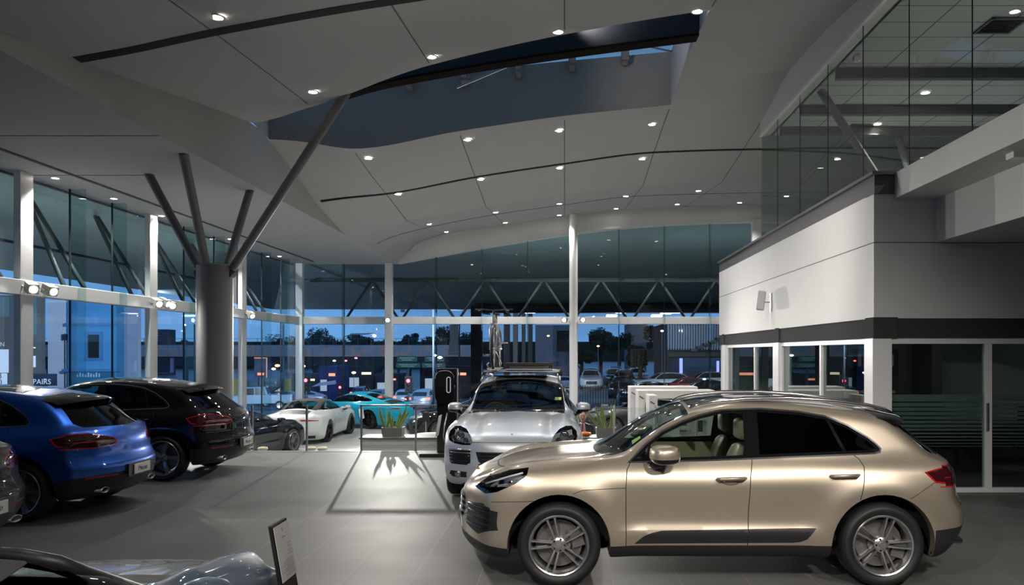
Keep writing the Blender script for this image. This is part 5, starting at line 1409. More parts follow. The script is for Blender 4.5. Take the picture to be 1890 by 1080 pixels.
# --- overpass
D0 = 105
br = empty('overpass', ((560-CX)/F*D0, D0, gz(-30,D0)), 0, 'long concrete road overpass with rust coloured graffiti crossing behind the street', 'bridge')
zt, zb_, z0 = at(0,637,D0).z, at(0,672,D0).z, gz(-30,D0)
m = mat('painted_parapet', (.16,.17,.20), .8); nt = m.node_tree; bb = nt.nodes['Principled BSDF']
tc = nt.nodes.new('ShaderNodeTexCoord'); wv = nt.nodes.new('ShaderNodeTexNoise'); wv.inputs['Scale'].default_value = .35; wv.inputs['Detail'].default_value = 1
rp = nt.nodes.new('ShaderNodeValToRGB'); e = rp.color_ramp.elements; e[0].position = .46; e[0].color = (.34,.36,.40,1); e[1].position = .5; e[1].color = (.75,.36,.22,1); q = e.new(.54); q.color = (.34,.36,.40,1)
nt.links.new(tc.outputs['Object'], wv.inputs[0]); nt.links.new(wv.outputs[0], rp.inputs[0]); nt.links.new(rp.outputs[0], bb.inputs['Base Color'])
c = MB(); c.box(-42, 26, -.3, .3, zb_-z0+1.0, zt-z0); c.build('parapet', m, br)
c = MB(); c.box(-42, 26, -.2, 9, zb_-z0-.2, zb_-z0+1.0); c.build('deck', mat('overpass_concrete', (.03,.03,.035), .9, noise=.15), br)
for x in (-34,-14,2,19):
    c = MB(); c.box(x-.9,x+.9,.5,8,0,zb_-z0); c.build('pier', MATS['overpass_concrete'], br)
c = MB()
for k in range(40): c.box(-42+k*1.7, -41.95+k*1.7, .2,.26, zt-z0, zt-z0+.9)
c.box(-42,26,.2,.26,zt-z0+.85,zt-z0+.9); c.build('fence', M_truss, br)
# --- trees
leafm = mat('dark_foliage', (.018,.03,.018), .9, noise=.5, nscale=2); barkm = mat('bark', (.03,.025,.02), .9, noise=.3)
def tree_(px, ytop, d, wpx, label, seed, ybase=None):
    rnd = random.Random(seed); X = (px-CX)/F*d; g = gz(X, d); top = at(px, ytop, d).z; W = wpx/F*d/2*(1.45 if d > 100 else 1.1)
    t = empty('tree', (X, d, g), 0, label, 'tree', 'trees behind the street')
    c = MB(); hgt = top-g
    c.tube([(0,0,0),(.1,0,hgt*.5),(0,.1,hgt*.85)], [.25,.18,.05], 7)
    for k in range(5): a = rnd.uniform(0,6.28); c.tube([(0,0,hgt*(.35+.08*k)),(W*.6*math.cos(a),W*.6*math.sin(a),hgt*(.6+.07*k))], [.09,.03], 5)
    c.build('trunk', barkm, t)
    n = 2200; vs = []; fs = []
    blobs = [(rnd.uniform(-.65,.65)*W, rnd.uniform(-.6,.6)*W, hgt-W*rnd.uniform(.25,1.1), rnd.uniform(.3,.5)*W) for _ in range(9)]
    for k in range(n):
        b_ = blobs[k % 9]; v = Vector((rnd.gauss(0,1), rnd.gauss(0,1), rnd.gauss(0,.75))).normalized()*b_[3]*rnd.uniform(.6,1.05)
        p = Vector(b_[:3])+v; p.z = min(p.z, hgt)
        s = rnd.uniform(.10,.22)*max(1, W*.35); u = Vector((rnd.uniform(-1,1),rnd.uniform(-1,1),rnd.uniform(-1,1))).normalized(); w2 = u.orthogonal().normalized()
        i0 = len(vs); vs += [p-u*s, p+w2*s*.5, p+u*s, p-w2*s*.5]; fs.append((i0,i0+1,i0+2,i0+3))
    c = MB(); c.add(vs, fs); o = c.build('foliage', leafm, t, fix=False); return t
TR = [(596,606,140,34,'tall spreading tree rising above the overpass'),(520,618,130,44,'broad dark tree above the overpass left of the corner post'),(560,622,135,36,'rounded tree above the overpass at the corner post'),(655,615,140,22,'narrow tree above the overpass beside the tall lamp pole'),(676,622,160,18,'small tree above the overpass before the pink street lamp'),
      (630,628,150,30,'low tree line piece above the overpass'),(710,627,150,30,'low trees above the overpass left of the bright spotlight'),(757,615,140,24,'small tree above the overpass right of the bright spotlight'),(735,630,145,22,'low bush above the overpass by the spotlight post'),(795,622,120,36,'dark tree left of the hanging banner'),(825,603,136,34,'dark tree right behind the hanging banner'),(862,614,120,40,'dark tree between banner and bridge pillar'),
      (283,632,150,10,'tiny tree top left of the tower block'),(345,628,130,22,'small tree top above the overpass between lamp poles'),
      (1072,640,84,40,'dark tree behind the parked cars, just right of the round column'),(1108,605,92,56,'tall dark tree filling the view right of the round column'),(1142,615,90,50,'dark tree left of the grey panel'),(1180,640,70,50,'dark shrubs behind the far parked row'),(1215,600,76,44,'dark tree before the louvred building'),(905,632,90,34,'dark tree between the bridge pillars')]
for i, (px, yt, d, wp, lb) in enumerate(TR): tree_(px, yt, d, wp, lb, i+3)
# --- street furniture
M_pole = mat('grey_pole', (.09,.11,.13), .5, noise=.05)
def pole(px, ytop, ybot, d, label, arm=None, lamp=None, r=.07, col=None):
    A = at(px, ytop, d); X = A.x; z0 = gz(X, d); t = empty('street_lamp' if lamp else 'pole', (X, d, z0), 0, label, 'lamp' if lamp else 'pole')
    c = MB(); pts = [(0,0,0),(0,0,A.z-z0)]
    if arm: B = at(arm[0], arm[1], d); pts += [((B.x-X)*.3,0,B.z-z0+.0),((B.x-X),0,B.z-z0+.05)]
    c.tube(pts, r, 8); c.build('mast', M_pole, t, smooth='all')
    if lamp:
        B = at(lamp[0], lamp[1], d); c = MB(); ellipsoid(c, (B.x-X, 0, B.z-z0), (lamp[2],lamp[2],lamp[2]*.6), 14, 8, 1); c.build('lantern', emis('street_lantern_%d' % px, lamp[3], 30), t)
    return t
pole(635,622,760,70,'tall street lamp with a long arm and a pink glowing head',arm=(690,617),lamp=(691,620,.16,(1,.55,.5)))
pole(341,600,700,95,'thin lamp mast left of the big grey column',lamp=(341,600,.13,(.8,.9,1)),r=.1)
pole(359,598,700,95,'unlit thin mast beside the lamp mast left of the column',r=.1)
pole(523,600,745,60,'thin curved mast left of the corner post',arm=(525,590))
pole(800,560,745,48,'slim blue grey mast outside left of the banner')
pole(1163,712,740,34.5,'short white mast rising behind the display cabinets',r=.05)
c = MB(); d = 48; A = at(830,572,d); B = at(905,580,d); c.tube([A, at(850,573,d), at(875,577,d), B], .05, 6); tag(c.build('curved_mast', M_pole, smooth='all'), 'long curved lamp arm outside high left of the bicycle', 'mast')
def traffic_light(px, py, d, label):
    P = at(px, py, d); z0 = gz(P.x, d); t = empty('traffic_light', (P.x, d, z0), 0, label, 'traffic light', 'red traffic lights')
    c = MB(); c.tube([(0,.05,0),(0,.05,P.z-z0)], .06, 8); c.build('mast', M_pole, t)
    c = MB(); c.box(-.2,.2,-.12,.12,P.z-z0-.85,P.z-z0+.25); c.box(-.3,.3,.1,.13,P.z-z0-.95,P.z-z0+.35); c.build('signal_head', M_black, t)
    for k, mm in enumerate((emis('red_signal', (1,.03,.05), 25), M_black, M_black)):
        c = MB(); ellipsoid(c, (0,-.13,P.z-z0-.3*k), (.13,.05,.13), 12, 8, 1); c.build('signal_lens', mm, t, smooth='all')
traffic_light(565,702,62,'red traffic light just right of the corner post'); traffic_light(628,715,80,'small red traffic light further down the street'); traffic_light(754,703,58,'red traffic light left of the charging post')
def road_sign(x0, x1, y0, y1, d, label, cols=(.01,.12,.07)):
    A, B = at(x0, y1, d), at(x1, y0, d); t = empty('road_sign', (A.x, d, A.z), 0, label, 'sign', 'signs along the street')
    c = MB(); c.box(0, B.x-A.x, -.03, .03, 0, B.z-A.z); c.build('panel', mat('sign_%s' % str(cols), cols, .5, noise=.05), t, bevel=.02)
    c = MB(); w = B.x-A.x; h = B.z-A.z
    for k in range(2): c.box(w*.12+w*.1*k, w*.85-w*.1*k, -.036, -.031, h*(.58-.32*k), h*(.70-.32*k))
    c.build('legend', mat('sign_white', (.5,.55,.55), .5, noise=.3, nscale=5), t)
    c = MB(); z0 = gz(A.x, d); c.tube([(w/2,.06,z0-A.z),(w/2,.06,h)], .05, 6); c.build('post', M_pole, t)
    return t
road_sign(733,770,657,668,83,'left green overhead road sign under the bridge'); road_sign(784,820,657,668,82,'right green overhead road sign beside the charging post')
road_sign(731,776,670,679,82.5,'left green lane arrow board below the road sign'); road_sign(779,822,670,679,81.5,'right green lane arrow board below the road sign')
# roadside shop sign
A, B = at(470,697,75), at(494,660,75); z0 = gz(A.x,75)
t = empty('shop_sign', (A.x,75,A.z), 0, 'big framed roadside sign with red rim left of the corner post', 'sign')
c = MB(); w, h = B.x-A.x, B.z-A.z; c.box(0,w,-.1,.1,0,h); c.build('panel', mat('shop_panel', (.12,.14,.20), .5, noise=.3, nscale=3), t)
c = MB(); c.box(w-.1,w,-.13,-.1,0,h); c.box(0,w,-.13,-.1,h-.08,h); c.build('lit_rim', emis('salmon_tube', (1,.35,.25), 1.2), t)
c = MB(); c.box(w*.25,w*.75,-.12,-.101,h*.12,h*.24); c.build('lit_line', emis('orange_tube', (1,.2,.1), 2.5), t)
c = MB()
for k in (.3,.75): c.box(w*k-.06,w*k+.06,-.05,.05,z0-A.z,0)
c.build('legs', M_pole, t)
# shops under the bridge
for (x0,x1,y0,y1,d,col,lb) in ((588,622,676,700,88,(.03,.04,.16),'shop with deep blue fascia under the bridge'),(500,540,690,720,93,(.08,.11,.16),'low pale kiosk building behind the corner post'),(640,690,676,735,99,(.02,.02,.025),'dark building under the bridge behind the turquoise coupe'),(545,585,690,735,93,(.05,.06,.10),'low dark building between the traffic lights'),(692,735,690,730,97,(.03,.035,.05),'low dark shop left of the red traffic light'),(775,870,676,730,94,(.012,.012,.018),'dark building mass under the bridge behind the charging post')):
    A, B = at(x0,y1,d), at(x1,y0,d); z0 = gz(A.x,d); t = empty('shop', (A.x,d,z0), 0, lb, 'building', 'small buildings under the bridge')
    c = MB(); c.box(0,B.x-A.x,0,5,0,B.z-z0); c.build('walls', mat('shop_%d' % x0, col, .8, noise=.2), t)
    c = MB(); w = B.x-A.x; c.box(w*.1,w*.45,-.03,.0,(B.z-z0)*.3,(B.z-z0)*.62); c.build('shop_window', emis('shop_window_%d' % x0, (.5,.62,.8), .7), t)
    c = MB(); c.box(w*.55,w*.9,-.03,.0,(B.z-z0)*.72,(B.z-z0)*.8); c.build('lit_sign', emis('shop_sign_%d' % x0, random.choice([(1,.35,.2),(1,.8,.5),(.9,.3,.5)]), 1.6), t)
A = at(575,714,74); B = at(619,702,74); c = MB(); c.prism([(A.x,A.z),(B.x,A.z+.25),(B.x,B.z),(A.x+.7,B.z-.25)], 74, 74.3); tag(c.build('awning', mat('lilac_awning', (.36,.36,.55), .6, noise=.05)), 'pale lilac slanted awning beside the first red traffic light', 'awning')
for (x,y,d,cc,s,lb) in ((505,681,90,(1,.7,.3),.25,'yellow light dot'),(512,675,90,(1,.25,.1),.3,'orange light bar under the bridge'),(560,676,90,(1,.35,.2),.25,'orange light near the corner post'),(657,661,100,(1,.1,.1),.2,'red lamp on the overpass edge, right of centre'),(638,666,100,(1,.1,.1),.2,'red lamp on the overpass edge beside the mast'),(617,666,100,(1,.75,.4),.2,'yellow lamp hanging under the overpass'),(653,688,80,(1,.8,.4),.22,'warm lamp in the dark under the bridge'),
        (812,660,73,(.9,1,.9),.22,'bright white lamp above the charging post'),(803,656,73,(.9,1,.9),.2,'white lamp near the banner'),(1012,620,70,(1,.6,.2),.12,'orange lamp on the grey wall'),(1104,639,70.5,(1,.55,.2),.12,'orange lamp among the trees'),(1222,611,60,(.7,.9,1),.12,'white lamp on the louvred building'),(1300,700,45,(.2,.25,1),.1,'blue lamp at the lot')):
    P = at(x,y,d); z0 = gz(P.x, d); t = empty('street_light', (P.x, d, z0), 0, lb+', on a thin post', 'lamp')
    c = MB(); ellipsoid(c, (0,0,P.z-z0), (s,s*.6,s*.5), 12, 8, 1); c.build('lantern', emis('lamp_%d_%d' % (x,y), cc, 10), t)
    c = MB(); c.tube([(0,0,0),(0,0,P.z-z0)], .03, 6); c.build('post', M_pole, t)
# banner
A, B = at(826,655,40), at(846,600,40); t = empty('banner', (at(848,0,40).x, 40, gz(-5,40)), 0, 'pale grey sagging banner hanging from a pole outside, left of the bridge pillar', 'banner')
c = MB(); x0 = A.x-t.location.x; w = B.x-A.x; vs = []; fs = []
for i in range(7):
    for j in range(11):
        u, v = i/6, j/10; vs.append((x0+w*u+.12*math.sin(v*2.2)*(1-u), .05*math.sin(5*u+4*v), A.z+(B.z-A.z)*v-gz(-5,40)))
for i in range(6):
    for j in range(10): a = i*11+j; fs.append((a,a+11,a+12,a+1))
c.add(vs, fs); o = c.build('cloth', mat('banner_cloth', (.60,.64,.70), .8, noise=.12, nscale=4), t, smooth='all', fix=False); so = o.modifiers.new('s','SOLIDIFY'); so.thickness = .01
c = MB(); c.tube([(0,0,0),(0,0,B.z-gz(-5,40)+.1)], .035, 8); c.tube([(0,0,B.z-gz(-5,40)),(x0,0,B.z-gz(-5,40)+.05)], .02, 6); c.build('pole', M_pole, t)
# neighbour canopy: dark pillars and roof
for i, (x0,x1,d) in enumerate(((870,890,42),(930,941,50),(947,956,58),(963,970,66),(975,983,74))):
    A = at((x0+x1)/2,0,d); w = (x1-x0)/F*d; z0 = gz(A.x,d); top = at(0,578,d).z+.4
    c = MB(); c.box(-w/2,w/2,-w/2,w/2,0,top-z0); o = c.build('black_pillar', mat('black_pillar_paint', (.008,.008,.011), .6, noise=.1), bevel=.02); o.location = (A.x,d,z0)
    tag(o, ['thick black pillar outside left of the bicycle','black pillar outside right of the bicycle, nearest of the receding four','second of the four receding black pillars','third of the four receding black pillars','farthest of the four receding black pillars'][i], 'pillar', 'black pillars of the neighbouring forecourt')
c = MB(); Z = at(0,583,60).z
c.add([at(876,578,42)+Vector((0,0,0)), (26,42,at(0,573,42).z), (34,80,Z+1.2), (at(985,0,80).x,80,Z+1.2)], [(0,1,2,3)]); 
fr_ = tag(c.build('forecourt_roof', mat('forecourt_black', (.012,.012,.016), .7, noise=.1), fix=False), 'dark flat roof over the neighbouring forecourt seen under the canopy edge', 'roof'); so = fr_.modifiers.new('s','SOLIDIFY'); so.thickness = .4; so.offset = 1
for i, (x,y) in enumerate(((978,573),(1129,583),(1146,571),(1212,583),(1229,578),(1245,572))):
    P = at(x,y,52); P.z = min(P.z, 4.7); c = MB(); c.box(-.35,.35,-.2,.2,-.06,.06); o = c.build('flood_light', emis('flood_white', (.85,.93,1), 14), bevel=.02); o.location = P
    tag(o, ['bright white lamp under the forecourt roof right of the bicycle','bright lamp under the forecourt roof above the tree','double lamp under the forecourt roof beside a slanted strut','small lamp under the forecourt roof at mid right','lamp pair under the forecourt roof','brightest lamp under the forecourt roof at the right'][i], 'lamp', 'lamps of the neighbouring forecourt')
def block(name, x0,x1,y0,d,dep,col,label,extra=None, win=None):
    A, B = at(x0,0,d), at(x1,y0,d); z0 = min(gz(A.x,d), gz(B.x,d)); t = empty(name, (A.x,d,z0), 0, label, 'building')
    c = MB(); c.box(0,B.x-A.x,0,dep,0,B.z-z0); c.build('walls', mat('wall_%d_%d' % (x0,x1), col, .8, noise=.12, nscale=1.5), t)
    return t, B.x-A.x, B.z-z0, z0
t, w, h, z0 = block('grey_building',988,1052,600,86,8,(.15,.17,.20),'pale grey rendered building outside between the pillars and the round column')
c = MB(); c.box(w*.62,w*1.0,-.05,0,h*.62,h*.92); c.build('window', M_dglass, t)
c = MB()
for k in range(12): c.box(-.5+k*.35,-.46+k*.35,-2,-1.96,0,2.6)
c.box(-.5,3.6,-2,-1.95,2.55,2.6); c.build('railing', M_pole, t)
t, w, h, z0 = block('grey_tower_panel',1158,1193,598,98,5,(.13,.135,.13),'square grey blank wall panel rising between the trees')
t, w, h, z0 = block('louvre_building',1231,1345,596,62,9,(.02,.025,.04),'two storey building with vertical blue louvres behind the parked cars')
c = MB()
for k in range(24): c.box(w*k/24+.03, w*k/24+.10, -.35,-.15, h*.60, h*.99)
c.build('louvre', mat('pale_louvre', (.35,.48,.62), .4, noise=.1), t)
c = MB(); c.box(0,w,-.1,0,h*.62,h*.97); c.build('upper_glass', mat('blue_glass_wall', (.07,.16,.26), .35, coat=.2, noise=.2, nscale=.7), t)
c = MB(); c.box(0,w,-.6,0,h*.50,h*.57); c.build('dark_band', M_black, t)
c = MB(); c.box(.2,w-.2,-.08,0,.3,h*.49); c.build('ground_glass', mat('blue_glass_low', (.03,.05,.10), .08, coat=1, noise=.2, nscale=.7), t)
c = MB()
for k in range(6): c.box(w*.35+k*.5,w*.35+.5+k*.5,-1.2,-.36,h*.58+k*.22,h*.60+k*.22+.1)
c.build('stair', M_dark, t)
c = MB(); c.box(w*.2,w*.25,-.12,-.085,.4,h*.48); c.box(w*.8,w*.84,-.12,-.085,.6,h*.44); c.build('lit_strip', emis('violet_strip', (.25,.3,1), 1.8), t)
# palisade fence of the lot
for k in range(4):
    x0 = -1+k*6.0; t = empty('palisade_fence', (x0, 37.5, -1.05), 0, ['black bar fence panel before the parking lot, behind the silver car','black bar fence panel left of the white display cabinets','black bar fence panel behind the display cabinets','black bar fence panel at the right end of the lot'][k], 'fence', 'fence panels of the parking lot')
    c = MB(); c.box(0,6,-.02,.02,.15,.2); c.box(0,6,-.02,.02,1.35,1.4)
    for q in range(49): c.box(q*.124,q*.124+.022,-.011,.011,0,1.5)
    c.build('bars', mat('fence_black', (.01,.015,.03), .5, noise=.1), t)
    c = MB(); c.box(-.04,.04,-.04,.04,0,1.6); c.build('post', MATS['fence_black'], t)
for i, (px, cc) in enumerate(((1116,(.45,.47,.48)),(1124,(.01,.01,.012)))):
    P = at(px,0,35.0); c = MB(); c.box(-.16,.16,-.1,.1,0,.75) if i == 0 else c.box(-.15,.15,-.1,.1,0,.6); o = c.build('service_box', mat('service_box_%d' % i, cc, .6, noise=.05), bevel=.01); o.location = (P.x+.1*i,35,-1.05)
    tag(o, ['white service box standing outside the glass left of the cabinets','black service box standing beside the white one outside'][i], 'box')
# --- left: workshop building, blue house and tower block
d = 46
t, w, h, z0 = block('blue_house',125,215,553,d,.8,(.06,.26,.52),'weathered blue painted two storey house seen through the left window')
c = MB(); wx0, wx1 = w*.36, w*.72; zz0, zz1 = at(0,661,d).z-z0, at(0,618,d).z-z0
c.box(wx0,wx1,-.12,0,zz0-.12,zz0); c.box(wx0,wx1,-.1,0,zz1,zz1+.2); c.box(wx0,wx0+.18,-.08,0,zz0,zz1); c.box(wx1-.18,wx1,-.08,0,zz0,zz1); wf = c.build('window_surround', mat('blue_surround', (.05,.19,.40), .6, noise=.1), t)
c = MB(); c.box(wx0+.18,wx1-.18,-.03,0,zz0,zz1); c.build('window_pane', M_dglass, wf)
c = MB(); c.box(-.1,w+.1,-.12,0,at(0,602,d).z-z0,at(0,596,d).z-z0); c.box(-.2,w+.2,-.25,0,at(0,686,d).z-z0,at(0,681,d).z-z0); c.build('cornice', MATS['blue_surround'], t)
c = MB(); c.box(0.1,w-.1,-.04,0,0,at(0,688,d).z-z0); c.build('shop_front', mat('teal_shopfront', (.02,.14,.26), .4, noise=.2, nscale=3), t)
c = MB(); zl = at(0,696,d).z-z0
for k in range(9): c.box(w*.2+k*.16,w*.2+k*.16+.07,-.07,-.045,zl,zl+.16+.05*((k*5) % 3))
c.build('worn_sign_marks', mat('sign_letters', (.45,.6,.75), .5, noise=.03), t)
A = at(76,0,d)
c = MB(); wz = at(0,551,d).z
c.add([(at(125,0,d).x-.01,d,gz(-29,d)),(at(125,0,d).x-.01,d,wz),(at(76,0,40).x-3.2,40,wz),(at(76,0,40).x-3.2,40,gz(-29,40))], [(0,1,2,3)])
c = MB(); x1 = at(125,0,d).x; x0 = at(78,0,d).x; c.box(x0,x1-.02,d+.5,d+8,gz(-30,d),wz-.1); c.box((x0+x1)/2,x1-.3,d+2,d+4,wz-.1,wz+.25)
t = empty('white_house', (x0,d,gz(-30,d)), 0, 'pale rendered side wall joined to the blue house, with a wall lantern', 'building')
c = MB(); c.box(0,x1-x0-.02,.5,8,0,wz-.1-gz(-30,d)); c.box((x1-x0)*.3,x1-x0-.5,2,4,wz-.1-gz(-30,d),wz+.3-gz(-30,d)); c.build('walls', mat('pale_render', (.62,.66,.74), .85, noise=.1, nscale=1.2), t)
c = MB(); c.tube([((x1-x0)*.72,.4,0),((x1-x0)*.72,.4,4.8)], .03, 6); c.box((x1-x0)*.76-.12,(x1-x0)*.76+.12,.2,.45,4.4,4.75); c.build('lantern', M_black, t)
d = 38
x0 = at(-260,0,d).x; x1 = at(76,0,d).x; z0 = gz(-27,d); t = empty('workshop', (x0,d,z0), 0, 'dark workshop building with lit windows and repair signs at the far left', 'building')
c = MB(); c.box(0,x1-x0,0,.3,0,at(0,545,d).z-z0); c.build('walls', mat('workshop_wall', (.05,.055,.06), .7, noise=.2), t)
c = MB(); W = x1-x0; q = lambda px: at(px,0,d).x-x0; zq = lambda py: at(0,py,d).z-z0
c.box(q(52),q(68),-.03,0,zq(618),zq(545)); c.box(q(0),q(17),-.03,0,zq(585),zq(548)); c.build('upper_window', mat('dim_window', (.06,.10,.11), .2, coat=1, noise=.3, nscale=1), t)
c = MB(); c.box(q(50),q(66),-.05,0,zq(678),zq(657)); c.box(q(0),q(16),-.06,0,zq(688),zq(645)); c.build('white_poster', mat('poster_white', (.6,.64,.72), .6, noise=.05), t)
c = MB(); c.box(q(50),q(106),-.08,-.02,zq(712),zq(690)); sg = c.build('sign_board', mat('navy_board', (.008,.012,.03), .5, noise=.1), t)
text_mesh('REPAIRS', .36, mat('white_letters', (.55,.58,.62), .5, noise=.02), sg, (q(72),-.09,zq(705)), (PI/2,0,0), 'sign_lettering')
text_mesh('N', .30, MATS['white_letters'], t, (q(5),-.03,zq(636)), (PI/2,0,0), 'sign_lettering')
c = MB(); c.box(q(-60),q(14),-.1,-.02,zq(712),zq(689)); s2 = c.build('number_board', MATS['poster_white'], t)
text_mesh('3', .4, M_ink, s2, (q(3),-.11,zq(694)), (PI/2,0,0), 'sign_lettering'); text_mesh('0', .4, M_ink, s2, (q(3),-.11,zq(706)), (PI/2,0,0), 'sign_lettering')
c = MB(); c.box(q(53),q(71),-.3,-.2,zq(643),zq(641)); c.build('lit_tube', emis('green_white_tube', (.6,.85,.7), 1.3), t)
d = 190; A = at(284,634,d); B = at(309,608,d); t = empty('tower_block', (A.x,d,gz(-90,d)), 0, 'small distant tower block above the overpass at the left', 'building')
c = MB(); c.box(0,B.x-A.x,0,4,0,B.z-gz(-90,d)); c.build('walls', mat('tower_wall', (.05,.055,.07), .8, noise=.2), t)
c = MB()
for k in range(5): c.box(.1,(B.x-A.x)*.35,-.05,0,B.z-gz(-90,d)-.5-.6*k,B.z-gz(-90,d)-.15-.6*k)
c.build('balconies', mat('tower_balcony', (.35,.4,.45), .7, noise=.1), t)
# low wall and planting between building and street
c = MB(); c.box(-60,-16,35.6,36,-1.4,-.6); tag(c.build('low_wall', mat('low_wall_grey', (.10,.10,.11), .8, noise=.1)), 'low grey street wall outside the left part of the windows', 'wall')
# far hills / horizon
c = MB()
c.box(-400,300,260,262,-5,5.5); 
tag(c.build('distant_treeline', leafm), 'low dark tree line along the horizon', 'trees', kind='stuff')
# ================================================================== furniture and props
# --- charging station
M_shine = mat('piano_black', (.005,.005,.006), .06, coat=1, noise=.05)
P0 = at(825,836,15.35); cs = empty('charging_station', (P0.x, 15.35, 0), 0, 'tall black charging post with rounded panel beside the silver car', 'charger')
c = MB(); c.box(-.5,.35,-.25,.25,0,.07); c.build('base_plate', M_black, cs, bevel=.01)
c = MB(); c.box(-.19,.20,-.05,.05,.07,1.71); c.build('column', M_shine, cs, bevel=.006)
c = MB(); c.box(.202,.214,-.055,.055,.07,1.72); c.box(-.20,.214,-.055,.055,1.712,1.722); c.build('edge_strip', M_steel, cs)
def stadium(hw, hh, r, n=8):
    pts = []
    for (sx_, sy_, a0) in ((1,1,0),(-1,1,PI/2),(-1,-1,PI),(1,-1,1.5*PI)):
        for k in range(n+1): a = a0+PI/2*k/n; pts.append((sx_*(hw-r)+r*math.cos(a), sy_*(hh-r)+r*math.sin(a)))
    return pts
c = MB(); c.prism([(x-.03, z+1.36) for x, z in stadium(.19,.32,.15)], -.12, -.05); c.build('charger_panel', M_shine, cs)
c = MB(); c.tube([(x-.03, -.122, z+1.36) for x, z in stadium(.185,.315,.15)[0:18]], .006, 6); c.build('panel_rim', M_steel, cs)
c = MB(); c.tube([(x+.05, -.128, z+1.40) for x, z in stadium(.035,.15,.034)], .008, 6, closed=True); c.build('lit_ring', mat('ring_grey', (.5,.5,.5), .3, .5, emit=(.8,.85,.9), es=.35), cs)
c = MB(); c.tube([(.02,-.10,.85),(-.02,-.16,.62),(-.04,-.18,.4),(0,-.12,.2)], .014, 8); c.build('cable', M_steel, cs, smooth='all')
# --- info stands
def info_stand(x, d, rz, label, h=1.12, w=.30, thin=False):
    t = empty('info_stand', (x, d, 0), rz, label, 'sign stand', 'vehicle information stands')
    c = MB(); c.prism([(-.17,0),(-.145,0),(.04,h),(.02,h)] if thin else [(-.17,0),(.06,0),(.06,h),(.02,h)], -w/2, w/2)
    if thin: c.box(-.2,.12,-w/2,w/2,0,.015) ; c.build('blade', M_black, t, bevel=.004)
    z0 = h-.31
    c = MB(); f = lambda z, o: (-.17+(.19)*z/h-o)
    c.add([(f(z0,.004),-w/2+.008,z0),(f(z0,.004),w/2-.008,z0),(f(h-.012,.004),w/2-.008,h-.012),(f(h-.012,.004),-w/2+.008,h-.012)], [(0,1,2,3)]); s = c.build('data_sheet', mat('data_sheet_paper', (.60,.60,.58), .4, noise=.02), t, fix=False); so = s.modifiers.new('s','SOLIDIFY'); so.thickness = .003
    c = MB()
    def ln(z, y0, y1, hh=.006): c.add([(f(z,.009),y0,z),(f(z,.009),y1,z),(f(z+hh,.009),y1,z+hh),(f(z+hh,.009),y0,z+hh)], [(0,1,2,3)])
    ln(h-.05,-.006,.006,.016); ln(h-.085,-.025,.025,.006)
    for k in range(8): ln(z0+.10-.011*k,-.085,.02+.03*((k*7) % 3),.0028)
    for k in range(4): ln(h-.125-.02*k,-.085,-.03,.003)
    c.build('printed_lines', mat('print_grey', (.22,.22,.22), .6, noise=.1), s, fix=False)
    return t
info_stand(-1.56, 4.32, PI, 'leaning black stand with white data sheet beside the slate blue sports car', h=1.10, w=.23, thin=True)
info_stand((810-CX)/F*11.1, 11.15, .0, 'slim black wedge shaped stand left of the silver car, seen edge on', h=1.15)
info_stand(-6.05, 23.2, PI-.2, 'dark stand with pale sheet between the white and turquoise sports cars').location.z = LOW
# --- planter counter behind the railing
def counter(x0, x1, d, label):
    t = empty('display_counter', (x0, d, LOW), 0, label, 'counter', 'low white counters behind the railing')
    w = x1-x0; c = MB(); c.box(0,w,0,.6,0,.90); c.build('body', mat('counter_white', (.62,.61,.58), .4, noise=.02), t, bevel=.005)
    c = MB(); c.box(-.03,w+.03,-.03,.63,.90,.94); c.build('counter_top', mat('counter_top_grey', (.12,.115,.105), .4, noise=.05), t, bevel=.005)
    c = MB(); c.box(w*.6,w*.6+.006,-.004,0,.02,.88); c.build('joint', mj, t)
    return t
counter((666-CX)/F*16.9, (832-CX)/F*16.9, 16.9, 'low white counter with grey top behind the railing, carrying the potted plant')
counter((1064-CX)/F*16.9, (1240-CX)/F*16.9, 16.9, 'low white counter behind the gold car bonnet, carrying the second plant')
M_leaf = mat('sansevieria_leaf', (.12,.22,.05), .5, noise=.4, nscale=25); M_leafy = mat('leaf_yellow_edge', (.45,.42,.12), .5, noise=.1)
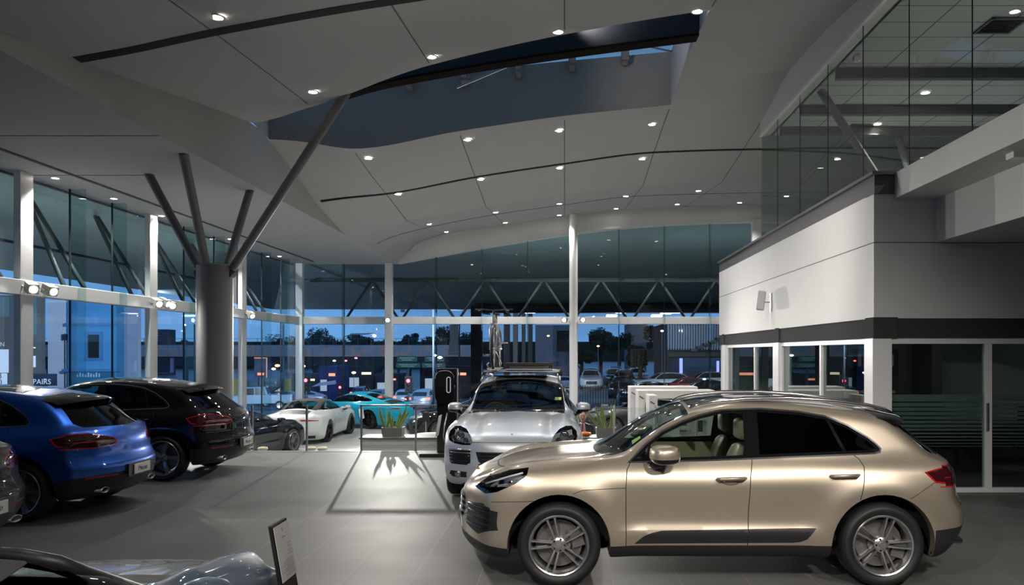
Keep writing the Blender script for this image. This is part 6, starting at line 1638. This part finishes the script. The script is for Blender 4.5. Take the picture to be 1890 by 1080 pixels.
def planter(x, d, z, label, leaves, wd=.46, hh=.2, seed=1):
    rnd = random.Random(seed); t = empty('potted_plant', (x, d, z), 0, label, 'plant', 'potted plants on the counters')
    c = MB(); a, e = wd/2, .17
    c.add([(-a*.92,-e*.92,0),(a*.92,-e*.92,0),(a*.92,e*.92,0),(-a*.92,e*.92,0),(-a,-e,hh),(a,-e,hh),(a,e,hh),(-a,e,hh),(-a+.02,-e+.02,hh),(a-.02,-e+.02,hh),(a-.02,e-.02,hh),(-a+.02,e-.02,hh),(-a+.02,-e+.02,hh-.03),(a-.02,-e+.02,hh-.03),(a-.02,e-.02,hh-.03),(-a+.02,e-.02,hh-.03)],
          [(0,3,2,1),(0,1,5,4),(1,2,6,5),(2,3,7,6),(3,0,4,7),(4,5,9,8),(5,6,10,9),(6,7,11,10),(7,4,8,11),(8,9,13,12),(9,10,14,13),(10,11,15,14),(11,8,12,15),(12,13,14,15)])
    c.build('planter_box', mat('stone_planter', (.20,.18,.16), .6, noise=.1), t)
    for k, (bx0, tilt, L) in enumerate(leaves):
        yy = rnd.uniform(-.08,.08); vs = []; fs = []; n = 9; tw = rnd.uniform(-.5,.5); ty = rnd.uniform(-.1,.1)
        for i in range(n):
            q = i/(n-1); cx_ = bx0+math.sin(tilt)*L*q+.03*math.sin(q*3)*math.copysign(1,tilt); cz_ = hh-.03+math.cos(tilt)*L*q-.06*abs(tilt)*q*q; hw = .03*(math.sin(min(1,q*1.6+.35)*PI/2))*(1-q**4)+.001; an = tw+q*.8
            dx, dy = hw*math.cos(an), hw*math.sin(an)
            vs += [(cx_-dx, yy+ty*q-dy, cz_), (cx_-dx*.7, yy+ty*q-dy*.7-.003, cz_), (cx_, yy+ty*q+.006, cz_), (cx_+dx*.7, yy+ty*q+dy*.7-.003, cz_), (cx_+dx, yy+ty*q+dy, cz_)]
        c = MB()
        for i in range(n-1):
            for j in range(4): fs.append((5*i+j,5*i+j+1,5*i+j+6,5*i+j+5))
        c.add(vs, fs); o = c.build('leaf', [M_leaf, M_leafy], t, smooth='all', fix=False)
        for i, p in enumerate(o.data.polygons): p.material_index = 1 if i % 4 in (0,3) else 0
planter((726-CX)/F*17.2, 17.2, LOW+.94, 'potted sansevieria in a grey box on the white counter behind the railing', [(-.16,-.25,.5),(-.14,.15,.42),(-.10,-.08,.38),(-.05,.1,.3),(.0,-.12,.34),(.03,.2,.44),(.07,.38,.60),(.10,.5,.52),(.1,.1,.36),(-.2,-.05,.33),(.14,.3,.4)], seed=4)
planter((1118-CX)/F*17.1, 17.1, LOW+.94, 'potted sansevieria with tall leaves just right of the silver car', [(-.10,-.62,.72),(-.05,-.3,.56),(-.02,-.15,.50),(.04,-.2,.6),(.10,.02,.56),(.13,.08,.60),(.16,.06,.45),(-.14,-.5,.5)], wd=.44, seed=9)
c = MB(); c.box(-.3,.3,-.15,.15,0,.05); o = c.build('dark_tray', M_black, bevel=.01); o.location = ((905+100-CX)/F*17.2,17.2,LOW+.94)
bpy.data.objects.remove(o)
# --- white display cabinets (three open portals one behind the other)
Mc = mat('cabinet_white', (.68,.67,.64), .35, noise=.02)
for i, (x0, x1, yt, d) in enumerate(((1163,1288,714,20.6),(1178,1320,721,19.4),(1198,1345,730,18.3))):
    A = at(x0,yt,d); B = at(x1,yt,d); X = A.x; w = B.x-A.x; h = A.z-LOW
    t = empty('display_cabinet', (X,d,LOW), 0, ['farthest of the three white portal shaped display cabinets','middle one of the three white portal shaped display cabinets','nearest of the three white display cabinets, just behind the gold car windscreen'][i], 'cabinet', 'white portal display cabinets')
    c = MB(); c.box(0,.24 if i < 2 else .2,0,.75,0,h); c.build('side_panel', Mc, t, bevel=.01)
    if i < 2:
        c = MB(); c.box(w-.18,w,0,.75,0,h-.2); c.build('side_panel', Mc, t, bevel=.01)
        c = MB(); c.box(.24,w,0,.75,h-.2,h); c.build('top_panel', Mc, t, bevel=.01)
        c = MB(); c.box(.25,w-.19,.1,.7,h-.75,h-.70); c.box(.25,w-.19,.1,.7,h-1.15,h-1.10); c.build('shelf', Mc, t)
    else:
        c = MB(); c.box(.2,.8,.5,.75,0,h-.3); c.build('back_panel', Mc, t, bevel=.01)
    c = MB(); c.bar((.03,-.03,h-.14),(.13,-.05,h-.20),.03,.02); c.build('handle', M_black, t)
    c = MB(); c.prism([(.19+.02*math.cos(a)*1., h-.45+.17*math.sin(a)) for a in [2*PI*k/20 for k in range(20)]], -.004, -.001); c.build('oval_cutout', M_dark, t)
# merchandise
rnd = random.Random(5)
for k in range(12):
    c = MB(); c.lathe([(.03,0),(.035,.02),(.035,.12),(.015,.15),(.015,.18),(0,.18)], n=10); o = c.build('bottle', mat('teal_bottle' if k % 3 else 'dark_bottle', (.05,.3,.22) if k % 3 else (.02,.05,.05), .2, noise=.05), smooth=True)
    o.location = ((1178-CX)/F*19.4+.38+.11*k, 19.7, LOW+(at(0,721,19.4).z-LOW)-.695); tag(o, 'small bottle on the upper shelf of the middle white cabinet', 'bottle', 'bottles on the cabinet shelf')
# --- small round stools just below the floor edge
for i, px in enumerate((485,574,595)):
    t = empty('lounge_stool', ((px-CX)/F*17.1, 17.1, LOW), 0, ['round cream topped stool behind the floor edge beside the navy sports car','left one of two cream stools behind the floor edge','right one of two cream stools behind the floor edge'][i], 'stool', 'cream stools behind the floor edge')
    c = MB(); c.lathe([(.0,.64),(.09,.64),(.11,.66),(.10,.70),(.06,.71),(0,.71)], n=22); c.build('seat', mat('cream_vinyl', (.55,.46,.30), .5, noise=.03), t, smooth='all')
    c = MB(); c.lathe([(.03,.03),(.03,.61)], n=10); c.lathe([(0,0),(.11,0),(.11,.02),(.03,.04)], n=20); c.build('pedestal', M_steel, t, smooth=True)
# --- white armchair beside the railing
t = empty('armchair', ((796-CX)/F*19.2, 19.2, LOW), .35, 'white rounded armchair with black seat beside the charging post', 'armchair')
c = MB(); c.lathe([(.34,.12),(.38,.14),(.40,.70),(.37,.78),(.33,.76),(.31,.42),(0,.42)], n=30, a0=PI*.1, a1=PI*1.6); c.build('shell', mat('white_shell', (.62,.62,.60), .35, noise=.02), t, smooth='all', fix=False)
c = MB(); c.lathe([(0,.42),(.29,.42),(.30,.47),(.27,.52),(0,.53)], n=26); c.build('seat', M_blackleather, t, smooth='all')
c = MB(); c.lathe([(0,0),(.25,0),(.25,.03),(.04,.05),(.04,.14)], n=20); c.build('base', M_steel, t, smooth='all')
# --- monitor on the lower floor
t = empty('monitor', ((786-CX)/F*21, 21, LOW), -.2, 'small black screen on a stand behind the railing, left of the charging post', 'screen')
c = MB(); c.box(-.09,.09,-.02,.02,.92,1.17); c.build('screen', M_black, t, bevel=.005)
c = MB(); c.tube([(0,0,0),(0,0,.93)], .015, 8); c.lathe([(0,0),(.14,0),(.14,.015),(0,.02)], n=16); c.build('stand', M_steel, t)
# --- man in white shirt and red tie, seated
M_skin = mat('skin', (.50,.27,.18), .5, noise=.06, nscale=12); M_hair = mat('dark_hair', (.02,.014,.01), .7, noise=.3, nscale=60)
M_shirt = mat('white_shirt', (.66,.66,.68), .7, noise=.04); M_tie = mat('red_tie', (.45,.01,.03), .6, noise=.05); M_suit = mat('dark_suit', (.02,.02,.025), .8, noise=.15)
def skin_chain(name, V, E, R, m, parent, root_i=0, lv=2):
    me = bpy.data.meshes.new(name); me.from_pydata(V, E, []); o = link(name, me, m, parent)
    bm_ = bmesh.new(); bm_.from_mesh(me); lay = bm_.verts.layers.skin.verify(); bm_.verts.ensure_lookup_table()
    for i, r in enumerate(R): bm_.verts[i][lay].radius = (r, r) if not isinstance(r, tuple) else r; bm_.verts[i][lay].use_root = (i == root_i)
    bm_.to_mesh(me); bm_.free()
    s = o.modifiers.new('skin','SKIN'); s.use_smooth_shade = True; q = o.modifiers.new('sub','SUBSURF'); q.levels = lv; q.render_levels = lv
    return o
pz = LOW
man = empty('person', ((1073-CX)/F*20.0, 18.1, pz), -.12, 'seated person in white shirt, red tie and dark jacket beside the silver car', 'person')
# faces the viewer (-y); seat height .45
V = [(0,0,.55),(0,.02,.75),(0,.03,.95),(0,.02,1.08),(0,.0,1.16),(-.18,.02,1.05),(-.24,-.02,.80),(-.16,-.26,.70),(-.09,-.34,.72),(.18,.02,1.05),(.24,-.02,.80),(.16,-.26,.70),(.09,-.34,.72),
     (-.10,0,.52),(-.13,-.42,.50),(-.13,-.46,.10),(-.13,-.58,.05),(.10,0,.52),(.13,-.42,.50),(.13,-.46,.10),(.13,-.58,.05)]
E = [(0,1),(1,2),(2,3),(3,4),(3,5),(5,6),(6,7),(7,8),(3,9),(9,10),(10,11),(11,12),(0,13),(13,14),(14,15),(15,16),(0,17),(17,18),(18,19),(19,20)]
R = [(.15,.12),(.14,.11),(.17,.12),(.10,.08),.055,.07,.05,.038,.032,.07,.05,.038,.032,.10,.075,.055,.045,.10,.075,.055,.045]
skin_chain('body', V, E, R, M_shirt, man)
c = MB(); ellipsoid(c, (0,-.015,1.30), (.078,.098,.118), 22, 16, 1); ellipsoid(c, (0,-.118,1.285), (.014,.018,.022), 8, 6, 1)
for s in (-1,1): ellipsoid(c, (s*.08,.0,1.295), (.012,.022,.032), 8, 6, 1)
c.tube([(0,0,1.12),(0,-.005,1.24)], .052, 12); hd = c.build('head', M_skin, man, smooth='all')
c = MB()
for s in (-1,1): ellipsoid(c, (s*.03,-.105,1.312), (.012,.007,.007), 8, 6, 1); c.box(s*.03-.018,s*.03+.018,-.112,-.104,1.33,1.335)
c.box(-.025,.025,-.112,-.104,1.242,1.248); c.build('eyes_and_mouth', M_hair, hd)
c = MB(); ellipsoid(c, (0,.012,1.335), (.085,.102,.098), 20, 12, 1); hr = c.build('hair', M_hair, man, smooth='all')
c = MB(); c.add([(-.02,-.135,1.12),(.02,-.135,1.12),(.035,-.17,.84),(0,-.175,.78),(-.035,-.17,.84)], [(0,1,2,3,4)]); c.box(-.02,.02,-.15,-.125,1.10,1.14); o = c.build('tie', M_tie, man, fix=False)
for s in (-1,1):
    V2 = [(s*.13,.01,1.11),(s*.205,.02,1.04),(s*.265,-.02,.80),(s*.19,-.22,.70)]
    skin_chain('jacket_sleeve', V2, [(0,1),(1,2),(2,3)], [.05,.082,.066,.054], M_suit, man)
    c = MB(); c.add([(s*.05,-.10,1.15),(s*.20,-.08,1.10),(s*.23,-.13,.60),(s*.12,-.17,.60)], [(0,1,2,3)]); c.add([(s*.20,-.08,1.10),(s*.19,.14,1.10),(s*.20,.16,.58),(s*.23,-.13,.60)], [(0,1,2,3)]); o = c.build('jacket_panel', M_suit, man, fix=False); so = o.modifiers.new('s','SOLIDIFY'); so.thickness = .02
    # hand with separate fingers
    Vh = [(s*.165,-.26,.70),(s*.13,-.31,.715),(s*.10,-.345,.72)]; Eh = [(0,1),(1,2)]; Rh = [.028,.034,.032]
    for f in range(4):
        i0 = len(Vh); ox = s*(.115-.02*f); L = (.055,.065,.06,.048)[f]
        Vh += [(ox,-.365,.738-.012*f),(ox-s*.015,-.375-L*.5,.735-.012*f),(ox-s*.03,-.37-L*.8,.712-.012*f)]; Eh += [(2,i0),(i0,i0+1),(i0+1,i0+2)]; Rh += [.0105,.0095,.008]
    i0 = len(Vh); Vh += [(s*.12,-.32,.76),(s*.095,-.35,.775)]; Eh += [(1,i0),(i0,i0+1)]; Rh += [.012,.009]
    skin_chain('hand', Vh, Eh, Rh, M_skin, man)
c = MB(); c.lathe([(0,0),(.14,0),(.19,.07),(.20,.13),(.17,.12),(.12,.05),(0,.04)], n=24); bo_ = c.build('orange_bowl', mat('orange_plastic', (.75,.16,.02), .4, noise=.05), smooth='all'); bo_.location = ((1081-CX)/F*17.2, 17.2, LOW+.94); bo_.scale = (.58,.58,.58); tag(bo_, 'orange bowl on the white counter before the seated person', 'bowl')
for k in range(5):
    a = 2*PI*k/5; c = MB(); ellipsoid(c, (0,0,0), (.05,.05,.045), 14, 10, 1); o = c.build('orange', mat('orange_peel', (.8,.22,.03), .5, bump=.1, nscale=90), smooth='all'); o.scale = (.6,.6,.6); o.location = bo_.location+Vector((.048*math.cos(a),.048*math.sin(a),.066)); tag(o, 'orange lying in the orange bowl', 'fruit', 'oranges in the bowl')
t = empty('visitor_chair', (man.location.x, 18.15, LOW), -.12, 'chair under the seated person in the white shirt', 'chair')
c = MB(); c.box(-.24,.24,-.22,.24,.38,.41); c.build('seat', M_black, t, bevel=.015)
c = MB(); c.box(-.22,.22,.22,.25,.55,.90); c.build('backrest', M_black, t, bevel=.01)
for sx_ in (-1,1):
    for sy_ in (-1,1): c = MB(); c.tube([(sx_*.21,sy_*.2,0),(sx_*.2,sy_*.2,.40 if sy_ < 0 else .75)], .012, 8); c.build('leg', M_steel, t)
# ================================================================== lights, world, camera
def surf_hit(px, py):
    r = (at(px, py, 1.0)-Vector((0,0,H)))
    prev = None; d = 4.0
    while d < 31.5:
        p = Vector((0,0,H))+r*d
        if p.x < -6.75: zc = 5.65
        elif 0 < 1 and p.x < WR and float(nedge(p.x)) < d < FE: zc = 99
        else: zc = zany(p.x, d)
        if p.z >= zc: return Vector((p.x, d, zc)), (5.65 if p.x < -6.75 else None)
        d += .02
    return Vector((r.x*31.45, 31.45, zany(r.x*31.45, 31.45))), None
dl = [(400,31,'large round downlight above the black ceiling slot at upper left'),(796,104,'round downlight just before the roof light, above its left half'),(1030,58,'round downlight just before the middle of the roof light'),(1287,20,'round downlight just before the right end of the roof light'),(577,169,'round downlight by the top of the long slanted strut'),
 (668,266,'leftmost downlight just beyond the roof light'),(861,255,'second downlight beyond the roof light, from the left'),(1031,241,'third downlight beyond the roof light, beside the straight ceiling joint'),(1203,229,'downlight just beyond the right corner of the roof light'),
 (734,358,'leftmost downlight under the second black ceiling slot'),(886,331,'second downlight under the second black slot, from the left'),(1032,310,'downlight under the second black slot at the straight joint'),(1185,293,'right downlight under the second black slot'),
 (791,414,'leftmost downlight along the thin far ceiling groove'),(914,392,'second downlight along the thin far groove, from the left'),(1032,376,'downlight on the thin far groove by the straight joint'),(1155,362,'downlight on the thin far groove right of the straight joint'),(1289,352,'rightmost downlight on the thin far groove'),
 (825,432,'leftmost small downlight along the curved bulkhead'),(932,411,'second small downlight along the curved bulkhead'),(1032,397,'small downlight at the bulkhead beside the round white column'),(1137,385,'small downlight at the bulkhead right of the round white column'),(1250,377,'second small downlight right of the round column at the bulkhead'),(1365,374,'last small downlight at the bulkhead beside the mezzanine glass'),
 (102,328,'downlight in the low ceiling strip nearest the left edge'),(210,366,'second downlight in the low ceiling strip from the left'),(298,398,'third downlight in the low strip, by the thin strut'),(425,441,'fourth downlight in the low strip, behind the fan of struts'),(516,473,'small downlight near the end of the low strip')]
ringm = mat('white_trim_ring', (.7,.69,.67), .4, noise=.02)
def downlight(loc, label, e=55, r=.085, group='ceiling downlights', cone=115, z2=None, off=0.):
    o = empty('downlight', loc, 0, label, 'downlight', group)
    c = MB(); c.lathe([(r, -.012),(r+.025,-.014),(r+.03,-.002),(r, -.002)], n=20); c.build('trim_ring', ringm, o)
    c = MB(); c.lathe([(0,-.009),(r,-.009),(r,-.003),(0,-.003)], n=20); c.build('diffuser', emis('warm_lamp', (1,.92,.80), 45), o, fix=True)
    L = bpy.data.lights.new('downlight_beam', 'SPOT'); L.energy = e; L.color = (1,.97,.94); L.spot_size = math.radians(cone); L.spot_blend = .7; L.shadow_soft_size = .07
    lo = bpy.data.objects.new('beam', L); COL.objects.link(lo); lo.parent = o; lo.location = (0,0,-.06)
    return o
for (px, py, lb) in dl:
    P, _ = surf_hit(px, py)
    if 17.5 < P.y < 18.4 and P.x > -6.7: P = Vector((P.x, 18.4, zany(P.x, 18.4)))
    if P.y > 31.1 and P.x < -4: P = Vector((P.x+.1, 30.5, zany(P.x+.1, 30.5)))
    if P.y > 31.1: P = Vector((P.x, 31.1, zany(P.x, 31.1)))
    downlight(P, lb, e=(150 if P.y > 31 else 420 if P.x > -6.75 else 650) if P.y > 15 else 205, r=.082 if P.x > -6.75 else .07)
downlight(Vector((-2.3,4.5,znear(-2.3,4.5))), 'downlight out of view near the camera', e=130)
downlight(Vector((-2.3,-1,znear(-2.3,-1))), 'downlight out of view near the camera', e=130)
downlight(Vector((2.3,-1,znear(2.3,-1))), 'downlight out of view near the camera', e=130)
for (x, y, lb) in ((7.3,18.2,'lit downlight on the mezzanine ceiling beside the air grille'),(7.4,16.0,'lit downlight deeper on the mezzanine ceiling'),(9.8,17.2,'lit downlight at the back right of the mezzanine'),(7.0,10.5,'lit downlight on the mezzanine ceiling toward the upper right corner')):
    downlight(Vector((x,y,7.365)), lb, e=600, group='mezzanine downlights')
# spotlights on the transom
M_lamp = emis('spot_lens', (1,.97,.9), 60)
def spot(loc, target, label, e=350, cone=60, name='spotlight', r=.07):
    t = empty(name, loc, 0, label, 'spotlight', 'box spotlights on the window transom')
    d = (Vector(target)-Vector(loc)).normalized(); q = d.to_track_quat('-Z', 'Y').to_matrix()
    c = MB(); c.obox(Vector((0,0,0)), (.2,.2,.26), q); c.build('housing', mat('lamp_housing_grey', (.42,.42,.40), .4, noise=.04), t, bevel=.01)
    u = q.col[0]; c = MB(); c.bar(u*.12+Vector((0,0,-.02)), u*.12-d*.2, .02); c.bar(-u*.12, -u*.12-d*.2, .02); c.bar(-u*.13-d*.2, u*.13-d*.2, .03); c.build('bracket', M_steel, t)
    c = MB(); ring = []
    w = q.col[1]; ctr = d*.134
    vs = [ctr]+[ctr+(u*math.cos(2*PI*k/20)+w*math.sin(2*PI*k/20))*r for k in range(20)]
    c.add(vs, [(0, 1+k, 1+(k+1) % 20) for k in range(20)]); c.build('lens', M_lamp, t, fix=False)
    L = bpy.data.lights.new('spot_beam', 'SPOT'); L.energy = e; L.color = (1,.95,.87); L.spot_size = math.radians(cone); L.spot_blend = .5; L.shadow_soft_size = .06
    lo = bpy.data.objects.new('beam', L); COL.objects.link(lo); lo.parent = t; lo.location = d*.2; lo.rotation_euler = d.to_track_quat('-Z','Y').to_euler()
    return t
spot((WX+.36, 15.5, 3.32), (-4,10,.3), 'left one of the twin spotlights on the post at the far left', 700)
spot((WX+.36, 16.05, 3.32), (-3,13,.3), 'right one of the twin spotlights on the post at the far left', 700)
spot((WX+.36, 20.27, 3.32), (-3,15,.3), 'left lamp of the three clustered spotlights', 500)
spot((WX+.36, 20.62, 3.36), (-2,20,-.5), 'middle lamp of the three clustered spotlights', 500)
spot((WX+.36, 20.97, 3.30), (0,12,.3), 'right lamp of the three clustered spotlights', 500)
spot((WX+.36, 26.3, 3.30), (-4,22,-.5), 'single spotlight on the transom just right of the big grey column', 900)
spot((-7.1, BD-.72, 3.33), (-1.4,11,0), 'dazzling spotlight on the back window post, starry', 4500, 42)
spot((.0, 31.0, 3.33), (-2.5,12,0), 'spotlight on the left side of the round white column', 1800, 44)
spot((.72, 31.0, 3.33), (1.5,8,0.5), 'spotlight on the right side of the round white column', 1800, 44)
# unseen track lamps for the display cars; some added to brighten other things
def track(loc, target, e, cone=45, label='unseen track spotlight overhead'):
    t = empty('track_spotlight', loc, 0, label, 'spotlight', 'track spotlights behind the viewer')
    d = (Vector(target)-Vector(loc)).normalized(); q = d.to_track_quat('-Z','Y').to_matrix()
    c = MB(); c.tube([-d*.1, d*.08], .06, 14); c.build('housing', M_alu, t, smooth=True)
    c = MB(); c.tube([Vector((0,0,0)), Vector((0,0,.3))], .015, 8); c.build('stem', M_alu, t)
    L = bpy.data.lights.new('track_beam','SPOT'); L.energy = e; L.color = (1,.95,.88); L.spot_size = math.radians(cone); L.spot_blend = .8; L.shadow_soft_size = .08
    lo = bpy.data.objects.new('beam', L); COL.objects.link(lo); lo.parent = t; lo.location = d*.1; lo.rotation_euler = d.to_track_quat('-Z','Y').to_euler()
track((-2.0,.5,4.9), (.6,7.2,.8), 900, 60)
track((2.4,-.5,5.0), (1.8,7.0,.9), 1100, 60)
track((-1.5,10.5,6.9), (-3.0,16.9,-.1), 420, 40, 'spotlight added over the aisle to brighten the white counter')  # unseen lamp added to brighten the counter front
track((1.2,1.0,4.9), (-1.9,4.2,.9), 420, 45)  # unseen lamp added to brighten the data sheet and the slate blue car
track((4.3,2.0,4.9), (2.6,7.0,.6), 500, 60)
track((-1.0,9.0,6.6), (4.4,16,3.3), 1300, 55)  # unseen lamp aimed from the left at the white office wall
track((.0,13.95,8.42), (2.4,16.2,8.0), 90, 90, 'small spotlight added inside the roof light shaft to brighten its end wall')  # unseen lamp added to brighten the end wall of the shaft
# dusk sky
w = bpy.data.worlds.new('dusk'); SC.world = w; w.use_nodes = True; nt = w.node_tree; nt.nodes.clear()
o = nt.nodes.new('ShaderNodeOutputWorld'); bg = nt.nodes.new('ShaderNodeBackground'); nt.links.new(bg.outputs[0], o.inputs[0])
tc = nt.nodes.new('ShaderNodeTexCoord'); sx = nt.nodes.new('ShaderNodeSeparateXYZ'); nt.links.new(tc.outputs['Generated'], sx.inputs[0])
rp = nt.nodes.new('ShaderNodeValToRGB'); nt.links.new(sx.outputs['Z'], rp.inputs[0])
el = rp.color_ramp.elements; el[0].position = 0; el[0].color = (.13,.31,.62,1); el[1].position = 1; el[1].color = (.08,.2,.46,1)
e2 = el.new(.12); e2.color = (.13,.32,.66,1)
nz = nt.nodes.new('ShaderNodeTexNoise'); nz.inputs['Scale'].default_value = 3; nz.inputs['Detail'].default_value = 6
mp = nt.nodes.new('ShaderNodeMapping'); mp.inputs['Scale'].default_value = (1,1,5); nt.links.new(tc.outputs['Generated'], mp.inputs[0]); nt.links.new(mp.outputs[0], nz.inputs[0])
mr = nt.nodes.new('ShaderNodeMapRange'); mr.inputs['From Min'].default_value = .35; mr.inputs['From Max'].default_value = .7; mr.inputs['To Min'].default_value = .8; mr.inputs['To Max'].default_value = 1.25
nt.links.new(nz.outputs[0], mr.inputs[0])
vm = nt.nodes.new('ShaderNodeVectorMath'); vm.operation = 'SCALE'; nt.links.new(rp.outputs[0], vm.inputs[0]); nt.links.new(mr.outputs[0], vm.inputs['Scale']); nt.links.new(vm.outputs[0], bg.inputs[0])
bg.inputs[1].default_value = 1.0
# camera
cd = bpy.data.cameras.new('camera'); co = bpy.data.objects.new('camera', cd); COL.objects.link(co); SC.camera = co
co.location = (0,0,H); co.rotation_euler = (PI/2,0,0)
cd.sensor_width = 36; cd.lens = F/1890*36; cd.shift_x = -(CX-945)/1890; cd.shift_y = (CY-540)/1890; cd.clip_end = 2000; cd.clip_start = .05
SC.view_settings.view_transform = 'Standard'; SC.view_settings.look = 'None'; SC.view_settings.gamma = 1; SC.view_settings.exposure = EXPO
SC.cycles.use_denoising = True
SC.cycles.max_bounces = 10; SC.cycles.transparent_max_bounces = 32; SC.cycles.glossy_bounces = 5; SC.cycles.diffuse_bounces = 4
SC.cycles.sample_clamp_indirect = 8; SC.cycles.caustics_reflective = False; SC.cycles.caustics_refractive = False
